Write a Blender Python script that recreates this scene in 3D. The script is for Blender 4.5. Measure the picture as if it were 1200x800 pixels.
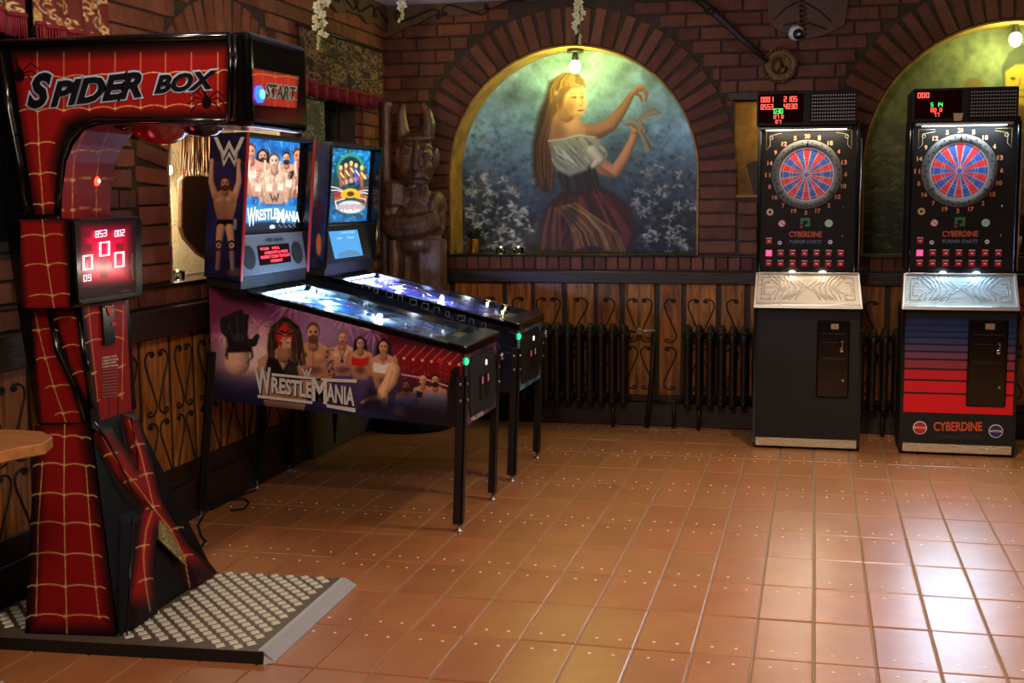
import bpy, bmesh, math, random
import numpy as np
from mathutils import Vector, Matrix
random.seed(7)
for o in list(bpy.data.objects): bpy.data.objects.remove(o)
SC = bpy.context.scene
COL = SC.collection

# ---------------------------------------------------------------- camera
F = 1456.55
CAMM = None
def _rot(p, y, r):
    cp, sp, cy, sy, cr, sr = math.cos(p), math.sin(p), math.cos(y), math.sin(y), math.cos(r), math.sin(r)
    A = np.array([[1, 0, 0], [0, 0, -1], [0, 1, 0]], float)
    Y = np.array([[cy, -sy, 0], [sy, cy, 0], [0, 0, 1]])
    P = np.array([[1, 0, 0], [0, cp, -sp], [0, sp, cp]])
    Q = np.array([[cr, -sr, 0], [sr, cr, 0], [0, 0, 1]])
    return Q @ P @ A @ Y
CAMM = _rot(.1146548, -.2385534, -.0073471)
EYE = np.array([0, 0, 1.62])
cam = bpy.data.objects.new('camera', bpy.data.cameras.new('camera'))
COL.objects.link(cam)
cam.data.sensor_width = 36
cam.data.lens = F * 36 / 1200
cam.data.clip_start = .05
_m = Matrix.Identity(4)
for i in range(3):
    _m[i][0] = CAMM[0][i]; _m[i][1] = -CAMM[1][i]; _m[i][2] = -CAMM[2][i]; _m[i][3] = EYE[i]
cam.matrix_world = _m
SC.camera = cam
SC.view_settings.view_transform = 'Standard'
SC.view_settings.look = 'None'
SC.view_settings.gamma = 1
SC.view_settings.exposure = 0.0

# ---------------------------------------------------------------- world and room lights
W = bpy.data.worlds.new('world'); SC.world = W
W.use_nodes = True
W.node_tree.nodes['Background'].inputs[0].default_value = (.72, .66, .66, 1)
W.node_tree.nodes['Background'].inputs[1].default_value = .06
def lamp(name, kind, loc, energy, color, size=.1, target=None, size_y=None, spot=None, spread=None):
    d = bpy.data.lights.new(name, kind); d.energy = energy; d.color = color
    if kind == 'AREA':
        d.size = size
        if size_y: d.shape = 'RECTANGLE'; d.size_y = size_y
        if spread: d.spread = spread
    else: d.shadow_soft_size = size
    if spot: d.spot_size = spot; d.spot_blend = .6
    o = bpy.data.objects.new(name, d); COL.objects.link(o); o.location = loc
    if target is not None:
        o.rotation_euler = (Vector(target) - Vector(loc)).to_track_quat('-Z', 'Y').to_euler()
    return o
# ceiling lamps of the room, all above the frame, plus one added left wall spot
lamp('overhead_light', 'SPOT', (.5, 5.7, 2.9), 200, (1, .82, .60), .12, (.7, 5.9, 0), spot=1.9)
lamp('overhead_light', 'SPOT', (-.4, 2.6, 2.9), 118, (1, .74, .50), .12, (-.8, 4.8, 0), spot=2.3)
lamp('overhead_light', 'SPOT', (2.3, 5.0, 2.9), 100, (1, .93, .88), .12, (1.7, 4.6, 0), spot=1.7)
lamp('overhead_light', 'SPOT', (-1.7, 3.5, 2.95), 46, (1, .80, .56), .10, (-3.1, 4.9, 2.2), spot=1.5)  # added spot that brightens the left curtain and bricks
lamp('overhead_light', 'AREA', (-.9, 1.2, 2.85), 36, (1, .84, .70), .5, (-2.6, 4.4, 1.2))

# ---------------------------------------------------------------- pixel geometry helpers
def ray(u, v): return CAMM.T @ np.array([(u - 600) / F, (v - 400) / F, 1])
def PZ(u, v, z=0): d = ray(u, v); return Vector(EYE + d * (z - EYE[2]) / d[2])
def PY(u, v, Y): d = ray(u, v); return Vector(EYE + d * Y / d[1])
def PX(u, v, X): d = ray(u, v); return Vector(EYE + d * X / d[0])
def proj(P):
    c = (np.asarray(P, float) - EYE) @ CAMM.T
    return 600 + F * c[..., 0] / c[..., 2], 400 + F * c[..., 1] / c[..., 2]

# ---------------------------------------------------------------- materials
def lin(c):
    c = np.asarray(c, float)
    return np.where(c <= .04045, c / 12.92, ((c + .055) / 1.055) ** 2.4)
def S(r, g, b): return tuple(lin(np.array([r, g, b]) / 255.)) + (1,)
MATS = {}
def mat(name, col=(.5, .5, .5, 1), rough=.5, metal=0, bump=0, bscale=40, var=0, vscale=6, col2=None,
        emit=0, ecol=None, coat=0, rnd=0, stretch=None, spec=None, sharp=None, coatr=.1):
    if name in MATS: return MATS[name]
    m = bpy.data.materials.new(name); m.use_nodes = True
    nt = m.node_tree; N = nt.nodes; L = nt.links; b = N['Principled BSDF']
    b.inputs['Roughness'].default_value = rough; b.inputs['Metallic'].default_value = metal
    b.inputs['Base Color'].default_value = col
    if spec is not None: b.inputs['Specular IOR Level'].default_value = spec
    if coat: b.inputs['Coat Weight'].default_value = coat; b.inputs['Coat Roughness'].default_value = coatr
    if emit:
        b.inputs['Emission Color'].default_value = ecol or col; b.inputs['Emission Strength'].default_value = emit
    tc = N.new('ShaderNodeTexCoord'); mp = N.new('ShaderNodeMapping')
    L.new(tc.outputs['Object'], mp.inputs[0])
    if stretch: mp.inputs['Scale'].default_value = stretch
    if rnd:
        oi = N.new('ShaderNodeObjectInfo'); vm = N.new('ShaderNodeVectorMath'); vm.operation = 'SCALE'
        cb = N.new('ShaderNodeCombineXYZ')
        for k in range(3): L.new(oi.outputs['Random'], cb.inputs[k])
        L.new(cb.outputs[0], vm.inputs[0]); vm.inputs['Scale'].default_value = 37
        L.new(vm.outputs[0], mp.inputs['Location'])
    out = None
    if var or col2:
        n = N.new('ShaderNodeTexNoise'); n.inputs['Scale'].default_value = vscale
        n.inputs['Detail'].default_value = 6; n.inputs['Roughness'].default_value = .6
        L.new(mp.outputs[0], n.inputs['Vector'])
        r = N.new('ShaderNodeValToRGB'); lo, hi = sharp or (.3, .7)
        r.color_ramp.elements[0].position = lo; r.color_ramp.elements[1].position = hi
        c2 = col2 or tuple(x * (1 - var) for x in col[:3]) + (1,)
        r.color_ramp.elements[0].color = c2; r.color_ramp.elements[1].color = col
        L.new(n.outputs['Fac'], r.inputs[0]); out = r.outputs[0]
    if rnd:
        hsv = N.new('ShaderNodeHueSaturation')
        mr = N.new('ShaderNodeMapRange'); mr.inputs[3].default_value = 1 - rnd; mr.inputs[4].default_value = 1 + rnd
        L.new(oi.outputs['Random'], mr.inputs[0]); L.new(mr.outputs[0], hsv.inputs['Value'])
        mr2 = N.new('ShaderNodeMapRange'); mr2.inputs[3].default_value = .494; mr2.inputs[4].default_value = .504
        mm = N.new('ShaderNodeMath'); mm.operation = 'MULTIPLY'; mm.inputs[1].default_value = 17.3
        fr = N.new('ShaderNodeMath'); fr.operation = 'FRACT'
        L.new(oi.outputs['Random'], mm.inputs[0]); L.new(mm.outputs[0], fr.inputs[0]); L.new(fr.outputs[0], mr2.inputs[0])
        L.new(mr2.outputs[0], hsv.inputs['Hue'])
        if out: L.new(out, hsv.inputs['Color'])
        else: hsv.inputs['Color'].default_value = col
        out = hsv.outputs[0]
    if out: L.new(out, b.inputs['Base Color'])
    if bump:
        n2 = N.new('ShaderNodeTexNoise'); n2.inputs['Scale'].default_value = bscale; n2.inputs['Detail'].default_value = 5
        L.new(mp.outputs[0], n2.inputs['Vector'])
        bp = N.new('ShaderNodeBump'); bp.inputs['Strength'].default_value = min(1, bump); bp.inputs['Distance'].default_value = .01
        L.new(n2.outputs['Fac'], bp.inputs['Height']); L.new(bp.outputs[0], b.inputs['Normal'])
        if coat: L.new(bp.outputs[0], b.inputs['Coat Normal'])
    MATS[name] = m
    return m
def vmat(name, rough=.5, emit=0, coat=0, base=1, bump=0, spec=.5):
    if name in MATS: return MATS[name]
    m = bpy.data.materials.new(name); m.use_nodes = True
    nt = m.node_tree; b = nt.nodes['Principled BSDF']
    a = nt.nodes.new('ShaderNodeAttribute'); a.attribute_name = 'Col'
    b.inputs['Roughness'].default_value = rough; b.inputs['Specular IOR Level'].default_value = spec
    if coat: b.inputs['Coat Weight'].default_value = coat; b.inputs['Coat Roughness'].default_value = .08
    if emit:
        b.inputs['Specular IOR Level'].default_value = .2
        nt.links.new(a.outputs['Color'], b.inputs['Emission Color']); b.inputs['Emission Strength'].default_value = emit
        b.inputs['Base Color'].default_value = (.02, .02, .02, 1)
    else: nt.links.new(a.outputs['Color'], b.inputs['Base Color'])
    if bump:
        n2 = nt.nodes.new('ShaderNodeTexNoise'); n2.inputs['Scale'].default_value = 60
        bp = nt.nodes.new('ShaderNodeBump'); bp.inputs['Strength'].default_value = bump; bp.inputs['Distance'].default_value = .005
        nt.links.new(n2.outputs['Fac'], bp.inputs['Height']); nt.links.new(bp.outputs[0], b.inputs['Normal'])
    MATS[name] = m
    return m
def glass(name, tint=(1, 1, 1, 1), rough=.03, k=1.0):
    if name in MATS: return MATS[name]
    m = bpy.data.materials.new(name); m.use_nodes = True
    nt = m.node_tree; nt.nodes.remove(nt.nodes['Principled BSDF']); o = nt.nodes['Material Output']
    t = nt.nodes.new('ShaderNodeBsdfTransparent'); t.inputs[0].default_value = tint
    g = nt.nodes.new('ShaderNodeBsdfGlossy'); g.inputs['Roughness'].default_value = rough
    fr = nt.nodes.new('ShaderNodeFresnel'); mx = nt.nodes.new('ShaderNodeMixShader')
    mu = nt.nodes.new('ShaderNodeMath'); mu.operation = 'MULTIPLY'; mu.inputs[1].default_value = k
    nt.links.new(fr.outputs[0], mu.inputs[0]); nt.links.new(mu.outputs[0], mx.inputs[0])
    nt.links.new(t.outputs[0], mx.inputs[1]); nt.links.new(g.outputs[0], mx.inputs[2]); nt.links.new(mx.outputs[0], o.inputs[0])
    MATS[name] = m
    return m
def glow(name, col, s): return mat(name, (0.02, .02, .02, 1), .4, emit=s, ecol=col)

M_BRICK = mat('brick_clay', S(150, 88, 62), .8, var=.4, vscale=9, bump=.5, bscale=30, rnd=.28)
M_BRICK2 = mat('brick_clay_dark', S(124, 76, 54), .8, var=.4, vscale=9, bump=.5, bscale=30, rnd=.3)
M_MORTAR = mat('mortar', S(78, 62, 52), .95, var=.4, vscale=14, bump=.6, bscale=60)
M_TILE = mat('terracotta_tile', S(190, 126, 76), .34, vscale=5, bump=.05, bscale=30, rnd=.07, col2=S(174, 110, 64), spec=.6, coat=.5, coatr=.38)
M_GROUT = mat('grout', S(168, 148, 122), .9, var=.3, vscale=30)
M_DOT = mat('dot_cream', S(250, 244, 230), .3)
M_BEAM = mat('dark_beam_wood', S(50, 32, 22), .45, var=.5, vscale=5, bump=.3, bscale=12, stretch=(1, 1, 10))
M_BEAMX = mat('dark_beam_wood_long', S(50, 32, 22), .45, var=.5, vscale=8, bump=.3, bscale=12, stretch=(.6, .6, 6))
M_BOARD = mat('varnished_pine', S(204, 132, 58), .32, col2=S(84, 42, 16), vscale=3.6, bump=.12, bscale=9, rnd=.16, stretch=(9, 9, 1.1), coat=.3)
M_BATTEN = mat('burnt_batten', S(42, 26, 16), .5, var=.4, vscale=6, stretch=(8, 8, 1))
M_SCROLL = mat('burnt_scroll', S(24, 14, 9), .6)
M_IRON = mat('radiator_iron', S(46, 38, 30), .42, metal=.35, var=.35, vscale=12, bump=.2, bscale=60)
M_BLACK = mat('black_gloss', S(8, 8, 9), .16, coat=.3)
M_PAINT = mat('black_paint', S(6, 6, 7), .1, spec=.3)
M_BLACKS = mat('black_satin', S(20, 20, 21), .42)
M_BLACKM = mat('black_matt', S(9, 9, 8), .7, bump=.1, bscale=200)
M_CHROME = mat('chrome', S(210, 210, 212), .18, metal=1)
M_STEEL = mat('brushed_steel', S(190, 188, 184), .34, metal=1, bump=.1, bscale=90, stretch=(1, 8, 8))
M_GOLD = mat('ochre_plaster', S(196, 150, 52), .55, col2=S(120, 82, 26), vscale=7, bump=.3, bscale=30)
M_CREAM = mat('cream_plaster', S(205, 188, 156), .8, var=.2, vscale=10, bump=.8, bscale=50)
M_CARVE = mat('carved_oak', S(112, 74, 48), .45, col2=S(48, 28, 18), vscale=5, bump=.6, bscale=18, stretch=(4, 4, 1.2), coat=.25)
M_CORN = mat('cornice_wood', S(112, 82, 58), .55, var=.5, vscale=7, bump=.5, bscale=22)
M_PETAL = mat('orchid_petal', S(238, 235, 205), .5)
M_STEM = mat('flower_stem', S(120, 140, 60), .6)
M_LEAF = mat('leaf_green', S(40, 66, 30), .5, var=.5, vscale=20)
M_BRASS = mat('brass', S(200, 150, 60), .28, metal=1)
M_WHITE = mat('white_print', S(225, 225, 225), .5)
M_SILVERP = mat('silver_print', S(226, 226, 222), .4)
M_RED = mat('red_trim', S(190, 30, 36), .35)
M_CREAMC = mat('ceiling_paint', S(205, 212, 232), .9, var=.1, vscale=3)

M_ROOM = mat('room_plaster', S(44, 32, 26), .9, var=.2, vscale=3)
# ---------------------------------------------------------------- mesh builder
class MB:
    def __init__(s): s.bm = bmesh.new()
    def _f(s, vs, m=0, sm=False):
        try:
            f = s.bm.faces.new(vs); f.material_index = m; f.smooth = sm
        except ValueError: pass
    def hexa(s, p, m=0):     # 8 points, bottom 4 then top 4
        v = [s.bm.verts.new(q) for q in p]
        for a in ((3, 2, 1, 0), (4, 5, 6, 7), (0, 1, 5, 4), (1, 2, 6, 5), (2, 3, 7, 6), (3, 0, 4, 7)): s._f([v[i] for i in a], m)
        return s
    def box(s, x0, x1, y0, y1, z0, z1, m=0):
        return s.hexa([(x0, y0, z0), (x1, y0, z0), (x1, y1, z0), (x0, y1, z0), (x0, y0, z1), (x1, y0, z1), (x1, y1, z1), (x0, y1, z1)], m)
    def prism(s, A, B, m=0, mside=None):  # two matching loops of 3-D points
        a = [s.bm.verts.new(p) for p in A]; b = [s.bm.verts.new(p) for p in B]; n = len(a)
        s._f(a[::-1], m); s._f(b, m)
        for i in range(n): s._f([a[i], a[(i + 1) % n], b[(i + 1) % n], b[i]], m if mside is None else mside)
        return s
    def ext(s, pts, d, m=0):
        d = Vector(d); return s.prism([Vector(p) for p in pts], [Vector(p) + d for p in pts], m)
    def poly(s, pts, m=0): s._f([s.bm.verts.new(p) for p in pts], m); return s
    def tube(s, path, r, n=8, m=0, cap=True, sm=True):
        path = [Vector(p) for p in path]; rr = r if isinstance(r, (list, tuple)) else [r] * len(path)
        rings = []; ref = None
        for i, p in enumerate(path):
            t = (path[min(i + 1, len(path) - 1)] - path[max(i - 1, 0)]).normalized()
            if ref is None: ref = t.orthogonal().normalized()
            ref = (ref - t * ref.dot(t))
            ref = ref.normalized() if ref.length > 1e-6 else t.orthogonal().normalized()
            b = t.cross(ref)
            rings.append([s.bm.verts.new(p + (ref * math.cos(2 * math.pi * k / n) + b * math.sin(2 * math.pi * k / n)) * rr[i]) for k in range(n)])
        for i in range(len(rings) - 1):
            for k in range(n): s._f([rings[i][k], rings[i][(k + 1) % n], rings[i + 1][(k + 1) % n], rings[i + 1][k]], m, sm)
        if cap: s._f(rings[0][::-1], m); s._f(rings[-1], m)
        return s
    def lathe(s, prof, c=(0, 0, 0), axis='z', n=24, m=0, sm=True):
        c = Vector(c); rings = []
        for r, h in prof:
            ring = []
            for k in range(n):
                a = 2 * math.pi * k / n; x, y = r * math.cos(a), r * math.sin(a)
                q = {'z': (x, y, h), 'y': (x, h, y), 'x': (h, x, y)}[axis]
                ring.append(s.bm.verts.new(c + Vector(q)))
            rings.append(ring)
        for i in range(len(rings) - 1):
            for k in range(n): s._f([rings[i][k], rings[i][(k + 1) % n], rings[i + 1][(k + 1) % n], rings[i + 1][k]], m, sm)
        s._f(rings[0][::-1], m); s._f(rings[-1], m)
        return s
    def ball(s, c, r, m=0, nu=16, nv=10, R=None):
        r = (r, r, r) if not isinstance(r, (list, tuple)) else r
        M = Matrix.Translation(c) @ (R.to_4x4() if R else Matrix.Identity(4)) @ Matrix.Diagonal((r[0], r[1], r[2], 1))
        g = bmesh.ops.create_uvsphere(s.bm, u_segments=nu, v_segments=nv, radius=1, matrix=M)
        for v in g['verts']:
            for f in v.link_faces: f.material_index = m; f.smooth = True
        return s
    def build(s, name, mats, parent=None, bevel=0, seg=1, loc=None):
        bmesh.ops.recalc_face_normals(s.bm, faces=s.bm.faces)
        if bevel: bmesh.ops.bevel(s.bm, geom=list(s.bm.edges), offset=bevel, segments=seg, profile=.6, affect='EDGES', clamp_overlap=True)
        if loc is not None: bmesh.ops.translate(s.bm, vec=-Vector(loc), verts=s.bm.verts)
        me = bpy.data.meshes.new(name); s.bm.to_mesh(me); s.bm.free()
        for m in (mats if isinstance(mats, (list, tuple)) else [mats]): me.materials.append(m)
        o = bpy.data.objects.new(name, me); COL.objects.link(o)
        if loc is not None: o.location = loc
        return adopt(o, parent)
WORLD = {}
def adopt(o, parent):
    if parent is not None:
        o.parent = parent
        t = WORLD.get(parent.name, Vector((0, 0, 0)))
        o.matrix_parent_inverse = Matrix.Translation(-t)
    WORLD[o.name] = (Vector(o.location) if parent is None else Vector(o.location))
    return o
def tag(o, label=None, cat=None, group=None, kind=None):
    if label: o['label'] = label
    if cat: o['category'] = cat
    if group: o['group'] = group
    if kind: o['kind'] = kind
    return o
def thing(name, loc, label, cat, group=None):
    o = bpy.data.objects.new(name, None); COL.objects.link(o); o.location = loc; o.empty_display_size = .05
    WORLD[o.name] = Vector(loc)
    return tag(o, label, cat, group)
def inst(name, me, loc, parent, scale=None, rot=None):
    o = bpy.data.objects.new(name, me); COL.objects.link(o); o.location = loc
    if scale: o.scale = scale
    if rot: o.rotation_euler = rot
    return adopt(o, parent)
def protomesh(mb, name, mats, bevel=0):
    o = mb.build(name, mats, bevel=bevel); me = o.data; bpy.data.objects.remove(o); return me

def each(name, m, parent, *boxes, bevel=0):
    return [MB().box(*b).build(name, m, parent, bevel=bevel) for b in boxes]
# text fitted to a parallelogram: bottom-left, bottom-right, top-left
def text(body, bl, br, tl, m, parent, name='lettering', depth=.002, bold=.0, shear=0, label=None):
    cu = bpy.data.curves.new('t', 'FONT'); cu.body = body; cu.size = 1; cu.offset = bold; cu.shear = shear; cu.resolution_u = 3
    ob = bpy.data.objects.new('t', cu); me0 = bpy.data.meshes.new_from_object(ob)
    v = np.zeros(len(me0.vertices) * 3); me0.vertices.foreach_get('co', v); v = v.reshape(-1, 3)
    bl, br, tl = Vector(bl), Vector(br), Vector(tl)
    mn, mx = v.min(0), v.max(0); w = max(mx[0] - mn[0], 1e-4); h = max(mx[1] - mn[1], 1e-4)
    n = (br - bl).cross(tl - bl).normalized() * depth
    bm = bmesh.new(); bm.from_mesh(me0)
    for k, q in enumerate(bm.verts):
        a = (q.co.x - mn[0]) / w; b = (q.co.y - mn[1]) / h
        q.co = bl + (br - bl) * a + (tl - bl) * b + n
    me = bpy.data.meshes.new(name); bm.to_mesh(me); bm.free(); me.materials.append(m)
    bpy.data.meshes.remove(me0); bpy.data.objects.remove(ob); bpy.data.curves.remove(cu)
    o = bpy.data.objects.new(name, me); COL.objects.link(o)
    if label: o['label'] = label
    return adopt(o, parent)

SEG = {'0': 'abcdef', '1': 'bc', '2': 'abged', '3': 'abgcd', '4': 'fgbc', '5': 'afgcd', '6': 'afgedc', '7': 'abc', '8': 'abcdefg', '9': 'abcdfg'}
def sevenseg(s, bl, br, tl, m, parent, name='digits', t=.16):
    bl, br, tl = Vector(bl), Vector(br), Vector(tl); n = (br - bl).cross(tl - bl).normalized() * .003
    mb = MB(); N = len(s); cw = 1 / N
    def P(x, y): return bl + (br - bl) * x + (tl - bl) * y + n
    for i, ch in enumerate(s):
        x0 = i * cw + cw * .12; x1 = (i + 1) * cw - cw * .12; tx = (x1 - x0) * t * 1.3; ty = t * .62
        R = {'a': (x0, x1, 1 - ty, 1), 'd': (x0, x1, 0, ty), 'g': (x0, x1, .5 - ty / 2, .5 + ty / 2), 'f': (x0, x0 + tx, .5, 1),
             'e': (x0, x0 + tx, 0, .5), 'b': (x1 - tx, x1, .5, 1), 'c': (x1 - tx, x1, 0, .5)}
        for k in SEG.get(ch, ''):
            a, b, c, d = R[k]; mb.poly([P(a, c), P(b, c), P(b, d), P(a, d)])
    return mb.build(name, m, parent)

# ---------------------------------------------------------------- painter for flat prints
def vnoise(x, y, seed=0, octv=3):
    out = 0; amp = 1; tot = 0
    for o in range(octv):
        xi = np.floor(x).astype(int); yi = np.floor(y).astype(int); fx = x - xi; fy = y - yi
        fx = fx * fx * (3 - 2 * fx); fy = fy * fy * (3 - 2 * fy)
        def h(a, b):
            n = (a * 374761393 + b * 668265263 + (seed + o) * 974634777) & 0x7fffffff
            n = ((n ^ (n >> 13)) * 1274126177) & 0x7fffffff
            return ((n ^ (n >> 16)) & 0xffff) / 65535.
        v = (h(xi, yi) * (1 - fx) + h(xi + 1, yi) * fx) * (1 - fy) + (h(xi, yi + 1) * (1 - fx) + h(xi + 1, yi + 1) * fx) * fy
        out = out + v * amp; tot += amp; amp *= .5; x = x * 2.03; y = y * 2.03
    return out / tot
class Cv:                      # canvas in local units; ox, oy, sc place it on the panel
    def __init__(s, w, h, ox, oy, sc, step=1.5, bg=(0, 0, 0)):
        s.w, s.h, s.ox, s.oy, s.sc, s.step = w, h, ox, oy, sc, step
        s.X, s.Y = np.meshgrid(np.arange(0, w, step), np.arange(0, h, step))
        s.a = np.zeros(s.X.shape + (3,)); s.a[:] = np.array(bg) / 255.
    def _box(s, x0, y0, x1, y1):
        i0 = max(int(y0 / s.step) - 1, 0); i1 = min(int(y1 / s.step) + 2, s.a.shape[0])
        j0 = max(int(x0 / s.step) - 1, 0); j1 = min(int(x1 / s.step) + 2, s.a.shape[1])
        return (slice(i0, i1), slice(j0, j1)) if i1 > i0 and j1 > j0 else None
    def mix(s, sl, al, col):
        c = np.asarray(col, float) / 255.; al = np.clip(al, 0, 1)[..., None]
        s.a[sl] = s.a[sl] * (1 - al) + c * al
    def poly(s, pts, col, soft=1.5, al=1, grad=None):
        p = np.array(pts, float); q = np.roll(p, -1, 0)
        sl = s._box(p[:, 0].min() - soft, p[:, 1].min() - soft, p[:, 0].max() + soft, p[:, 1].max() + soft)
        if sl is None: return
        X, Y = s.X[sl], s.Y[sl]; ins = np.zeros(X.shape, bool); d2 = np.full(X.shape, 1e9)
        for (ax, ay), (bx, by) in zip(p, q):
            c = ((ay > Y) != (by > Y)) & (X < (bx - ax) * (Y - ay) / ((by - ay) or 1e-9) + ax); ins ^= c
            L = (bx - ax) ** 2 + (by - ay) ** 2 or 1e-9
            t = np.clip(((X - ax) * (bx - ax) + (Y - ay) * (by - ay)) / L, 0, 1)
            d2 = np.minimum(d2, (X - ax - t * (bx - ax)) ** 2 + (Y - ay - t * (by - ay)) ** 2)
        d = np.sqrt(d2) * np.where(ins, 1, -1)
        a = np.clip(d / soft * .5 + .5, 0, 1) * al
        if grad is not None:      # (col_top, col_bottom)
            t = np.clip((Y - p[:, 1].min()) / max(np.ptp(p[:, 1]), 1e-6), 0, 1)[..., None]
            col = np.array(grad[0]) * (1 - t) + np.array(grad[1]) * t
        s.mix(sl, a, col)
    def ell(s, cx, cy, rx, ry, col, rot=0, soft=.15, al=1, shade=0):
        R = max(rx, ry) * (1 + soft); sl = s._box(cx - R, cy - R, cx + R, cy + R)
        if sl is None: return
        X, Y = s.X[sl] - cx, s.Y[sl] - cy; c, n = math.cos(rot), math.sin(rot)
        u = (X * c + Y * n) / rx; v = (-X * n + Y * c) / ry; r = np.sqrt(u * u + v * v)
        col = np.array(col, float)
        if shade: col = col * np.clip(1 - shade * (u * .5 + v * .35 + r * r * .4), .2, 1.5)[..., None]
        s.mix(sl, np.clip((1 + soft / 2 - r) / soft, 0, 1) * al, col)
    def limb(s, pts, rad, col, shade=.35, al=1, soft=1.5):
        p = np.array(pts, float); R = max(rad) + 2
        sl = s._box(p[:, 0].min() - R, p[:, 1].min() - R, p[:, 0].max() + R, p[:, 1].max() + R)
        if sl is None: return
        X, Y = s.X[sl], s.Y[sl]; best = np.full(X.shape, 1e9); D = np.zeros(X.shape); DX = np.zeros(X.shape); RR = np.ones(X.shape)
        for (ax, ay), (bx, by), ra, rb in zip(pts[:-1], pts[1:], rad[:-1], rad[1:]):
            L = (bx - ax) ** 2 + (by - ay) ** 2 or 1e-9
            t = np.clip(((X - ax) * (bx - ax) + (Y - ay) * (by - ay)) / L, 0, 1)
            dx, dy = X - ax - t * (bx - ax), Y - ay - t * (by - ay); d = np.sqrt(dx * dx + dy * dy); r = ra + (rb - ra) * t
            k = d / r < best; best = np.where(k, d / r, best); D = np.where(k, d, D); RR = np.where(k, r, RR); DX = np.where(k, (dx + dy) / r, DX)
        sd = np.clip(1 + shade * .3 - shade * best ** 2 * .8 - shade * .5 * DX, .25, 1.4)[..., None]
        s.mix(sl, np.clip((RR - D) / soft + .5, 0, 1) * al, np.array(col, float) * sd)
    def line(s, pts, w, col, al=1, soft=1.2): s.limb(pts, [w / 2] * len(pts), col, 0, al, soft)
    def noise(s, sc, amp, seed=1, mask=None):
        n = (vnoise(s.X / sc, s.Y / sc, seed) - .5) * 2 * amp
        if mask is not None: n = n * mask
        s.a = np.clip(s.a * (1 + n[..., None]), 0, 1)
    def sample(s, u, v):
        x = (u - s.ox) * s.sc / s.step; y = (v - s.oy) * s.sc / s.step
        x = np.clip(x, 0, s.a.shape[1] - 1.001); y = np.clip(y, 0, s.a.shape[0] - 1.001)
        i, j = y.astype(int), x.astype(int); fy, fx = (y - i)[..., None], (x - j)[..., None]; a = s.a
        return (a[i, j] * (1 - fx) + a[i, j + 1] * fx) * (1 - fy) + (a[i + 1, j] * (1 - fx) + a[i + 1, j + 1] * fx) * fy
def art(name, Pg, cv, m, parent, keep=None, uv=None):      # Pg: (nv, nu, 3) world grid; print colours taken from the canvas
    nv, nu = Pg.shape[:2]; u, v = (uv or proj)(Pg); c = lin(np.clip(cv.sample(u, v), 0, 1))
    idx = np.arange(nv * nu).reshape(nv, nu)
    q = np.stack([idx[:-1, :-1], idx[1:, :-1], idx[1:, 1:], idx[:-1, 1:]], -1).reshape(-1, 4)
    if keep is not None:
        k = keep(u, v); kk = (k[:-1, :-1] & k[1:, :-1] & k[1:, 1:] & k[:-1, 1:]).reshape(-1); q = q[kk]
    me = bpy.data.meshes.new(name); n = nv * nu
    me.vertices.add(n); me.vertices.foreach_set('co', Pg.reshape(-1))
    me.loops.add(q.size); me.loops.foreach_set('vertex_index', q.reshape(-1).astype(np.int32))
    me.polygons.add(len(q)); me.polygons.foreach_set('loop_start', np.arange(0, q.size, 4, dtype=np.int32))
    try: me.polygons.foreach_set('loop_total', np.full(len(q), 4, np.int32))
    except Exception: pass
    me.update(calc_edges=True)
    at = me.color_attributes.new('Col', 'FLOAT_COLOR', 'POINT')
    at.data.foreach_set('color', np.concatenate([c.reshape(-1, 3), np.ones((n, 1))], 1).astype(np.float32).reshape(-1))
    me.materials.append(m); me.validate()
    o = bpy.data.objects.new(name, me); COL.objects.link(o)
    return adopt(o, parent)
def quadgrid(tl, tr, br, bl, nu, nv):
    tl, tr, br, bl = [np.array(p, float) for p in (tl, tr, br, bl)]
    s = np.linspace(0, 1, nu)[None, :, None]; t = np.linspace(0, 1, nv)[:, None, None]
    return (tl * (1 - s) + tr * s) * (1 - t) + (bl * (1 - s) + br * s) * t
def inpoly(pts):
    p = np.array(pts, float); q = np.roll(p, -1, 0)
    def f(X, Y):
        ins = np.zeros(X.shape, bool)
        for (ax, ay), (bx, by) in zip(p, q):
            ins ^= ((ay > Y) != (by > Y)) & (X < (bx - ax) * (Y - ay) / ((by - ay) or 1e-9) + ax)
        return ins
    return f

# ================================================================ SETTING
YB, XL, ZC = 8.85, -3.10, 2.99
# ---- floor
grout = MB().box(XL - .3, 4.2, -1.6, YB + .3, -.12, -.007).build('floor', M_GROUT); tag(grout, kind='structure')
TX, TY = .2115, .4265
def tile_mb(dx, dy, flip, mb=None, ox=0, oy=0):
    mb = mb or MB(); w, d = dx / 2, dy / 2; b = .004
    A = [(-w, -d), (w, -d), (w, d), (-w, d)]; B = [(-w + b, -d + b), (w - b, -d + b), (w - b, d - b), (-w + b, d - b)]
    mb.prism([(x + ox, y + oy, -.012) for x, y in A], [(x + ox, y + oy, -.003) for x, y in A])
    mb.prism([(x + ox, y + oy, -.003) for x, y in A], [(x + ox, y + oy, 0) for x, y in B])
    for fx in (-.2, .22):
        mb.lathe([(.0068, -.001), (.0068, .0008), (.004, .0016)], (fx * dx + ox, (d - .075) * flip + oy, 0), n=7, m=1)
    return mb
tiles = [protomesh(tile_mb(TX - .007, TY - .008, f), 'tile', [M_TILE, M_DOT]) for f in (1, -1)]
cells = []
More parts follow.
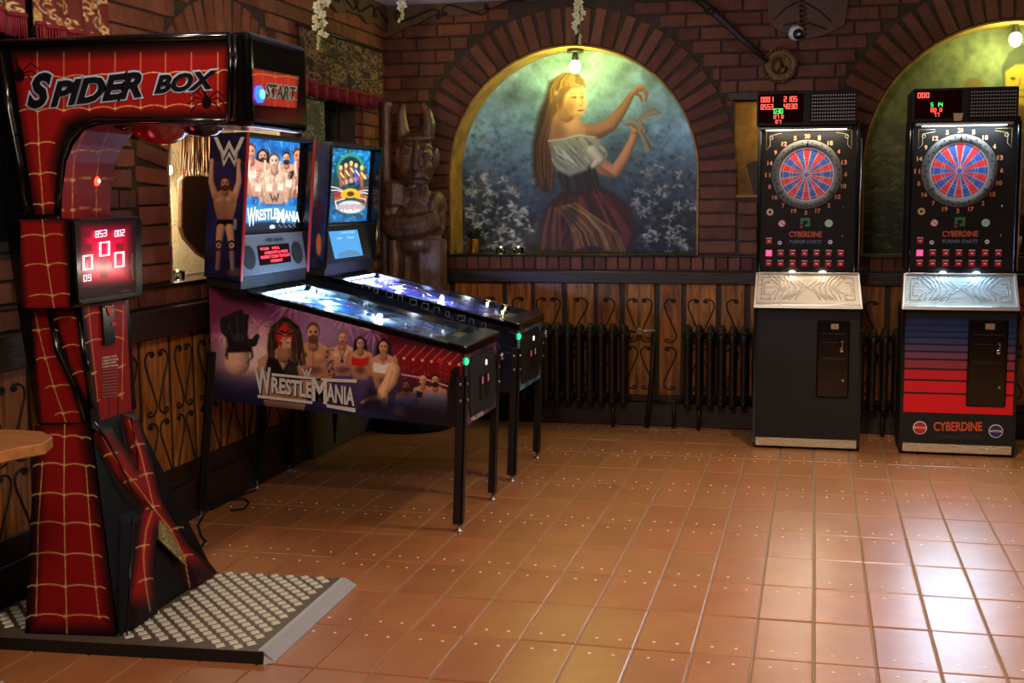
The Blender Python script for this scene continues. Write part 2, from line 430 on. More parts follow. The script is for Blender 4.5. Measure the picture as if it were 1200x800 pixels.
for i in range(-15, 20):
    for j in range(-14, 11):
        cx = .027 + (i + .5) * TX; cy = 4.318 + (j + .5) * TY
        if cx < XL or cx > 4.0 or cy > YB - .05: continue
        px_, py_ = proj(np.array([cx, cy, 0])); vis = cy > 2.5 and -30 < px_ < 1230 and py_ < 840
        hid = (-2.9 < cx < -2.0 and 3.95 < cy < 4.75) or cy > 8.6 or (px_ < 230 and cx < -2.9 and cy > 4.2)
        cells.append((0 if (vis and not hid) else 1, cy, cx, j))
cells.sort(); rest = MB(); k = 0
for v, cy, cx, j in cells:
    flip = -1 if j % 2 == 0 else 1
    if v == 0 and k < 300:
        o = inst('tile', tiles[0 if flip == 1 else 1], (cx, cy, random.uniform(-.0012, .0008)), grout); k += 1
        o.rotation_euler = (random.uniform(-.002, .002), random.uniform(-.002, .002), 0)
    else: tile_mb(TX - .007, TY - .008, flip, rest, cx, cy)
tag(rest.build('tile', [M_TILE, M_DOT], grout), kind='stuff')

# ---- walls with openings. A wall is a function place(a, depth, z) -> world
def back(a, d, z): return (a, YB - d, z)
def left(a, d, z): return (XL + d, a, z)
class Arch:
    def __init__(s, c, R, z0, zs, ring): s.c, s.R, s.z0, s.zs, s.ring = c, R, z0, zs, ring
    def half(s, z, R):
        if z < s.z0: return 0
        if z <= s.zs: return R
        t = R * R - (z - s.zs) ** 2
        return math.sqrt(t) if t > 0 else 0
    def top(s, a):
        t = s.R ** 2 - (a - s.c) ** 2
        return s.zs + math.sqrt(max(t, 0)) if abs(a - s.c) < s.R else None
A1 = Arch(-1.705, .91, 1.211, 1.79, .265)
A2 = Arch(1.24, .93, 1.211, 1.827, .27)
A3 = Arch(6.30, .71, 1.209, 1.69, .30)
rects_b = [(-.56, -.16, 1.63, 2.28)]
rects_l = [(3.5, 4.72, 1.41, 2.62), (7.42, 8.2, 1.25, 2.55)]
def backing(name, place, a0, a1, z0, z1, arches, rects, depth=.28):
    mb = MB(); cuts = {a0, a1}
    for A in arches: cuts |= {A.c + A.R * math.sin(t * math.pi / 48) for t in range(-24, 25)}
    for r in rects: cuts |= {r[0], r[1]}
    cuts = sorted(cuts)
    for p, q in zip(cuts[:-1], cuts[1:]):
        if q - p < 1e-5: continue
        mid = (p + q) / 2; hole = None
        for A in arches:
            if abs(mid - A.c) < A.R: hole = (A.z0, A.top(p) or A.zs, A.top(q) or A.zs)
        for r in rects:
            if r[0] < mid < r[1]: hole = (r[2], r[3], r[3])
        segs = [((z0, z0), (z1, z1))] if not hole else [((z0, z0), (hole[0], hole[0])), ((hole[1], hole[2]), (z1, z1))]
        for (lo0, lo1), (hi0, hi1) in segs:
            mb.hexa([place(p, 0, lo0), place(q, 0, lo1), place(q, -depth, lo1), place(p, -depth, lo0),
                     place(p, 0, hi0), place(q, 0, hi1), place(q, -depth, hi1), place(p, -depth, hi0)])
    o = mb.build(name, M_MORTAR); tag(o, kind='structure'); return o
wall_back = backing('wall_back', back, XL - .3, 4.0, 0, 3.02, [A1, A2], rects_b)
wall_left = backing('wall_left', left, -1.5, YB, 0, 3.02, [A3], rects_l)

BL, BH, JT = .245, .080, .0125
bm_ = []
for k in range(5):
    mb = MB(); r = lambda: random.uniform(-.003, .003)
    p = [(-.5 * BL + r(), 0, -.5 * BH + r()), (.5 * BL + r(), 0, -.5 * BH + r()), (.5 * BL, .03, -.5 * BH), (-.5 * BL, .03, -.5 * BH),
         (-.5 * BL + r(), 0, .5 * BH + r()), (.5 * BL + r(), 0, .5 * BH + r()), (.5 * BL, .03, .5 * BH), (-.5 * BL, .03, .5 * BH)]
    mb.hexa(p); bm_.append(mb)
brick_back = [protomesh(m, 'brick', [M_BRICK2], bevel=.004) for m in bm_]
bm_ = []
for k in range(5):
    mb = MB(); r = lambda: random.uniform(-.003, .003)
    mb.hexa([(-.5 * BL + r(), 0, -.5 * BH + r()), (.5 * BL + r(), 0, -.5 * BH + r()), (.5 * BL, .03, -.5 * BH), (-.5 * BL, .03, -.5 * BH),
             (-.5 * BL + r(), 0, .5 * BH + r()), (.5 * BL + r(), 0, .5 * BH + r()), (.5 * BL, .03, .5 * BH), (-.5 * BL, .03, .5 * BH)]); bm_.append(mb)
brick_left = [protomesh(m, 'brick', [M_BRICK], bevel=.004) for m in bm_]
def put_brick(parent, place, a, z, w, h, meshes, ang=0, name='brick'):
    d = .012 + random.uniform(-.003, .004)
    loc = Vector(place(a, d, z)); rz = 0 if place is back else math.pi / 2
    # brick front (local y=0) faces the room
    o = inst(name, random.choice(meshes), loc, parent, (w / BL, 1, h / BH))
    if place is back: o.rotation_euler = (0, ang, 0)
    else: o.rotation_euler = Matrix(((0, -1, 0), (1, 0, 0), (0, 0, 1))).to_euler() if ang == 0 else (Matrix(((0, -1, 0), (1, 0, 0), (0, 0, 1))) @ Matrix.Rotation(ang, 3, 'Y')).to_euler()
    return o
def lay(parent, place, a0, a1, z0, z1, arches, rects, meshes, inview):
    n = 0; z = z0 + BH / 2; row = 0
    while z < z1:
        spans = [(a0, a1)]; holes = []
        for A in arches:
            R = A.R + A.ring + .012
            hw = max(A.half(z - BH / 2, R), A.half(z + BH / 2, R)) if z > A.z0 else 0
            if hw > 0: holes.append((A.c - hw, A.c + hw))
        for r in rects:
            if r[2] - .03 < z < r[3] + .03: holes.append((r[0] - .01, r[1] + .01))
        for h0, h1 in holes:
            ns = []
            for s0, s1 in spans:
                if h1 <= s0 or h0 >= s1: ns.append((s0, s1)); continue
                if h0 > s0: ns.append((s0, h0))
                if h1 < s1: ns.append((h1, s1))
            spans = ns
        off = (row % 2) * (BL + JT) / 2 + random.uniform(-.02, .02)
        x = a0 - off
        while x < a1:
            for s0, s1 in spans:
                l, r_ = max(x, s0), min(x + BL, s1)
                if r_ - l > .035:
                    if inview((l + r_) / 2, z): put_brick(parent, place, (l + r_) / 2, z, r_ - l, BH, meshes); n += 1
                    else:
                        h = BH / 2; MBS[parent.name].hexa([place(l, .012, z - h), place(r_, .012, z - h), place(r_, -.02, z - h), place(l, -.02, z - h),
                             place(l, .012, z + h), place(r_, .012, z + h), place(r_, -.02, z + h), place(l, -.02, z + h)])
            x += BL + JT
        z += BH + JT; row += 1
    return n
def vis_b(a, z):
    u, v = proj(np.array(back(a, 0, z)))
    if v < -25 or u > 1220: return False
    if 895 < u < 998 and v > 120: return False
    return True
def vis_l(a, z):
    u, v = proj(np.array(left(a, 0, z)))
    if v < -30 or u < -60: return False
    if 20 < u < 130 and v > 60: return False
    if 10 < u < 265 and 70 < v < 130: return False
    return True
MBS = {'wall_back': MB(), 'wall_left': MB()}
nb = lay(wall_back, back, XL + .01, 3.9, 1.222, 2.97, [A1, A2], rects_b, brick_back, vis_b)
nl = lay(wall_left, left, 1.0, YB - .01, 1.222, 2.97, [A3], rects_l, brick_left, vis_l)
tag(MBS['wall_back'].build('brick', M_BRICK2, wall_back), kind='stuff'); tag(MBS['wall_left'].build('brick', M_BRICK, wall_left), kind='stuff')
print('bricks', nb, nl)
# brick rings round the arches, and the upright course below
def ring(parent, place, A, meshes, inview):
    Rm = A.R + A.ring / 2; n = int(math.pi * Rm / .098)
    for k in range(n):
        t = math.pi * (k + .5) / n; a = A.c + Rm * math.cos(t); z = A.zs + Rm * math.sin(t)
        if inview(a, z): put_brick(parent, place, a, z, A.ring - .012, .074 * (1.0), meshes, -t if place is back else -t, name='arch_brick')
    m = int((A.zs - A.z0) / .0935)
    for k in range(m):
        z = A.z0 + .012 + (k + .5) * (A.zs - A.z0 - .01) / m
        for s in (-1, 1):
            a = A.c + s * Rm
            if inview(a, z): put_brick(parent, place, a, z, A.ring - .012, (A.zs - A.z0) / m - .014, meshes, name='arch_brick')
ring(wall_back, back, A1, brick_back, vis_b); ring(wall_back, back, A2, brick_back, vis_b); ring(wall_left, left, A3, brick_left, vis_l)
a = XL + .05
while a < 2.0:
    u = proj(np.array(back(a, 0, 1.15)))[0]
    if not 890 < u < 1000: put_brick(wall_back, back, a, 1.154, .074, .096, brick_back, name='sill_brick')
    a += .0865
a = 3.5
while a < YB - .05:
    if vis_l(a, 1.16): put_brick(wall_left, left, a, 1.16, .078, .092, brick_left, name='sill_brick')
    a += .09
# ledges, beams, rails and plinths
MB().box(XL, 2.1, YB - .035, YB, 1.198, 1.212).box(A1.c - A1.R, A1.c + A1.R, YB - .035, YB + .283, 1.2, 1.213).build('niche_sill', M_BEAMX, wall_back, bevel=.003)
MB().box(XL, XL + .03, 3.3, YB, 1.2, 1.214).box(XL - .3, XL + .03, A3.c - A3.R, A3.c + A3.R, 1.2, 1.216).build('niche_sill', M_BEAMX, wall_left, bevel=.003)
tr1 = MB().box(XL, 3.9, YB - .075, YB + .0, 1.011, 1.098).build('trim_1', M_BEAMX, bevel=.006); tag(tr1, kind='structure')
tr2 = MB().box(XL, XL + .075, 2.0, YB - .08, .967, 1.109).build('trim_2', M_BEAMX, bevel=.006); tag(tr2, kind='structure')
bb = MB().box(XL, 3.9, YB - .13, YB, 0, .17).box(XL, 3.9, YB - .1, YB, .17, .205).build('baseboard_back', M_BEAMX, bevel=.006); tag(bb, kind='structure')
bl = MB().box(XL, XL + .04, 2.0, YB - .14, 0, .20).box(XL, XL + .03, 2.0, YB - .11, .20, .30).build('baseboard_left', M_BEAMX, bevel=.004); tag(bl, kind='structure')
cl = MB().box(XL - .3, 4.2, -1.6, YB + .3, ZC + .03, ZC + .15).build('ceiling', M_CREAMC); tag(cl, kind='structure')
wr = MB().box(4.0, 4.15, -1.6, YB + .3, 0, 3.02).build('wall_right', M_ROOM); tag(wr, kind='structure')
wf = MB().box(XL - .3, 4.15, -1.7, -1.55, 0, 3.02).build('wall_front', M_ROOM); tag(wf, kind='structure')

# ---- wall boards with scrolls
def scurve(ca, z0, z1, w, mirror=1, n=64, turns=8.5):
    K = turns * 10; th = math.pi / 2; pts = []; x = y = 0; hs = []
    for i in range(n):
        s = (i + .5) / n; k = K * (abs(2 * s - 1) ** 4) * (1 if s < .5 else -1); hs.append(k / n)
    # heading measured from the middle
    cum = np.cumsum(hs); cum = cum - cum[n // 2] + math.pi / 2 + .25
    X = np.cumsum(np.cos(cum)); Y = np.cumsum(np.sin(cum))
    X = (X - (X.min() + X.max()) / 2) / max(np.ptp(X), 1e-6) * w * mirror; Y = (Y - Y.min()) / np.ptp(Y) * (z1 - z0) + z0
    return [(ca + X[i], Y[i]) for i in range(n)]
def boards(parent, place, spans, z0=.205, z1=1.011):
    for p, q in spans:
        w = q - p; c = (p + q) / 2
        mb = MB(); zt = random.uniform(-.006, 0)
        P3 = lambda a, d, z: Vector(place(a, d, z)) - Vector(place(c, 0, .6))
        mb.hexa([P3(p, 0, z0), P3(q, 0, z0), P3(q, .022, z0), P3(p, .022, z0), P3(p, 0, z1), P3(q, 0, z1), P3(q, .022, z1), P3(p, .022, z1)])
        me = protomesh(mb, 'board', [M_BOARD], bevel=.004); o = inst('board', me, place(c, 0, .6), parent)
        sc = MB()
        if w > .2: L = [(c - w * .24, 1), (c + w * .24, -1)]
        else: L = [(c, random.choice((-1, 1)))]
        sw = w * (.38 if w > .2 else .55)
        for cc, mi in L:
            for (a0, a1, m2) in ((.59, .90, 1), (.25, .555, -1)):
                sc.tube([place(x, .024, z) for x, z in scurve(cc, a0, a1, sw, mi * m2)], .0055, n=5, sm=True)
        sc.build('scroll', M_SCROLL, parent)
def battens(parent, place, spans, z0=.205, z1=1.011):
    for (p, q), (r, s) in zip(spans[:-1], spans[1:]):
        a = (q + r) / 2; h = min((r - q) / 2 + .008, .03)
        mb = MB(); O = Vector(place(a, 0, .6)); P3 = lambda a_, d, z: Vector(place(a_, d, z)) - O
        mb.hexa([P3(a - h, 0, z0), P3(a + h, 0, z0), P3(a + h, .008, z0), P3(a - h, .008, z0), P3(a - h, 0, z1), P3(a + h, 0, z1), P3(a + h, .008, z1), P3(a - h, .008, z1)])
        inst('batten', protomesh(mb, 'batten', [M_BATTEN]), O, parent)
def bx_(u): return PY(u, 400, YB).x
sb = [(XL + .02, -2.86), (-2.82, -2.62), (-2.58, -2.40)] + [(bx_(a), bx_(b)) for a, b in ((560, 590), (595, 623), (627.5, 659.6), (665, 696.5), (701, 726.5), (732.5, 767), (773, 798.5), (804, 839), (845, 872))]
x = sb[-1][1] + .04
while x < 2.0: w = random.choice((.17, .2, .23)); sb.append((x, x + w)); x += w + .035
boards(wall_back, back, sb); battens(wall_back, back, sb)
sl_ = []; y = 5.54 - .285 * 7
rs = random.Random(3)
while y < YB - .3:
    w = .245 if y < 5.3 else rs.choice((.2, .225, .24)); sl_.append((y, y + w)); y += w + .04
boards(wall_left, left, sl_, .29, .967); battens(wall_left, left, sl_, .29, .967)

# ---- cornice of carved boards
def cornice(name, place, a0, a1, deep0, rise=0):
    root = None; mb = MB(); n = int((a1 - a0) / .06)
    for i in range(n):
        p = a0 + i * .06; q = p + .061
        f = lambda a: 2.865 + .018 * math.sin(a * 11) + .01 * math.sin(a * 23) - (.06 * max(0, 1 - abs(a - deep0) / .35)) + rise * (a - a0)
        mb.hexa([place(p, 0, f(p)), place(q, 0, f(q)), place(q, .04, f(q)), place(p, .04, f(p)), place(p, 0, ZC + .03), place(q, 0, ZC + .03), place(q, .04, ZC + .03), place(p, .04, ZC + .03)])
    root = mb.build(name, M_CORN); tag(root, kind='structure')
    a = a0 + .1; k = 0
    sc = MB()
    while a < a1 - .3:
        pts = scurve(0, -.17, .17, .075, 1 if k % 2 else -1, turns=7)
        sc.tube([place(a + .17 + z, .044, 2.935 + x + rise * .5 * (a - a0)) for x, z in pts], .007, n=6); a += .36; k += 1
    sc.build('carved_scroll', M_SCROLL, root)
cornice('trim_3', back, XL, -2.0, XL, .14); cornice('trim_4', left, 5.2, YB, YB)

# ---- interiors of the niches
def reveal(name, place, A, m, parent, depth=.283, n=40, w0=0):
    pts = [(A.c - A.R, A.z0)] + [(A.c - A.R * math.cos(math.pi * t / n), A.zs + A.R * math.sin(math.pi * t / n)) for t in range(n + 1)] + [(A.c + A.R, A.z0)]
    mb = MB()
    for (a, z), (b, y) in zip(pts[:-1], pts[1:]):
        def ins(q, r): return (A.c + (q - A.c) * .985, A.zs + (r - A.zs) * .985 if r > A.zs else r)
        (a2, z2), (b2, y2) = ins(a, z), ins(b, y)
        mb.hexa([place(a, .01, z), place(b, .01, y), place(b, -depth, y), place(a, -depth, z), place(a2, .01, z2), place(b2, .01, y2), place(b2, -depth, y2), place(a2, -depth, z2)])
    return mb.build(name, m, parent)
reveal('niche_rim', back, A1, M_GOLD, wall_back); reveal('niche_rim', back, A2, M_GOLD, wall_back); reveal('niche_rim', left, A3, M_CREAM, wall_left, .28)
MB().box(XL - .34, XL - .28, A3.c - A3.R - .05, A3.c + A3.R + .05, 1.15, 2.8).build('niche_back_panel', M_CREAM, wall_left)
MB().box(-.62, -.1, YB + .16, YB + .2, 1.58, 2.33).build('niche_back_panel', M_GOLD, wall_back)
MB().box(-.60, -.12, YB - .03, YB + .16, 2.28, 2.335).build('lintel_beam', M_BEAMX, wall_back, bevel=.005)
MB().box(-.56, -.16, YB - .005, YB + .16, 1.615, 1.632).build('niche_sill', M_GOLD, wall_back)
def mural_grid(A, Y, nu, nv):
    xs = np.linspace(A.c - A.R * .99, A.c + A.R * .99, nu)
    top = A.zs + np.sqrt(np.maximum((A.R * .995) ** 2 - (xs - A.c) ** 2, 0)); g = np.zeros((nv, nu, 3))
    t = np.linspace(1, 0, nv)[:, None]
    g[..., 0] = xs[None]; g[..., 1] = Y; g[..., 2] = A.z0 + .003 + (top - A.z0)[None] * t
    return g
# windows of the left wall
for k, (a0, a1, z0, z1) in enumerate(rects_l):
    f = MB()
    for b in ((a0, a0 + .05, z0, z1), (a1 - .05, a1, z0, z1), (a0, a1, z0, z0 + .05), (a0, a1, z1 - .05, z1), ((a0 + a1) / 2 - .02, (a0 + a1) / 2 + .02, z0, z1)):
        f.box(XL - .16, XL - .11, b[0], b[1], b[2], b[3])
    w = f.build('window_%d' % (k + 1), M_BEAM, bevel=.004); tag(w, kind='structure')
    MB().box(XL - .14, XL - .134, a0 + .03, a1 - .03, z0 + .03, z1 - .03).build('pane', mat('dark_pane', S(14, 22, 18), .08), w)
# pale rendered foot of the left wall near the corner
pf = MB().box(XL, XL + .075, 7.15, 8.25, 0, .34).build('masonry_footing', mat('grey_render', S(112, 100, 92), .9, var=.3, vscale=8, bump=.5), wall_left, bevel=.01)

# ================================================================ MURALS
cv = Cv(971, 800, 520, 30, 2.857, 1.5, (92, 112, 122))          # drawn in its own units
H_ = cv.Y / 800
top = np.array([104, 122, 112]) / 255.; mid = np.array([96, 120, 136]) / 255.; low = np.array([26, 30, 36]) / 255.
t1 = np.clip(H_ / .42, 0, 1)[..., None]; t2 = np.clip((H_ - .42) / .38, 0, 1)[..., None]
cv.a[:] = (top * (1 - t1) + mid * t1) * (1 - t2) + low * t2
d = np.clip((cv.X - 560) / 420, 0, 1)[..., None] * np.clip((H_ - .25) / .6, 0, 1)[..., None]
cv.a *= 1 - .35 * d
cv.a *= 1.5 * np.array([.96, 1.03, 1.14]); cv.noise(120, .38, 3); cv.noise(34, .22, 9); cv.noise(9, .10, 5)
rg = random.Random(11)
for i in range(1500):
    x = rg.uniform(45, 870); y = 300 + 470 * rg.random() ** .7; b = (y - 300) / 470
    s_ = rg.uniform(5, 17) * (.6 + .6 * b); a0 = rg.uniform(0, 6.28); n = rg.choice((3, 4, 5)); pts = []
    for k in range(n * 2):
        r = s_ * rg.uniform(.7, 1.2) if k % 2 == 0 else s_ * rg.uniform(.2, .45); aa = a0 + k * math.pi / n; pts.append((x + r * math.cos(aa), y + r * .75 * math.sin(aa)))
    u_ = rg.random()
    if u_ < .55: c = rg.choice([(14, 18, 24), (24, 32, 42), (36, 32, 30), (44, 56, 66)]); al = .35 + .3 * b
    elif u_ < .9: c = rg.choice([(120, 140, 156), (90, 106, 120), (120, 112, 96), (70, 84, 98)]); al = rg.uniform(.2, .6)
    else: c = rg.choice([(214, 224, 230), (186, 200, 210)]); al = rg.uniform(.4, .9) * (.35 + .65 * b); pts = [(x + (q[0] - x) * .75, y + (q[1] - y) * .75) for q in pts]
    cv.poly(pts, c, 4, al)
for (x, y) in ((110, 630), (150, 590), (200, 680), (180, 560), (240, 620), (255, 655), (140, 540), (100, 560), (230, 720), (700, 700), (740, 560), (680, 620), (760, 725), (720, 470), (790, 500), (640, 600)) + tuple((rg.uniform(70, 300), 480 + 260 * rg.random() ** .7) for _ in range(46)) + tuple((rg.uniform(640, 850), 480 + 260 * rg.random() ** .7) for _ in range(30)):
    for q in range(5): a0 = rg.uniform(0, 6.28); cv.poly([(x, y), (x + 15 * math.cos(a0), y + 13 * math.sin(a0)), (x + 22 * math.cos(a0 + .3), y + 19 * math.sin(a0 + .3)), (x + 10 * math.cos(a0 + .7), y + 9 * math.sin(a0 + .7))], rg.choice([(214, 222, 228), (170, 184, 196), (130, 120, 100)]), 2.5, .75)
cv.ell(500, 420, 190, 260, (30, 40, 46), 0, .9, .35)
# long hair behind the back
cv.poly([(352, 190), (400, 160), (450, 170), (430, 230), (395, 250), (372, 310), (362, 400), (374, 500), (366, 552), (340, 562), (312, 540), (296, 470), (298, 390), (318, 290), (340, 240)], (58, 36, 26), 9)
for i in range(44):
    f = i / 43; cv.line([(356 + f * 34, 215 + f * 20), (338 + f * 40, 300), (306 + f * 56, 400), (304 + f * 62, 480), (318 + f * 44, 530 + 22 * math.sin(f * 9))], rg.uniform(1.5, 3.6), rg.choice([(112, 72, 44), (40, 24, 18), (136, 88, 52), (70, 42, 28)]), rg.uniform(.3, .7), 2.5)
# skirt
cv.poly([(395, 560), (455, 545), (520, 538), (570, 560), (622, 606), (642, 670), (636, 735), (600, 760), (318, 762), (312, 720), (332, 650), (356, 596)], (62, 24, 24), 8)
for i in range(70):
    f = rg.random(); x0 = 400 + f * 150; g = rg.uniform(-14, 14); cv.line([(x0, 556 + rg.uniform(0, 30)), (x0 + (f - .2) * 60 + g, 620), (x0 + (f - .25) * 130 + g, 690), (330 + f * 300 + g, 752)], rg.uniform(4, 11), rg.choice([(118, 42, 38), (40, 14, 16), (92, 34, 32), (150, 60, 50), (28, 10, 12)]), rg.uniform(.25, .6), 6)
for i in range(26):
    f = i / 25; cv.line([(372 + f * 70, 612 - f * 18), (404 + f * 110, 640 + 10 * math.sin(f * 7)), (430 + f * 150, 690), (440 + f * 170, 748 - 14 * math.sin(f * 5))], rg.uniform(4, 8), rg.choice([(170, 132, 66), (92, 62, 30), (206, 168, 96), (58, 38, 22), (128, 96, 48)]), .6, 4)
for i in range(16): f = i / 15; cv.line([(352 + f * 40, 610), (334 + f * 60, 670), (322 + f * 76, 745)], 7, rg.choice([(92, 32, 30), (44, 16, 18), (128, 84, 44)]), .5, 5)
cv.ell(420, 640, 26, 40, (34, 22, 18), .4, .7, .6)
SK = (184, 128, 100)
# far arm, raised
cv.limb([(462, 352), (520, 352), (556, 334), (596, 284), (628, 232)], [20, 25, 23, 17, 10], (140, 96, 76), .3, soft=3)
cv.limb([(520, 368), (560, 350)], [8, 6], (92, 60, 50), .2, .5, 8)
# body: back, bodice, blouse
cv.poly([(358, 345), (366, 305), (388, 276), (425, 272), (455, 310), (475, 345), (470, 400), (380, 400), (354, 384)], (182, 128, 98), 8)
cv.ell(385, 350, 26, 44, (120, 78, 60), .3, 1, .6); cv.ell(425, 330, 26, 22, (214, 162, 126), 0, 1, .6)
cv.poly([(378, 440), (500, 440), (506, 480), (526, 540), (470, 560), (400, 566), (384, 510)], (30, 28, 32), 6)
for i in range(30): f = i / 29; cv.line([(384 + f * 116, 446), (394 + f * 106, 500), (398 + f * 122, 556)], 2.4, rg.choice([(74, 72, 70), (16, 16, 18), (100, 90, 66), (50, 48, 54)]), .6, 2)
cv.poly([(350, 384), (400, 378), (450, 364), (505, 372), (540, 396), (546, 436), (525, 452), (500, 442), (478, 484), (420, 504), (380, 484), (360, 430)], (140, 144, 148), 6)
for i in range(60):
    f = rg.random(); h = rg.uniform(0, 1); x0 = 356 + f * 180; y0 = 384 - 10 * math.sin(f * 3) + h * 70; cv.line([(x0, y0), (x0 + 10 + 12 * f, y0 + 20), (x0 + 14 + 26 * (1 - f), y0 + 36)], rg.uniform(3, 7), rg.choice([(214, 216, 214), (88, 94, 104), (236, 236, 230), (112, 116, 124), (64, 68, 78)]), rg.uniform(.25, .6), 5)
cv.line([(350, 386), (400, 380), (452, 366), (506, 374)], 4, (226, 226, 220), .7, 3)
# near arm up to the dove
cv.limb([(512, 446), (540, 478), (572, 490), (602, 446), (630, 388), (640, 352)], [24, 25, 20, 18, 13, 10], SK, .35, soft=3)
cv.limb([(520, 474), (568, 506)], [7, 5], (96, 60, 46), .1, .5, 8)
cv.limb([(498, 420), (522, 448), (500, 470)], [20, 17, 8], (176, 178, 178), .4, .9, 5)
cv.limb([(628, 232), (644, 216), (664, 212), (680, 226), (676, 250)], [9, 9, 8, 6, 4], (158, 108, 84), .3); cv.limb([(640, 226), (656, 234), (664, 252)], [6, 5, 4], (140, 94, 74), .3); cv.limb([(634, 222), (650, 208), (668, 206)], [6, 6, 5], (176, 122, 96), .3)
cv.limb([(640, 354), (628, 334), (612, 326)], [11, 9, 5], SK, .3); cv.limb([(642, 352), (650, 338)], [7, 5], SK, .3)
# dove
cv.limb([(606, 326), (628, 322), (650, 330), (668, 352)], [5, 12, 17, 14], (128, 124, 120), .4, soft=3)
for i in range(12): f = i / 11; cv.line([(644 + f * 12, 318 + f * 10), (676 + f * 6, 286 + f * 22), (704 + 26 * f, 274 + f * 22)], 6, rg.choice([(170, 166, 158), (104, 100, 98), (140, 134, 126)]), .75, 4)
for i in range(10): f = i / 9; cv.line([(652 + f * 14, 350), (664 + f * 20, 380), (674 + f * 26, 428 - 24 * f)], 6, rg.choice([(150, 144, 136), (86, 80, 78), (120, 112, 106)]), .75, 4)
# neck and head
cv.limb([(414, 250), (410, 296)], [22, 28], (150, 100, 74), .2, soft=5)
cv.poly([(398, 236), (412, 208), (448, 200), (468, 212), (472, 230), (473, 242), (481, 262), (474, 270), (473, 284), (464, 300), (448, 308), (424, 300), (404, 276)], (202, 152, 110), 5)
cv.ell(418, 276, 20, 28, (134, 88, 62), .3, 1, .65); cv.ell(446, 224, 22, 12, (226, 180, 130), 0, 1, .5)
cv.poly([(352, 246), (356, 202), (378, 172), (412, 158), (448, 162), (470, 180), (474, 204), (452, 204), (428, 210), (408, 230), (398, 262), (386, 286), (368, 296), (352, 280)], (104, 70, 32), 6)
for i in range(60):
    f = rg.random(); cv.line([(400 + f * 40, 161 + 6 * rg.random()), (372 + f * 64, 182 + f * 8), (354 + f * 100, 214 - f * 14), (356 + f * 60 if f < .4 else 452 + f * 16, 264 - f * 90 if f < .4 else 204)], rg.uniform(1.4, 3.2), rg.choice([(176, 130, 58), (66, 42, 20), (206, 160, 80), (128, 88, 40)]), rg.uniform(.3, .7), 2)
cv.ell(378, 232, 14, 19, (112, 88, 62), .4, .5, .7); cv.ell(376, 226, 7, 8, (176, 154, 116), 0, .5, .7); cv.line([(380, 262), (384, 284), (380, 296)], 4, (170, 130, 80), .7)
for x, w in ((436, 11), (462, 7)):
    cv.ell(x, 239, w, 5.5, (120, 78, 54), 0, .8, .6); cv.ell(x, 240, w * .7, 3.2, (46, 32, 28), 0, .5); cv.line([(x - w, 229), (x, 225), (x + w, 229)], 2.6, (70, 44, 30), .8); cv.ell(x - 2, 239, 1.6, 1.4, (220, 210, 190))
cv.line([(456, 236), (466, 262), (458, 267)], 2.6, (150, 100, 70), .7); cv.ell(457, 268, 6, 3, (140, 90, 64), 0, .8, .7)
cv.ell(458, 284, 11, 3.4, (150, 70, 60), -.05, .4); cv.line([(447, 284), (469, 283)], 1.6, (90, 36, 34), .8); cv.ell(444, 300, 16, 6, (150, 104, 76), 0, 1, .5)
cv.line([(738, 752), (745, 760), (752, 750), (759, 760), (766, 752)], 2, (190, 190, 190)); cv.line([(795, 756), (822, 754)], 3, (130, 30, 30))
M_MURAL = vmat('mural_paint', .6, coat=.0, bump=.06)
mu = thing('mural', (A1.c, YB + .3, A1.z0), 'painting of a seated long haired woman with a dove inside the first arched niche', 'painting')
art('painted_surface', mural_grid(A1, YB + .286, 330, 270), cv, M_MURAL, mu)
MB().box(A1.c - .95, A1.c + .95, YB + .288, YB + .32, 1.15, 2.76).build('plaster_ground', M_CREAM, mu)

cv = Cv(2000, 1300, 990, 0, 4.0, 3.2, (110, 116, 84))
t2 = np.clip((cv.Y / 4 - 120) / 150, 0, 1)[..., None]; cv.a[:] = np.array([118, 124, 88]) / 255. * (1 - t2) + np.array([30, 32, 28]) / 255. * t2
cv.noise(150, .3, 21); cv.noise(30, .22, 4)
for i in range(420):
    x = rg.uniform(60, 330) if i % 2 else rg.uniform(1080, 1900); y = rg.uniform(620, 1180); s_ = rg.uniform(10, 26)
    cv.line([(x, y), (x + s_, y - s_ * .7), (x + s_ * 2, y - s_ * .2)], 5, rg.choice([(130, 124, 80), (62, 60, 40), (20, 22, 18), (160, 150, 100)]), .5, 4)
def q4(L): return [((x - 990) * 4, y * 4) for x, y in L]
cv.poly(q4([(1174, 78), (1182, 62), (1196, 52), (1220, 50), (1236, 70), (1240, 110), (1226, 130), (1190, 128), (1176, 104)]), (70, 74, 44), 5)
cv.poly(q4([(1178, 84), (1190, 76), (1215, 74), (1226, 92), (1222, 120), (1205, 134), (1188, 120), (1178, 104)]), (200, 160, 40), 5)
cv.poly(q4([(1186, 120), (1215, 128), (1245, 160), (1250, 262), (1180, 262), (1186, 200), (1196, 165)]), (120, 84, 34), 8)
for y in (150, 170, 190, 215): cv.line(q4([(1190, y), (1215, y + 10), (1240, y + 4)]), 14, (190, 130, 44), .6, 8)
cv.ell(*q4([(1187, 92)])[0], 12, 7, (60, 50, 24)); cv.ell(*q4([(1206, 92)])[0], 12, 7, (60, 50, 24)); cv.line(q4([(1196, 92), (1193, 105), (1200, 106)]), 5, (120, 90, 30)); cv.line(q4([(1190, 113), (1204, 114)]), 6, (110, 60, 30))
cv.ell(*q4([(1141, 100)])[0], 44, 36, (140, 110, 70), 0, .3)
mu2 = thing('mural', (A2.c, YB + .3, A2.z0), 'painting of a bearded man in ochre clothes behind the striped dart machine', 'painting')
art('painted_surface', mural_grid(A2, YB + .286, 230, 200), cv, M_MURAL, mu2)
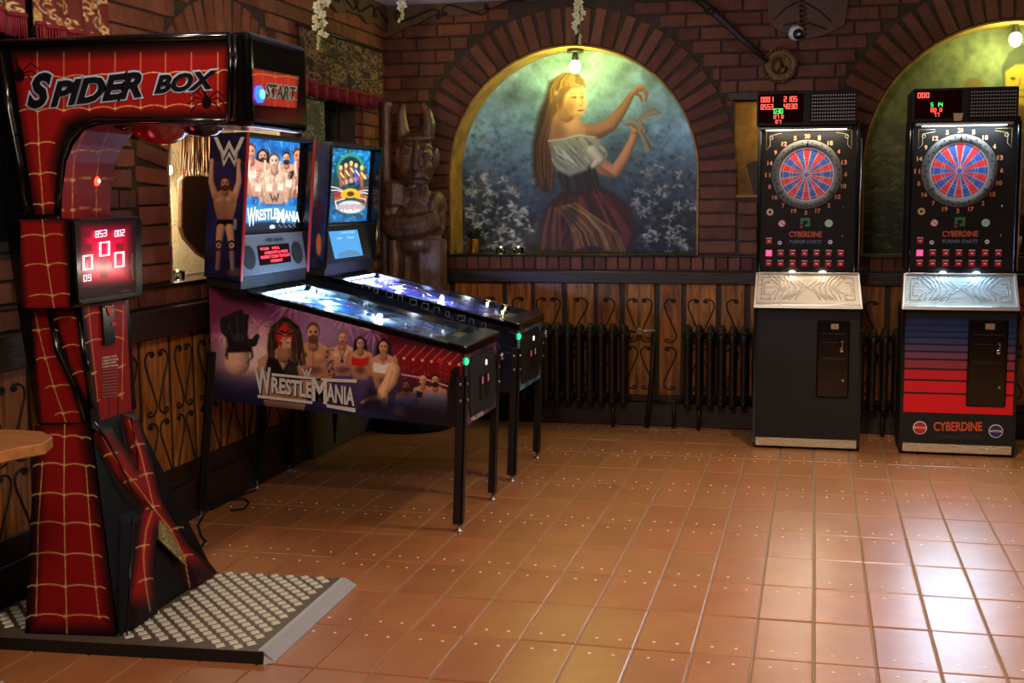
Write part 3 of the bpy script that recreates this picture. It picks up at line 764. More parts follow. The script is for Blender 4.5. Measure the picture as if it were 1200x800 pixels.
MB().box(A2.c - .97, A2.c + .97, YB + .288, YB + .32, 1.15, 2.8).build('plaster_ground', M_CREAM, mu2)

# ================================================================ BULBS IN THE NICHES
def niche_bulb(u, v, Y, label, col, e):
    p = PY(u, v, Y); t = thing('niche_lamp', (p.x, Y, p.z + .1), label, 'lamp', )
    MB().lathe([(.06, .10), (.06, .118), (.03, .125)], (p.x, Y, p.z), n=16).build('ceiling_rose', M_BLACKS, t)
    MB().lathe([(.02, .03), (.024, .05), (.022, .085), (.012, .105)], (p.x, Y, p.z), n=12).build('socket', M_BLACKS, t)
    o = MB().ball((p.x, Y, p.z), (.042, .042, .05)).build('bulb', glow('bulb_' + str(u), col + (1,), 16), t); o.visible_shadow = True
    l = lamp('bulb_light', 'POINT', (p.x, Y - .06, p.z - .02), e, col, .05); return t
niche_bulb(674, 78, YB + .12, 'glowing bare bulb hanging at the top of the niche with the woman painting', (.95, 1.0, .24), 15)
niche_bulb(1190, 46, YB + .12, 'small bright spot lamp at the top of the right hand niche', (.88, 1.0, .36), 13)
lamp('alcove_light', 'POINT', (-.28, YB + .03, 2.18), 1.3, (1, .72, .3), .03)
p = Vector((XL - .19, 5.93, 1.78))
t = thing('niche_lamp', p, 'glowing lamp behind the dark boards in the cream niche of the left wall', 'lamp')
MB().ball(p, .032).build('bulb', glow('bulb_warm', (1, .86, .5, 1), 25), t); MB().lathe([(.02, .03), (.022, .08), (.012, .11)], p, n=10).box(p.x - .12, p.x, p.y - .01, p.y + .01, p.z + .09, p.z + .11).build('socket', M_BLACKS, t)
lamp('niche_light', 'POINT', p + Vector((.05, -.10, 0)), 34, (1, .84, .55), .04)

# ================================================================ DART MACHINES
M_BEZ = mat('black_speckle', S(11, 10, 9), .5, spec=.25)
M_SRED = mat('segment_red', S(214, 42, 52), .45); M_SBLUE = mat('segment_blue', S(40, 84, 170), .45)
M_SWHITE = mat('segment_white', S(232, 228, 232), .45); M_RINGG = mat('catch_ring_grey', S(80, 80, 76), .6, bump=.3, bscale=150)
M_NUM = mat('number_orange', S(226, 140, 92), .5); M_BTN = mat('red_button', S(120, 10, 18), .3, emit=.12, ecol=(1, .02, .05, 1)); M_BTNL = glow('red_button_lit', (1, .03, .12, 1), 3.5)
LEDR = glow('led_red', (1, .06, .04, 1), 5); LEDG = glow('led_green', (.1, 1, .15, 1), 2.2)
NUMS = '20 1 18 4 13 6 10 15 2 17 3 19 7 16 8 11 14 9 12 5'.split()
def dart(k, name, Y, c, labels, warm, striped):
    # c: corner pixels; Y: front plane
    g = lambda u, v, y=Y: PY(u, v, y)
    hT, hB = g(*c['hood_tl'], Y - .05), g(*c['hood_br'], Y - .05); nT, nB = g(*c['neck_tl']), g(*c['neck_br'])
    bT, bB = g(*c['body_tl']), g(*c['body_br'])
    x0, x1 = bT.x, bB.x; xc = (x0 + x1) / 2; dep = .44
    t = thing(name, (xc, Y, 0), labels, 'dart machine')
    lo = MB(); lo.box(x0, x1, Y, Y + dep, .012, bT.z); lo.build('lower_cabinet', M_BLACKM, t, bevel=.006)
    each('edge_trim', M_BLACK, t, (x0, x0 + .014, Y - .008, Y, .03, bT.z), (x1 - .014, x1, Y - .008, Y, .03, bT.z))
    kz0, kz1 = .02, .072
    ck = MB().box(x0 + .02, x1 - .02, Y - .010, Y, kz0, kz1); 
    ck.build('kick_plate', mat('tread_kick', S(212, 196, 166), .35, metal=.7, bump=.9, bscale=110), t)
    # sloping lit shelf panel
    pT, pB = g(*c['panel_tl']), g(*c['panel_br'], Y - .07)
    a0, a1, z1, z0 = pT.x, g(*c['panel_tr']).x, pT.z, pB.z; b0, b1 = g(*c['panel_bl'], Y - .07).x, pB.x
    sh = MB(); sh.prism([(a0, Y, z1), (a0, Y + .1, z1), (b0, Y + .1, z0), (b0, Y - .07, z0), (b0, Y - .055, z0 + .03)], [(a1, Y, z1), (a1, Y + .1, z1), (b1, Y + .1, z0), (b1, Y - .07, z0), (b1, Y - .055, z0 + .03)])
    mp = mat('shelf_panel_' + k, S(196, 186, 168) if warm else S(170, 196, 214), .36, metal=.55, bump=.25, bscale=14, stretch=(1, 1, 5))
    shelf = sh.build('shelf_panel', mp, t, bevel=.003)
    rim = MB(); e = .012
    for (xa, xb) in ((a0 - .006, b0 - .006), (a1 - .010, b1 - .010)):
        rim.hexa([(xb, Y - .085, z0 - .004), (xb + e + .004, Y - .085, z0 - .004), (xb + e + .004, Y + .06, z0 - .004), (xb, Y + .06, z0 - .004), (xa, Y - .012, z1 + .006), (xa + e + .004, Y - .012, z1 + .006), (xa + e + .004, Y + .06, z1 + .006), (xa, Y + .06, z1 + .006)])
    rim.hexa([(b0, Y - .086, z0 - .006), (b1, Y - .086, z0 - .006), (b1, Y - .05, z0 - .006), (b0, Y - .05, z0 - .006), (b0, Y - .082, z0 + .018), (b1, Y - .082, z0 + .018), (b1, Y - .05, z0 + .018), (b0, Y - .05, z0 + .018)])
    rim.box(a0, a1, Y - .016, Y, z1 - .004, z1 + .008).build('shelf_trim', M_STEEL, t, bevel=.002)
    # raised relief on the panel
    
    def onp(s, w, off=.003): 
        z = z0 + .03 + (z1 - z0 - .03) * w; y = (Y - .055) * (1 - w) + Y * w - off; return (a0 * w + b0 * (1 - w) + ((a1 - a0) * w + (b1 - b0) * (1 - w)) * s, y, z)
    for sx in (0.06, .94):
        d_ = 1 if sx < .5 else -1
        MB().tube([onp(sx + d_ * .1, .12), onp(sx, .12), onp(sx, .85), onp(sx + d_ * .1, .85)], .003, n=5).build('embossed_line', mp, t)
        MB().tube([onp(sx + d_ * .08, .28), onp(sx + d_ * .025, .28), onp(sx + d_ * .025, .7), onp(sx + d_ * .08, .7)], .0025, n=5).build('embossed_line', mp, t)
    for j in range(7):
        w_ = .02 + .042 * j
        for d_ in (-1, 1): MB().tube([onp(.5 + d_ * (w_ + .05 * abs(q - .5) * 4 + .02 * math.sin(q * 9 + j)), q * .84 + .1) for q in (0, .25, .5, .75, 1)], .0022, n=4).build('embossed_line', mp, t)
    # neck panel with the board
    nx0, nx1, nz0, nz1 = nT.x, nB.x, nB.z - .002, nT.z
    MB().box(nx0 - .02, nx1 + .02, Y + .012, Y + .42, nz0 - .01, hB.z + .03).build('upper_cabinet', M_BLACKM, t, bevel=.005)
    MB().box(nx0, nx1, Y + .004, Y + .014, nz0, nz1).build('front_panel', M_BEZ, t)
    each('side_rail', M_BLACK, t, (nx0 - .022, nx0 - .002, Y - .012, Y + .014, nz0 - .01, nz1 + .02), (nx1 + .002, nx1 + .022, Y - .012, Y + .014, nz0 - .01, nz1 + .02), bevel=.004)
    MB().tube([(nx1 + .030, Y + .02, nz0), (nx1 + .030, Y + .02, nz1 - .08)], .006).build('steel_edge', M_STEEL, t)
    # head with displays
    MB().box(hT.x, hB.x, Y - .05, Y + .42, hB.z, hT.z).build('display_head', M_BLACKM, t, bevel=.006)
    hw, hh = hB.x - hT.x, hT.z - hB.z
    H = lambda s, w, o=.004: Vector((hT.x + hw * s, Y - .05 - o, hB.z + hh * w))
    MB().ext([H(.02, .1, 0), H(.47, .1, 0), H(.47, .93, 0), H(.02, .93, 0)], (0, -.003, 0)).build('display_window', mat('dark_red_acrylic', S(34, 5, 8), .7, spec=.03), t)
    MB().ext([H(.53, .06, 0), H(.98, .06, 0), H(.98, .94, 0), H(.53, .94, 0)], (0, -.004, 0)).build('speaker_grille', mat('grille_black', S(10, 10, 10), .6, spec=.2), t)
    dots = MB()
    for i in range(17):
        for j in range(8): 
            q = H(.56 + .41 * i / 16, .16 + .7 * j / 7, .0045); dots.box(q.x - .0042, q.x + .0042, q.y - .001, q.y + .001, q.z - .0042, q.z + .0042)
    tag(dots.build('grille_hole', mat('grille_dot', S(150, 146, 146), .4), t), kind='stuff')
    def D(s, x_, y_, w_, h_, m): sevenseg(s, H(x_, y_), H(x_ + w_, y_), H(x_, y_ + h_), m, t, 'digits')
    if warm:
        D('0001', .04, .70, .13, .15, LEDR); D('0553', .04, .49, .13, .15, LEDR); D('2105', .27, .70, .14, .15, LEDR); D('4030', .27, .49, .14, .15, LEDR); D('030', .17, .36, .10, .15, LEDG); D('07', .17, .22, .06, .10, LEDR); D('0', .245, .22, .03, .10, LEDR); D('07', .19, .08, .06, .10, LEDR)
    else:
        D('000', .04, .72, .12, .15, LEDR); D('5', .17, .45, .03, .12, LEDG); D('14', .22, .45, .07, .12, LEDG); D('00', .17, .30, .06, .11, LEDR); D('0', .255, .30, .03, .11, LEDR); D('77', .20, .16, .06, .11, LEDR)
        q = MB(); q.ext([H(.40, .02), H(.47, .02), H(.485, .25), H(.39, .25)], (0, -.003, 0)).build('paper_sticker', mat('sticker_beige', S(190, 176, 140), .6), t)
    # hood light
    lc = (1, .86, .66) if warm else (.72, .88, 1)
    MB().box(hT.x + .02, hB.x - .02, Y - .055, Y - .015, hB.z - .022, hB.z - .002).build('light_hood', M_STEEL if not warm else M_BLACK, t, bevel=.006)
    MB().box(hT.x + .06, hB.x - .06, Y - .05, Y - .02, hB.z - .026, hB.z - .022).build('light_strip', glow('strip_' + k, lc + (1,), 9), t)
    e_ = 2.0 if warm else 3.4
    lamp('dart_light', 'AREA', ((nx0 + nx1) / 2, Y - .075, hB.z - .03), e_, lc, .42, ((nx0 + nx1) / 2, Y + .02, 1.6), size_y=.03)
    lamp('dart_light', 'AREA', ((nx0 + nx1) / 2, Y - .10, 1.42), (1.5 if warm else 3.2), lc, .5, ((nx0 + nx1) / 2, Y - .02, 1.02), size_y=.03) if False else None
    sx_ = []
    for f_ in (.35, .65):
        x_ = a0 + (a1 - a0) * f_; MB().ball((x_, Y - .004, z1 + .012), (.02, .012, .006)).build('shelf_lamp', glow('shelf_' + k, lc + (1,), 14), t)
        lamp('shelf_light', 'SPOT', (x_, Y - .05, z1 + .05), 1.1 if warm else 2.1, (lc if warm else (.55, .8, 1)), .012, (x_, Y - .05, z0 - .05), spot=2.7)
    lamp('shelf_light', 'AREA', ((a0 + a1) / 2, Y - .035, z1 + .012), 1.6 if warm else 6.0, (lc if warm else (.58, .8, 1)), .42, ((a0 + a1) / 2, Y - 3.2, 0), size_y=.03, spread=2.2)
    # board
    C_ = g(*c['bull']); R_ = c['r'] * (g(c['bull'][0] + 1, c['bull'][1]).x - C_.x); cx, cz = C_.x, C_.z
    rg_ = MB().lathe([(R_ * .76, -.004), (R_ * .80, -.026), (R_ * .98, -.026), (R_, -.014), (R_, .004)], (cx, Y, cz), 'y', 48); rg_.build('catch_ring', M_RINGG, t)
    for q in (0, 2.2, 4.1): 
        a_ = math.pi / 2 - .02 + q; MB().tube([(cx + R_ * .79 * math.cos(a_), Y - .028, cz + R_ * .79 * math.sin(a_)), (cx + R_ * .99 * math.cos(a_), Y - .028, cz + R_ * .99 * math.sin(a_))], .003, n=5).build('ring_joint', M_BLACK, t)
    bl_ = MB()
    for q in range(40):
        a_ = q * math.pi / 20; r = R_ * (.86 + .06 * (q % 2)); bl_.lathe([(.004, 0), (.004, .002)], (cx + r * math.cos(a_), Y - .028, cz + r * math.sin(a_)), 'y', 6)
    tag(bl_.build('ring_bolt', M_BLACK, t), kind='stuff')
    MB().lathe([(R_ * .78, -.010), (R_ * .78, .002)], (cx, Y, cz), 'y', 48).build('board_web', M_SWHITE, t)
    for i in range(20):
        a_ = math.pi / 2 - i * math.pi / 10; m_ = (M_SRED, M_SBLUE) if i % 2 else (M_SBLUE, M_SRED)
        sg = MB()
        for r0, r1, mi in ((.09, .40, 1), (.42, .47, 0), (.49, .665, 1), (.685, .735, 0)):
            n_ = 3; e1 = math.pi / 20 - .008 / max(r0, .2); pts = []
            ee = lambda r: max(math.pi / 20 - .016 / r, .02)
            pts = [(r0 * R_, a_ - ee(r0)), (r0 * R_, a_ + ee(r0)), (r1 * R_, a_ + ee(r1)), (r1 * R_, a_), (r1 * R_, a_ - ee(r1))]
            A = [Vector((cx + r * math.cos(b), Y - .010, cz + r * math.sin(b))) for r, b in pts]; sg.ext(A, (0, -.004, 0), 0 if (r0 in (.09, .49)) else 0)
        sg.build('segment', (M_SRED if i % 2 == (0) else M_SBLUE), t)
        text(NUMS[i], *[Vector((cx + R_ * 1.10 * math.cos(a_) + dx * (.026 if len(NUMS[i]) > 1 else .014), Y + .002, cz + R_ * 1.10 * math.sin(a_) + dz * .014)) for dx, dz in ((-.62, -1), (.62, -1), (-.62, 1))], M_NUM, t, 'number', .003, .03)
    MB().lathe([(.014, -.016), (.014, 0)], (cx, Y, cz), 'y', 16).build('bullseye_ring', M_SBLUE, t); MB().lathe([(.006, -.018), (.006, 0)], (cx, Y, cz), 'y', 12).build('bullseye', M_SRED, t)
    nw, nh = nx1 - nx0, nz1 - nz0; N = lambda s, w, o=.0: Vector((nx0 + nw * s, Y + .002 - o, nz1 - nh * w))
    # corner ornaments
    for s0, d_ in ((.05, 1), (.95, -1)):
        o = MB(); o.tube([N(s0, .16), N(s0, .03), N(s0 + .16 * d_, .03), N(s0 + .16 * d_, .045), N(s0 + .04 * d_, .06), N(s0 + .04 * d_, .13), N(s0, .16)], .0018, n=4)
        o.tube([N(s0 + d_ * (.05 + .018 * math.cos(q * .8)), .075 + .012 * math.sin(q * .8)) for q in range(9)], .0018, n=4); o.build('corner_ornament', mat('print_gold', S(190, 170, 120), .5), t)
    def disc(s, w, r, m, name='badge'):
        q = N(s, w); return MB().lathe([(r, -.002), (r, .002)], (q.x, q.y, q.z), 'y', 20).build(name, m, t)
    disc(.10, .59, .022, mat('badge_cream', S(200, 180, 140), .5)); disc(.10, .59, .008, M_BLACK)
    disc(.23, .67, .024, M_WHITE); q = N(.23, .67, .003); MB().lathe([(.024, -.0005), (.024, .0)], q, 'y', 20).build('no_sign_ring', M_RED, t)
    MB().lathe([(.019, -.0015), (.019, .0)], q, 'y', 20).build('no_sign_field', M_WHITE, t); MB().tube([(q.x - .016, q.y - .003, q.z + .012), (q.x + .016, q.y - .003, q.z - .012)], .003, n=4).build('no_sign_stroke', M_RED, t)
    GR = mat('print_green', S(30, 120, 78), .5)
    disc(.73, .67, .024, mat('badge_mint', S(170, 214, 190), .5)); disc(.73, .67, .003, GR)
    q = N(.48, .665); MB().box(q.x - .03, q.x + .03, q.y - .002, q.y, q.z + .012, q.z + .03).box(q.x + .014, q.x + .03, q.y - .002, q.y, q.z - .024, q.z + .012).box(q.x - .03, q.x - .014, q.y - .002, q.y, q.z - .012, q.z + .012).box(q.x, q.x + .014, q.y - .002, q.y, q.z - .024, q.z - .01).build('green_emblem', GR, t)
    disc(.44, .695, .008, M_RED)
    GT = mat('print_salmon', S(196, 84, 66), .5); 
    text('CYBERDINE', N(.31, .765), N(.66, .765), N(.31, .725), GT, t, bold=.03); text('TURNIR DARTS', N(.31, .81), N(.66, .81), N(.31, .785), mat('print_slate', S(96, 110, 140), .5), t, bold=.02, shear=.3)
    disc(.21, .805, .013, M_WHITE); disc(.75, .80, .013, M_WHITE); disc(.21, .805, .006, M_RED); disc(.75, .80, .006, M_RED)
    for (sx_, sw_) in ((.88, .56), (.88, .755)): q = N(sx_, sw_); MB().ball((q.x, q.y, q.z), (.006, .012, .009)).build('lock', M_CHROME, t)
    # buttons
    bmb = MB(); bmb.prism([(-.019, 0, -.017), (.019, 0, -.017), (.019, 0, .017), (-.019, 0, .017)], [(-.016, -.009, -.014), (.016, -.009, -.014), (.016, -.009, .014), (-.016, -.009, .014)])
    bme = protomesh(bmb, 'button', [M_BTN]); lit = protomesh(MB().prism([(-.019, 0, -.017), (.019, 0, -.017), (.019, 0, .017), (-.019, 0, .017)], [(-.016, -.009, -.014), (.016, -.009, -.014), (.016, -.009, .014), (-.016, -.009, .014)]), 'button', [M_BTNL])
    pos = [(.095, .795)] + [(.095 + .128 * i, .88) for i in range(7)] + [(.095 + .128 * i, .952) for i in range(7)]
    for i, (s, w) in enumerate(pos):
        q = N(s, w); b = inst('button', lit if i == 1 else bme, (q.x, q.y, q.z), t)
        if i == 1: b['label'] = 'lit pink button'
        MB().box(q.x - .018, q.x + .018, q.y - .004, q.y, q.z + .018, q.z + .022).box(q.x - .008, q.x + .008, q.y - .0105, q.y - .009, q.z - .003, q.z + .004).build('button_print', M_WHITE, b)
    # coin unit on the lower cabinet
    K = lambda u, v, o=.0: g(u, v, Y - o)
    cT, cB = K(*c['coin_tl']), K(*c['coin_br'])
    cu = MB().box(cT.x, cB.x, Y - .016, Y, cB.z, cT.z).build('coin_door', M_BLACK, t, bevel=.014)
    ch, cw = cT.z - cB.z, cB.x - cT.x; Q = lambda s, w: (cT.x + cw * s, cT.z - ch * w)
    for w in (.17, .28, .48, .50, .70, .80, .965):
        xa, z = Q(.12, w); xb, _ = Q(.88 if w in (.17, .48, .5, .70, .965) else .62, w); MB().box(xa, xb, Y - .019, Y - .015, z - .003, z + .003).build('door_ridge', M_BLACKS, cu)
    xa, z = Q(.42, .04); xb, z2 = Q(.66, .11); MB().box(xa, xb, Y - .024, Y - .014, z2, z).build('coin_slot', M_STEEL, cu, bevel=.002)
    xa, z = Q(.54, .07); MB().box(xa - .003, xa + .006, Y - .026, Y - .02, z - .012, z + .008).build('slot_insert', mat('amber', S(190, 110, 30), .4), cu)
    x_, z = Q(.78, .27); MB().lathe([(.008, -.026), (.008, 0)], (x_, Y, z), 'y', 12).box(x_ - .003, x_ + .004, Y - .045, Y - .024, z - .04, z + .002).ball((x_ - .004, Y - .035, z - .05), (.012, .003, .016)).build('lock_with_key', M_CHROME, cu)
    x_, z = Q(.82, .77); MB().lathe([(.008, -.022), (.008, 0)], (x_, Y, z), 'y', 12).build('lock', M_CHROME, cu)
    if striped:
        top_, bot_ = PY(1062, 370, Y).z, PY(1062, 483, Y).z; n_ = 9; cut = [0, .09, .155, .215, .285, .36, .44, .54, .655, .79, 1.0]
        for i in range(10):
            f = i / 9; colr = [(22, 40, 84), (24, 46, 92), (28, 50, 100), (44, 56, 104), (76, 60, 92), (112, 62, 82), (140, 52, 62), (196, 30, 44), (214, 22, 40), (222, 20, 38)][i]
            za, zb = top_ + (bot_ - top_) * cut[i] - .008, top_ + (bot_ - top_) * cut[i + 1] + .004
            MB().box(x0 + .02, x1 - .02, Y - .003, Y, zb, za).build('printed_stripe', mat('stripe_%d' % i, S(*colr), .3), t)
        L = lambda u, v: PY(u, v, Y - .003)
        text('CYBERDINE', L(1094, 505), L(1151, 505), L(1094, 494), mat('print_orange', S(206, 84, 50), .5), t, bold=.03)
        text('TURNIR DARTS SYSTEM', L(1098, 514), L(1150, 514), L(1098, 509), mat('print_dim', S(70, 58, 54), .6), t, bold=.0)
        for (u, v, m1, m2) in ((1078, 501, M_WHITE, M_RED), (1167, 505, M_WHITE, mat('print_navy', S(40, 40, 110), .5))):
            q = L(u, v); b = MB().lathe([(.042, -.002), (.042, .002)], q, 'y', 24).build('round_sticker', m1, t)
            MB().lathe([(.037, -.004), (.037, .002)], q, 'y', 24).build('sticker_field', m2, b); MB().box(q.x - .032, q.x + .032, q.y - .006, q.y, q.z - .005, q.z + .006).build('sticker_band', m1, b)
            MB().box(q.x - .026, q.x + .026, q.y - .0075, q.y, q.z - .002, q.z + .003).build('sticker_line', M_RED, b)
    return t
dart('a', 'dart_machine', 8.09, dict(hood_tl=(887, 108), hood_br=(1004, 146), neck_tl=(893, 149), neck_br=(1000, 317), body_tl=(884, 361), body_br=(1007, 524), panel_tl=(887, 320), panel_tr=(1006, 320), panel_bl=(884, 361), panel_br=(1010, 361), bull=(945.2, 204.5), r=41.5, coin_tl=(958, 375), coin_br=(994, 466)),
     'plain black dart machine, left one, with warm lit silver shelf', True, False)
dart('b', 'dart_machine', 8.08, dict(hood_tl=(1070, 104), hood_br=(1193, 141), neck_tl=(1071, 147), neck_br=(1186, 317), body_tl=(1058, 363), body_br=(1189, 526), panel_tl=(1060, 321), panel_tr=(1190, 320), panel_bl=(1058, 363), panel_br=(1194, 363), bull=(1124, 200), r=45, coin_tl=(1135, 374), coin_br=(1178, 477)),
     'dart machine with red and blue striped front and cool lit silver shelf', False, True)

# ================================================================ PINBALL MACHINES
M_PF = vmat('playfield_print', .25, coat=.3); M_ART = vmat('cabinet_print', .32, coat=.5)
M_LITART = vmat('lit_backglass', .3, emit=1.25)
SKIN = (206, 150, 118)
def wrestler(cv, x, y, s, skin=SKIN, hair=(40, 26, 20), top=None, beard=False, long=False, arms='down', mask=False, legs=False):
    k = (skin[0] * .75, skin[1] * .7, skin[2] * .68)
    if long: cv.poly([(x - 13 * s, y - 8 * s), (x, y - 17 * s), (x + 13 * s, y - 8 * s), (x + 17 * s, y + 26 * s), (x + 9 * s, y + 30 * s), (x - 9 * s, y + 30 * s), (x - 17 * s, y + 24 * s)], hair, 2)
    sh = 20 * s
    if arms == 'up':
        for d in (-1, 1): cv.limb([(x + d * sh, y + 26 * s), (x + d * 29 * s, y - 4 * s), (x + d * 28 * s, y - 42 * s)], [7.5 * s, 6 * s, 4 * s], skin); cv.ell(x + d * 28 * s, y - 47 * s, 4.6 * s, 6 * s, skin)
    elif arms == 'down':
        for d in (-1, 1): cv.limb([(x + d * sh, y + 26 * s), (x + d * 26 * s, y + 50 * s), (x + d * 22 * s, y + 72 * s)], [8.5 * s, 6.5 * s, 4.5 * s], k)
    elif arms == 'fold':
        for d in (-1, 1): cv.limb([(x + d * sh, y + 26 * s), (x + d * 26 * s, y + 50 * s), (x - d * 4 * s, y + 48 * s)], [8.5 * s, 6.5 * s, 4.5 * s], k)
    cv.poly([(x - 7 * s, y + 12 * s), (x + 7 * s, y + 12 * s), (x + 25 * s, y + 22 * s), (x + 24 * s, y + 44 * s), (x + 15 * s, y + 78 * s), (x - 15 * s, y + 78 * s), (x - 24 * s, y + 44 * s), (x - 25 * s, y + 22 * s)], skin, 2, grad=((skin[0], skin[1], skin[2]), k))
    cv.ell(x - 10 * s, y + 34 * s, 10 * s, 7 * s, (skin[0] * 1.08, skin[1] * 1.08, skin[2] * 1.05), 0, .5, .7, .3); cv.ell(x + 10 * s, y + 34 * s, 10 * s, 7 * s, skin, 0, .5, .7, .5)
    cv.line([(x, y + 26 * s), (x, y + 70 * s)], 1.6 * s, k, .8); 
    for q in (50, 58, 66): cv.line([(x - 8 * s, y + q * s), (x + 8 * s, y + q * s)], 1.3 * s, k, .6)
    if top: cv.poly([(x - 19 * s, y + 28 * s), (x, y + 33 * s), (x + 19 * s, y + 28 * s), (x + 20 * s, y + 46 * s), (x, y + 50 * s), (x - 20 * s, y + 46 * s)], top, 2)
    cv.limb([(x, y + 6 * s), (x, y + 18 * s)], [6 * s, 7.5 * s], k)
    cv.ell(x, y - 3 * s, 9.5 * s, 13 * s, hair, 0, .15) 
    cv.ell(x, y, 8.4 * s, 11.5 * s, (190, 36, 34) if mask else skin, 0, .15, 1, .35)
    if mask: cv.line([(x - 7 * s, y - 2 * s), (x + 7 * s, y - 2 * s)], 2.4 * s, (24, 10, 10)); cv.poly([(x - 3 * s, y + 2 * s), (x + 6 * s, y + 2 * s), (x + 5 * s, y + 12 * s), (x - 3 * s, y + 12 * s)], skin, 1)
    for d in (-1, 1): cv.ell(x + d * 3.4 * s, y - 1.2 * s, 1.8 * s, 1.1 * s, (30, 20, 18), 0, .5); cv.line([(x + d * 1.6 * s, y - 3.4 * s), (x + d * 5.4 * s, y - 3.8 * s)], 1 * s, (40, 26, 20))
    cv.line([(x, y), (x + 1.2 * s, y + 3.4 * s), (x - .6 * s, y + 3.8 * s)], .9 * s, k); cv.line([(x - 3 * s, y + 6.8 * s), (x + 3 * s, y + 6.8 * s)], 1.2 * s, (110, 44, 40))
    if beard: cv.ell(x, y + 8.6 * s, 7 * s, 6.4 * s, hair, 0, .3, .95); cv.line([(x - 2 * s, y + 6.6 * s), (x + 2 * s, y + 6.6 * s)], 1.3 * s, (140, 70, 60))
    if legs:
        cv.poly([(x - 15 * s, y + 74 * s), (x + 15 * s, y + 74 * s), (x + 17 * s, y + 88 * s), (x + 2 * s, y + 98 * s), (x - 2 * s, y + 98 * s), (x - 17 * s, y + 88 * s)], (18, 16, 18), 1.5)
        for d in (-1, 1): cv.limb([(x + d * 9 * s, y + 92 * s), (x + d * 13 * s, y + 122 * s), (x + d * 14 * s, y + 160 * s)], [9 * s, 6.6 * s, 5 * s], skin); cv.limb([(x + d * 13 * s, y + 124 * s), (x + d * 15 * s, y + 165 * s)], [7 * s, 5.6 * s], (96, 30, 36)); cv.ell(x + d * 13 * s, y + 130 * s, 4 * s, 4 * s, (220, 215, 210))

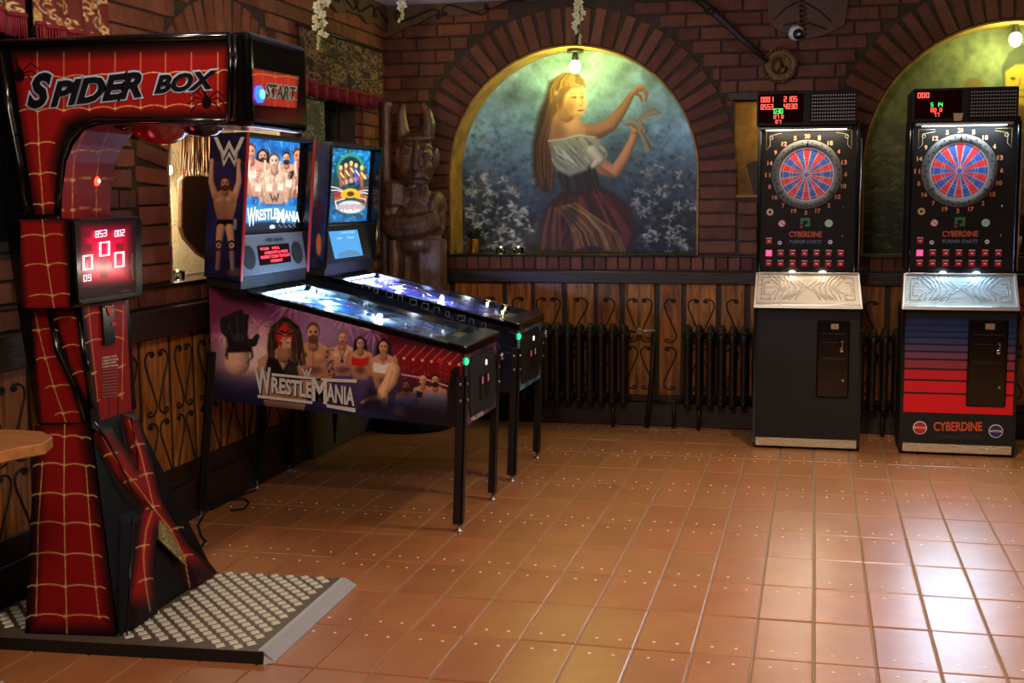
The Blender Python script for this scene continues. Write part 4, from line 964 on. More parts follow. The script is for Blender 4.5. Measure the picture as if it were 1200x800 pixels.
def cabinet(name, Y0, Y1, label, group, deco):
    t = thing(name, (-2.3, (Y0 + Y1) / 2, 0), label, 'pinball machine')
    xb, xf = -2.96, -1.635
    zt = lambda x: 1.215 + (x - xb) * (.905 - 1.215) / (xf - xb)
    zb = lambda x: .612 + (x - xb) * (.515 - .612) / (xf - xb)
    T = .018
    def side(y0, y1): return MB().prism([(xb, y0, zb(xb)), (xf, y0, zb(xf)), (xf, y0, zt(xf)), (xb, y0, zt(xb))], [(xb, y1, zb(xb)), (xf, y1, zb(xf)), (xf, y1, zt(xf)), (xb, y1, zt(xb))])
    side(Y0, Y0 + T).build('side_panel', M_BLACK, t); side(Y1 - T, Y1).build('side_panel', M_BLACK, t)
    MB().hexa([(xf - T, Y0 + T, zb(xf)), (xf, Y0 + T, zb(xf)), (xf, Y1 - T, zb(xf)), (xf - T, Y1 - T, zb(xf)), (xf - T, Y0 + T, zt(xf)), (xf, Y0 + T, zt(xf)), (xf, Y1 - T, zt(xf)), (xf - T, Y1 - T, zt(xf))]).build('front_panel', M_BLACK, t)
    MB().box(xb, xb + T, Y0 + T, Y1 - T, zb(xb), zt(xb)).build('rear_panel', M_BLACKM, t)
    MB().hexa([(xb + T, Y0 + T, zb(xb)), (xf - T, Y0 + T, zb(xf)), (xf - T, Y1 - T, zb(xf)), (xb + T, Y1 - T, zb(xb)), (xb + T, Y0 + T, zb(xb) + .012), (xf - T, Y0 + T, zb(xf) + .012), (xf - T, Y1 - T, zb(xf) + .012), (xb + T, Y1 - T, zb(xb) + .012)]).build('bottom_panel', M_BLACKM, t)
    # side rails and lockbar
    for ya, yb in ((Y0 - .006, Y0 + .03), (Y1 - .03, Y1 + .006)):
        MB().hexa([(xb + .2, ya, zt(xb + .2) - .03), (xf + .004, ya, zt(xf) - .03), (xf + .004, yb, zt(xf) - .03), (xb + .2, yb, zt(xb + .2) - .03), (xb + .2, ya, zt(xb + .2) + .004), (xf + .004, ya, zt(xf) + .004), (xf + .004, yb, zt(xf) + .004), (xb + .2, yb, zt(xb + .2) + .004)]).build('side_rail', M_BLACK, t, bevel=.004)
    xl = xf - .075
    MB().hexa([(xl, Y0 - .008, zt(xl) - .03), (xf + .018, Y0 - .008, zt(xf) - .035), (xf + .018, Y1 + .008, zt(xf) - .035), (xl, Y1 + .008, zt(xl) - .03), (xl, Y0 - .008, zt(xl) + .014), (xf + .018, Y0 - .008, zt(xf) + .010), (xf + .018, Y1 + .008, zt(xf) + .010), (xl, Y1 + .008, zt(xl) + .014)]).build('lockbar', M_BLACK, t, bevel=.008, seg=2)
    # playfield below the glass
    pz = lambda x: zt(x) - .026
    px0, px1 = xb + .24, xf - .09
    g = quadgrid((px0, Y0 + .035, pz(px0)), (px0, Y1 - .035, pz(px0)), (px1, Y1 - .035, pz(px1)), (px1, Y0 + .035, pz(px1)), 70, 160)
    cvp = Cv(300, 900, 0, 0, 1, 2, deco['pf'])
    # painted along its own length: canvas x across, y along
    cvp.noise(70, .55, 31 if deco['one'] else 45); cvp.noise(20, .3, 6)
    r2 = random.Random(5 if deco['one'] else 8)
    for i in range(26):
        cvp.ell(r2.uniform(20, 280), r2.uniform(20, 700), r2.uniform(10, 34), r2.uniform(14, 50), r2.choice(deco['blobs']), r2.uniform(0, 3), .4, .7)
    for i in range(24): cvp.ell(r2.uniform(20, 280), r2.uniform(20, 860), 6, 12, r2.choice([(235, 235, 210), (230, 60, 50), (250, 220, 90)]), r2.uniform(0, 3))
    for i in range(14):
        x = r2.uniform(20, 280); y = r2.uniform(50, 700); cvp.line([(x, y), (x + r2.uniform(-40, 40), y + 120)], 4, (210, 225, 240), .5)
    if deco['one']: cvp.ell(180, 250, 90, 120, (30, 100, 220), .4, .3, .8)
    cvp.poly([(0, 800), (300, 800), (300, 900), (0, 900)], (70, 76, 70), 4); cvp.poly([(20, 820), (90, 815), (95, 880), (22, 885)], (190, 180, 60), 3); cvp.poly([(190, 818), (270, 815), (275, 885), (195, 880)], (190, 180, 60), 3)
    def fake(P):
        P = np.asarray(P); return (P[..., 1] - Y0 - .035) / (Y1 - Y0 - .07) * 299, (P[..., 0] - px0) / (px1 - px0) * 899
    art('playfield', g, cvp, M_PF, t, uv=fake)
    PL = lambda f, s, h=0: Vector((px0 + (px1 - px0) * f, Y0 + .035 + (Y1 - Y0 - .07) * s, pz(px0 + (px1 - px0) * f) + h * .42))
    MB().box(px0 - .012, px0, Y0 + T, Y1 - T, pz(px0) - .02, zt(px0) - .004).build('playfield_back_wall', mat('pf_wall', S(20, 40, 70), .3), t)
    MB().hexa([(px1, Y0 + .03, pz(px1) - .01), (xl, Y0 + .03, zt(xl) - .03), (xl, Y1 - .03, zt(xl) - .03), (px1, Y1 - .03, pz(px1) - .01), (px1, Y0 + .03, pz(px1)), (xl, Y0 + .03, zt(xl) - .006), (xl, Y1 - .03, zt(xl) - .006), (px1, Y1 - .03, pz(px1))]).build('apron', M_BLACKS, t)
    LC = deco['led']
    for i in range(6):
        MB().ball(PL(.012, .1 + .13 * i, .035), (.008, .014, .006), nu=8, nv=6).build('lamp_insert', glow('pf_led_%s_%d' % (deco['k'], i % len(LC)), LC[i % len(LC)] + (1,), 14), t)
    clear = mat('clear_plastic', S(190, 215, 240), .08, emit=.0)
    for (f0, s0, f1, s1) in ((.10, .3, .42, .22), (.14, .72, .40, .86), (.22, .5, .50, .62), (.05, .12, .30, .10)):
        r = MB()
        for off in (-.022, .022): r.tube([PL(f0, s0 + off, .02), PL((f0 + f1) / 2, (s0 + s1) / 2 + off, .05), PL(f1, s1 + off, .018)], .003, n=5)
        for q in (.1, .35, .6, .85): r.tube([PL(f0 + (f1 - f0) * q, s0 + (s1 - s0) * q - .022, .035), PL(f0 + (f1 - f0) * q, s0 + (s1 - s0) * q + .022, .035)], .002, n=4)
        r.build('ramp_wire', M_CHROME, t)
    for (f, s) in ((.16, .35), (.24, .55), (.15, .78)):
        b = MB().lathe([(.030, 0), (.022, .005), (.022, .010), (.033, .013), (.030, .016)], PL(f, s), n=16).build('bumper', clear, t)
        MB().lathe([(.018, .016), (.012, .019)], PL(f, s), n=12).build('bumper_cap', glow('cap_' + deco['k'], deco['cap'] + (1,), 2.0), b)
    for (f, s, d) in ((.86, .32, 1), (.86, .68, -1)):
        MB().tube([PL(f, s, .012), PL(f + .035, s + d * .12, .012)], [.010, .005], n=8).build('flipper', M_WHITE, t)
    for (f, s, d) in ((.74, .22, 1), (.74, .78, -1)):
        MB().ext([PL(f, s, .022), PL(f + .06, s + .01 * d, .022), PL(f + .07, s + .10 * d, .022)], (0, 0, .005)).build('slingshot', mat('sling_' + deco['k'], S(60, 110, 190), .2), t)
    for i in range(10):
        f, s = r2.uniform(.05, .7), r2.choice((.06, .94, .2, .8, .5)); MB().lathe([(.006, 0), (.006, .014), (.003, .017)], PL(f, s), n=8).build('post', M_WHITE, t)
    q = MB().ext([PL(.42, .10, .03), PL(.52, .10, .03), PL(.52, .10, .055), PL(.40, .10, .06)], (0, .003, 0)).build('cross_sign', glow('sign_' + deco['k'], (.35, .7, 1, 1), .9), t)
    lamp('playfield_light', 'AREA', PL(.03, .5, .052), deco['e1'], deco['lc'], .5, PL(.7, .5, -.05), size_y=.03)
    lamp('playfield_light', 'POINT', PL(.28, .5, .05), deco['e1'] * .35, deco['lc'], .02); lamp('playfield_light', 'POINT', PL(.55, .5, .05), deco['e1'] * .2, (.75, .85, 1), .02)
    gl = MB().ext([(xb + .2, Y0 + .02, zt(xb + .2) + .002), (xl, Y0 + .02, zt(xl) + .002), (xl, Y1 - .02, zt(xl) + .002), (xb + .2, Y1 - .02, zt(xb + .2) + .002)], (0, 0, .003))
    gl.build('playfield_glass', glass('pane', k=.3), t)
    # legs
    lg = []
    for (x, s0, x2) in ((xf + .005, .80, -1.662), (xb - .0, .86, -3.055)):
        for (y, d) in ((Y0, -1), (Y1, 1)):
            m = MB(); zt_ = s0 if x > -2 else .90; sx = 1 if x > -2 else -1; zf = .035
            def L(w0, w1, e0, e1, z): xx = x + (x2 - x) * (zt_ - z) / zt_; return [(xx - sx * w0, y + d * e0, z), (xx - sx * w1, y + d * e0, z), (xx - sx * w1, y + d * e1, z), (xx - sx * w0, y + d * e1, z)]
            ztop = .77 if sx > 0 else .86
            for w0, w1, e0, e1 in ((-.014, .034, .002, .014), (-.014, -.003, -.036, .014)):
                a = L(w0, w1, e0, e1, zf); b = L(w0, w1, e0, e1, ztop)
                m.hexa(a + b)
            l = m.build('leg', M_BLACKS, t, bevel=.003)
            foot = x + (x2 - x) * (zt_ - .03) / zt_ - sx * .005
            MB().lathe([(.022, 0), (.022, .006), (.006, .010), (.006, .04)], (foot, y, 0), n=12).build('foot_leveler', M_STEEL, l)
            if sx > 0:
                for z in (.73, .65): MB().ball((x - sx * -.012, y - d * .018, z), (.006, .008, .008), nu=8, nv=6).ball((x - .016, y + d * .016, z), (.008, .005, .008), nu=8, nv=6).build('leg_bolt', M_CHROME, l)
    # coin door and controls
    cy = (Y0 + Y1) / 2
    cd = MB().ext([(xf, Y0 + .10, .55), (xf, Y1 - .12, .54), (xf, Y1 - .08, .60), (xf, Y1 - .08, .80), (xf, Y1 - .12, .845), (xf, Y0 + .14, .845), (xf, Y0 + .08, .80), (xf, Y0 + .08, .60)], (.012, 0, 0)).build('coin_door', M_BLACKM, t, bevel=.004)
    for k_, yy in enumerate((cy - .04, cy + .07)):
        MB().box(xf + .012, xf + .02, yy - .03, yy + .03, .61, .74).build('coin_slot', M_BLACKS, cd, bevel=.003)
        MB().box(xf + .02, xf + .022, yy - .008, yy + .006, .69, .725).build('slot_lamp', glow('slot_lamp', (1, .2, .2, 1) if k_ == 0 else (1, .3, .2, 1), .5), cd)
    MB().box(xf + .012, xf + .016, cy + .05, cy + .066, .775, .80).build('price_lamp', glow('lamp_cream', (1, .92, .6, 1), 3), cd)
    MB().lathe([(.012, 0), (.012, .03), (.02, .032), (.02, .05)], (xf, Y1 - .05, .79), 'x', 12).build('plunger', M_CHROME, t)
    MB().lathe([(.018, 0), (.018, .008), (.012, .014)], (xf, Y0 + .045, .835), 'x', 12).build('start_button', glow('green_button', (.02, 1, .3, 1), 1.6), t)
    MB().lathe([(.016, 0), (.016, -.010), (.01, -.014)], (xf - .12, Y0, .84), 'y', 12).build('flipper_button', M_RED, t)
    return t, zt, zb, xb, xf
def backbox(t, Y0, Y1, deco):
    B0, B1, T0, T1 = (-2.946, 1.245), (-2.755, 1.222), (-2.885, 1.945), (-2.692, 1.950)
    W_ = .022
    Q = lambda f, h: (B0[0] * (1 - f) + B1[0] * f) * (1 - h) + (T0[0] * (1 - f) + T1[0] * f) * h
    Zz = lambda f, h: (B0[1] * (1 - f) + B1[1] * f) * (1 - h) + (T0[1] * (1 - f) + T1[1] * f) * h
    P = lambda f, y, h: Vector((Q(f, h), y, Zz(f, h)))
    for ya, yb, n in ((Y0, Y0 + W_, 1), (Y1 - W_, Y1, 1)):
        MB().hexa([P(0, ya, 0), P(1, ya, 0), P(1, yb, 0), P(0, yb, 0), P(0, ya, 1), P(1, ya, 1), P(1, yb, 1), P(0, yb, 1)]).build('backbox_side', M_BLACK, t, bevel=.003)
        MB().hexa([P(1, ya - .002, 0), P(1.03, ya - .002, 0), P(1.03, yb + .002, 0), P(1, yb + .002, 0), P(1, ya - .002, 1), P(1.03, ya - .002, 1), P(1.03, yb + .002, 1), P(1, yb + .002, 1)]).build('edge_trim', deco['trim'], t)
    MB().hexa([P(0, Y0, 0), P(.1, Y0, 0), P(.1, Y1, 0), P(0, Y1, 0), P(0, Y0, 1), P(.1, Y0, 1), P(.1, Y1, 1), P(0, Y1, 1)]).build('backbox_rear', M_BLACKM, t)
    MB().hexa([P(0, Y0, .975), P(1, Y0, .975), P(1, Y1, .975), P(0, Y1, .975), P(0, Y0, 1), P(1, Y0, 1), P(1, Y1, 1), P(0, Y1, 1)]).build('backbox_top', M_BLACKM, t)
    MB().hexa([P(0, Y0 + W_, -.06), P(.98, Y0 + W_, -.06), P(.98, Y1 - W_, -.06), P(0, Y1 - W_, -.06), P(0, Y0 + W_, .03), P(.98, Y0 + W_, .03), P(.98, Y1 - W_, .03), P(0, Y1 - W_, .03)]).build('backbox_neck', M_BLACKM, t)
    MB().hexa([P(.60, Y0 + W_, .30), P(.72, Y0 + W_, .30), P(.72, Y1 - W_, .30), P(.60, Y1 - W_, .30), P(.60, Y0 + W_, .975), P(.72, Y0 + W_, .975), P(.72, Y1 - W_, .975), P(.60, Y1 - W_, .975)]).build('backglass_frame', M_BLACKS, t)
    return P
# ---- first machine
DECO1 = dict(one=True, k='a', pf=(110, 150, 200), blobs=[(30, 80, 150), (80, 110, 150), (20, 30, 60), (150, 160, 170), (110, 90, 90)], led=[(.75, .9, 1), (.9, .95, 1)], cap=(.3, .6, 1), e1=20, lc=(.45, .75, 1), trim=M_RED)
pb, zt, zb, xb, xf = cabinet('pinball_machine', 5.72, 6.38, 'nearer pinball machine with wrestlers and purple fireworks printed on its side', None, DECO1)
cv = Cv(728, 480, 240, 310, 2.425, 1.5, (34, 22, 50))
def z5(a): return a
# background: fireworks, glow, red arena
cv.a[:] = np.array([30, 19, 44]) / 255.
cv.ell(60, 130, 150, 120, (124, 36, 56), 0, 1.2, .8); cv.ell(230, 190, 260, 120, (110, 50, 110), 0, 1.2, .7); cv.ell(140, 260, 100, 80, (250, 214, 206), .2, 1.3, .9); cv.ell(340, 200, 90, 80, (236, 190, 220), 0, 1.4, .6); cv.ell(300, 420, 330, 70, (24, 30, 70), .2, .8, .9)
cv.ell(440, 280, 130, 120, (120, 96, 150), 0, 1.3, .6); cv.poly([(500, 200), (740, 235), (740, 350), (560, 320)], (128, 18, 28), 30, .95); cv.poly([(500, 150), (740, 210), (740, 245), (520, 225)], (50, 10, 22), 20, .8)
for (cx, cy, n, R) in ((250, 105, 60, 75), (330, 110, 50, 60), (400, 150, 60, 70), (150, 180, 40, 60), (60, 200, 30, 50), (480, 190, 40, 60)):
    for i in range(n):
        a_ = rg.uniform(0, 6.28); r = rg.uniform(.3, 1) * R; c = rg.choice([(250, 150, 210), (255, 224, 226), (220, 110, 190), (255, 190, 150)])
        cv.line([(cx + math.cos(a_) * r * .3, cy + math.sin(a_) * r * .3), (cx + math.cos(a_) * r * .7, cy + math.sin(a_) * r * .7), (cx + math.cos(a_) * r, cy + math.sin(a_) * r + 6)], 1.5, c, .6)
for i in range(160): cv.ell(rg.uniform(520, 735), rg.uniform(265, 350), 1.6, 1.6, rg.choice([(210, 60, 50), (240, 130, 90), (90, 10, 20)]), 0, .6, .7)
for i in range(8): x = 540 + i * 26; cv.line([(x, 262 + i * 3), (x + 34, 228 + i * 3)], 2, (250, 150, 140), .7); cv.ell(x, 263 + i * 3, 4, 4, (255, 190, 170), 0, .8)
cv.line([(560, 312), (610, 320), (690, 345)], 4, (230, 190, 180), .9)
wrestler(cv, 308, 195, 2.0, hair=(90, 62, 48), beard=True); wrestler(cv, 392, 210, 1.35, hair=(176, 96, 50), beard=True, skin=(224, 172, 146))
wrestler(cv, 442, 225, 1.3, hair=(30, 20, 20), long=True, top=(196, 30, 34), arms='fold'); wrestler(cv, 508, 235, 1.5, hair=(34, 22, 20), long=True, top=(228, 222, 222), arms='fold')
wrestler(cv, 228, 200, 3.1, hair=(38, 26, 24), long=True, mask=True, arms='none', skin=(200, 150, 126))
for i in range(50):
    d_ = rg.choice((-1, 1)); x = 228 + d_ * rg.uniform(24, 46); cv.line([(228 + d_ * rg.uniform(4, 24), 162 + rg.uniform(0, 10)), (x, 195 + rg.uniform(-10, 10)), (x + rg.uniform(-8, 8), 240), (x + rg.uniform(-12, 12), 285)], rg.uniform(2, 4), rg.choice([(70, 48, 38), (26, 18, 18), (96, 70, 54)]), .8, 2)
cv.poly([(206, 268), (222, 300), (240, 268), (262, 285), (272, 340), (196, 345), (192, 290)], (26, 22, 26), 3, .85)
cv.line([(214, 214), (226, 222), (240, 214)], 2.4, (240, 220, 200), .9); cv.line([(206, 190), (228, 198), (250, 188)], 2, (230, 170, 90), .8)
for i in range(40): x = rg.uniform(346, 366); y = rg.uniform(240, 315); cv.ell(x, y, 3, 2.4, (50, 50, 62), 0, .6, .6)
cv.ell(285, 256, 7, 8, (70, 52, 52), 0, .5, .7)
cv.line([(380, 232), (390, 268), (402, 232)], 2, (70, 54, 40), .9); cv.ell(390, 274, 5, 6, (80, 64, 50))
for x, y, w in ((308, 300, 26), (392, 300, 18), (442, 300, 14), (508, 330, 14)): cv.ell(x, y, w, 10, (70, 36, 50), 0, 1, .6)
cv.poly([(180, 262), (206, 268), (232, 320), (196, 330), (172, 300)], (24, 20, 24), 3)
cv.limb([(92, 278), (96, 246)], [36, 30], (206, 160, 138), .35)
cv.poly([(62, 236), (134, 232), (138, 262), (120, 280), (132, 262), (130, 248), (66, 250), (64, 270), (58, 258)], (24, 22, 26), 3)
cv.poly([(60, 190), (76, 170), (112, 172), (124, 205), (126, 240), (98, 246), (66, 242)], (26, 24, 28), 4)
for L_ in ([(70, 200), (56, 186), (54, 158), (66, 150)], [(82, 185), (74, 150), (86, 140)], [(96, 182), (92, 142), (102, 134)], [(112, 186), (112, 150), (120, 146)], [(118, 222), (138, 222), (148, 204)]): cv.limb(L_, [11] * (len(L_) - 1) + [7], (30, 28, 33), .5)
cv.ell(94, 206, 18, 14, (64, 60, 68), 0, .8, .7)
for a_, b_ in (((66, 168), (80, 205)), ((92, 150), (96, 200)), ((118, 180), (108, 215))): cv.line([a_, b_], 2, (70, 66, 72), .8)
wrestler(cv, 620, 330, 1.0, hair=(200, 190, 176), arms='down', top=(20, 20, 24)); wrestler(cv, 655, 330, 1.25, hair=(24, 18, 16), beard=True, top=(150, 146, 142)); wrestler(cv, 572, 345, 1.1, skin=(130, 84, 62), beard=True, top=(90, 100, 130), arms='down')
cv.limb([(536, 300), (528, 330), (505, 362), (512, 395)], [20, 19, 15, 10], (206, 156, 120), .4); cv.line([(534, 300), (520, 350)], 2, (150, 100, 76), .7); cv.limb([(505, 378), (470, 380), (448, 392)], [10, 7, 5], (206, 156, 120), .4); cv.poly([(470, 340), (500, 380), (560, 395), (520, 430), (440, 410)], (24, 22, 34), 10, .8)
cv.ell(640, 400, 110, 34, (30, 50, 110), 0, 1, .6); cv.poly([(560, 395), (740, 400), (740, 480), (560, 480)], (16, 16, 34), 22, .9)
cv.poly([(0, 340), (120, 395), (400, 440), (560, 455), (560, 480), (0, 480)], (14, 14, 36), 26, .95)
cv.poly([(0, 20), (40, 60), (160, 88), (170, 120), (60, 100), (20, 60)], (14, 10, 16), 10, .9)
cv.poly([(690, 370), (700, 300), (722, 290), (722, 470), (690, 470)], (12, 10, 14), 4)
cv.a = np.clip(cv.a * 1.12, 0, 1); cv.noise(6, .05, 2)
e = .0045
art('side_art', quadgrid((xb, 5.72 - e, zt(xb) - .002), (xf, 5.72 - e, zt(xf) - .002), (xf, 5.72 - e, zb(xf)), (xb, 5.72 - e, zb(xb)), 520, 230), cv, M_ART, pb)
def L5(x, y, Y=5.712): return PY(240 + x / 2.425, 310 + y / 2.425, Y)
def wm(L, m, par, pts):   # four chunks of the arched word, each with its own box, then the bars
    for s_, bl, br, tl in pts: text(s_, L(*bl), L(*br), L(*tl), m, par, depth=.003, bold=.035, shear=0)
DK = mat('letter_shadow', S(20, 18, 24), .5)
for off, m in (((3, 3), DK), ((0, 0), M_SILVERP)):
    o = off; Lf = (lambda x, y, o=o, d=(5.7145 if m is DK else 5.711): L5(x + o[0], y + o[1], d))
    wm(Lf, m, pb, [('W', (144, 366), (192, 370), (140, 288)), ('RESTLE', (190, 364), (306, 380), (190, 318)), ('M', (304, 386), (348, 398), (304, 318)), ('ANIA', (346, 388), (426, 402), (346, 336))])
    for q in ([(190, 308), (330, 322), (330, 328), (190, 316)], [(300, 322), (432, 326), (432, 336), (345, 332)], [(150, 370), (306, 388), (306, 396), (150, 378)], [(346, 396), (428, 408), (428, 420), (346, 405)]):
        MB().ext([Lf(*p) for p in q], (0, .0005, 0)).build('title_bar', m, pb)
def wwe(L, m, par):
    for P_ in ([(0, 0), (.12, 0), (.33, .62), (.5, .12), (.67, .62), (.88, 0), (1, 0), (.7, 1), (.5, .45), (.3, 1)],):
        MB().ext([L(*p) for p in P_], (0, .0008, 0)).build('emblem', m, par)
    MB().ext([L(*p) for p in [(.16, .48), (.22, .62), (.34, 1.05), (.5, .62), (.66, 1.05), (.78, .62), (.84, .48), (.68, 1.3), (.5, .82), (.32, 1.3)]], (0, .0008, 0)).build('emblem', m, par)
wwe(lambda x, y: L5(274 + x * 30, 294 + y * 22, 5.712), M_SILVERP, pb)
# front print
cvf = Cv(600, 800, 520, 360, 5, 2, (120, 84, 130)); cvf.noise(60, .7, 12); cvf.poly([(100, 400), (130, 420), (120, 700), (96, 700)], (200, 30, 40), 4)
for i in range(40): cvf.line([(rg.uniform(100, 330), rg.uniform(180, 640)) for _ in range(2)], 3, rg.choice([(230, 190, 180), (120, 60, 130), (30, 26, 50)]), .35)
art('front_art', quadgrid((xf + .0015, 5.74, zt(xf) - .035), (xf + .0015, 6.36, zt(xf) - .035), (xf + .0015, 6.36, zb(xf)), (xf + .0015, 5.74, zb(xf)), 90, 60), cvf, M_ART, pb)
F1 = lambda u, v: PX(u, v, xf + .004)
text('WRESTLEMANIA', F1(551, 494), F1(566, 486), F1(551, 487), M_SILVERP, pb, bold=.03)
P = backbox(pb, 5.645, 6.50, DECO1)
# wrestler print on the backbox side
cv = Cv(311, 800, 230, 150, 4.44, 2.2, (22, 26, 62)); cv.noise(50, .8, 3); cv.ell(120, 300, 130, 160, (60, 50, 130), 0, 1, .7); cv.ell(90, 560, 90, 120, (50, 70, 150), 0, 1, .6)
for i in range(120): cv.ell(rg.uniform(40, 240), rg.uniform(200, 760), 2, 2, rg.choice([(120, 130, 200), (60, 70, 150)]), 0, .6, .7)
cv.line([(80, 190), (160, 180), (250, 180)], 10, (150, 50, 40), .6, 8)
wrestler(cv, 150, 290, 2.5, hair=(86, 46, 30), beard=True, arms='up', legs=True, skin=(236, 176, 142), long=True)
for x, y in ((116, 610), (184, 610)): cv.ell(x, y, 13, 14, (230, 226, 220)); cv.ell(x, y, 6, 7, (150, 30, 36)); cv.limb([(x, y + 40), (x + (4 if x > 150 else -6), y + 120)], [13, 12], (196, 190, 190), .3, .6)
cv.poly([(196, 470), (212, 476), (208, 530), (190, 524)], (170, 170, 176), 3)
cv.poly([(120, 250), (150, 238), (180, 254), (186, 330), (170, 342), (128, 342), (116, 320)], (70, 42, 30), 6, .0)
cv.poly([(0, 30), (62, 40), (36, 790), (0, 800)], (10, 10, 18), 4, .8); cv.ell(200, 750, 40, 22, (170, 120, 60), 0, .8, .5)
art('side_art', quadgrid(P(0, 5.6425, 1), P(1, 5.6425, 1), P(1, 5.6425, 0), P(0, 5.6425, 0), 90, 300), cv, M_ART, pb)
wwe(lambda x, y: PY(250.5 + x * 36, 160.5 + y * 27, 5.640), M_SILVERP, pb)
# translite
cv = Cv(421, 800, 280, 150, 4.21, 2, (30, 110, 190)); cv.noise(40, .5, 5)
for i in range(70): x = rg.uniform(40, 340); y = rg.uniform(55, 240); cv.line([(x, y), (x + rg.uniform(-12, 12), y + 30)], 3, rg.choice([(140, 220, 255), (20, 70, 160), (220, 240, 255)]), .5, 3)
SK2 = (250, 200, 176)
wrestler(cv, 292, 140, 2.6, skin=(226, 150, 112), hair=(80, 50, 44)); wrestler(cv, 234, 150, 2.1, skin=(240, 176, 140), hair=(40, 26, 24), top=(30, 30, 40), beard=True); wrestler(cv, 118, 140, 2.3, skin=(240, 170, 140), hair=(40, 26, 24), beard=True, long=True); wrestler(cv, 58, 118, 2.8, skin=(246, 176, 150), hair=(110, 60, 44))
wrestler(cv, 90, 230, 1.4, skin=SK2, hair=(200, 120, 80), arms='up'); wrestler(cv, 240, 235, 1.4, skin=SK2, hair=(200, 140, 90), arms='up'); wrestler(cv, 174, 165, 2.7, skin=(252, 206, 176), hair=(110, 70, 50))
for i in range(90): x = rg.uniform(30, 330); y = rg.uniform(200, 370); cv.line([(x, y), (x + rg.uniform(-6, 6), y + rg.uniform(6, 22))], rg.uniform(2, 5), rg.choice([(255, 240, 220), (190, 70, 50), (150, 60, 50), (255, 210, 170), (80, 40, 50)]), .55, 3)
for x, y in ((70, 225), (95, 290), (150, 290), (205, 285), (245, 270), (300, 300)):
    for q in range(4): cv.limb([(x + q * 7 - 10, y + 20), (x + q * 8 - 12, y - 12 - 3 * (q % 2))], [4, 3], (255, 226, 204), .3)
cv.poly([(20, 372), (150, 388), (320, 378), (330, 480), (170, 470), (20, 480)], (60, 150, 210), 6, .85); cv.poly([(20, 470), (170, 460), (330, 478), (330, 530), (20, 535)], (24, 36, 60), 6); cv.ell(165, 488, 14, 12, (230, 230, 235)); 
for i in range(14): cv.ell(200 + i * 8, 480 + (i % 3) * 8, 3, 2.4, (220, 225, 230))
cv.poly([(150, 322), (158, 322), (168, 350), (176, 330), (184, 350), (192, 322), (200, 322), (186, 368), (176, 348), (166, 368)], (90, 70, 70), 2)
tl, tr, br, bl = [PX(u, v, -2.76) for u, v in ((289, 162), (361.5, 169), (357, 275), (286, 275))]
def on(f, u, v, h): return P(f, 0, h)
y0, y1 = 5.645 + .022, 6.478
tg = quadgrid(P(.725, y0, .972), P(.725, y1 - .06, .972), P(.725, y1 - .06, .335), P(.725, y0, .335), 130, 190)
art('backglass', tg, cv, M_LITART, pb)
ww = glow('title_white', (.8, .95, 1, 1), 1.6); wd = mat('title_dark', S(30, 60, 90), .5)
def Gp(u, v, f=.735):      # point on the tilted backglass plane
    a, b, c = [np.array(P(f, y, h)) for y, h in ((0, 0), (1, 0), (0, 1))]; n = np.cross(b - a, c - a); d = ray(u, v); return Vector(EYE + d * (n @ (a - EYE)) / (n @ d))
G1 = lambda x, y, f=.735: Gp(280 + x / 4.21, 150 + y / 4.21, f)
for dd, m in ((.728, wd), (.740, ww)):
    o = 3 if m is wd else 0; LL = lambda x, y, o=o, dd=dd: G1(x + o, y + o, dd)
    wm(LL, m, pb, [('W', (38, 488), (80, 480), (38, 395)), ('RESTLE', (80, 458), (186, 448), (80, 402)), ('M', (184, 466), (222, 468), (184, 396)), ('ANIA', (222, 456), (296, 464), (222, 404))])
# speaker panel
sp = MB().hexa([P(.55, y0, .03), P(1.02, y0, .03), P(1.02, y1, .03), P(.55, y1, .03), P(.55, y0, .30), P(.80, y0, .30), P(.80, y1, .30), P(.55, y1, .30)]).build('speaker_panel', mat('speaker_panel_grey', S(128, 138, 150), .4, metal=.2), pb, bevel=.003)
SPn = lambda s, h, o=.0: (P(1.02 + o, y0 + (y1 - y0) * s, .03)) * (1 - h) + (P(.80 + o, y0 + (y1 - y0) * s, .30)) * h
for s in (.12, .86):
    MB().ext([SPn(s + .085 * math.cos(a * .314), .45 + .30 * math.sin(a * .314)) for a in range(20)], (.005, 0, 0)).build('speaker', M_BLACKM, pb)
MB().ext([SPn(.26, .22), SPn(.74, .22), SPn(.74, .72), SPn(.26, .72)], (.004, 0, 0)).build('dot_display', mat('dmd_black', S(26, 4, 6), .2), pb)
RD = glow('dmd_red', (1, .04, .08, 1), 3)
S3 = lambda s, h: SPn(s, h) + Vector((.006, 0, 0))
for body, s0, s1, h0, h1 in (('TOM   HILL', .28, .58, .60, .67), ('CREDITS 0 FREE', .34, .70, .49, .56), ('INSERT COIN TO PLAY', .28, .73, .38, .46), ('PRESENT', .42, .60, .27, .34)):
    text(body, S3(s0, h0), S3(s1, h0), S3(s0, h1), RD, pb, depth=.001, bold=.03)
text('WRESTLEMANIA', S3(.38, .80), S3(.66, .80), S3(.38, .90), M_BLACKS, pb, depth=.001, bold=.03)
lamp('backglass_light', 'AREA', P(1.3, 6.05, .65), 1.6, (.6, .8, 1), .5, P(3, 6.05, .2), size_y=.4)

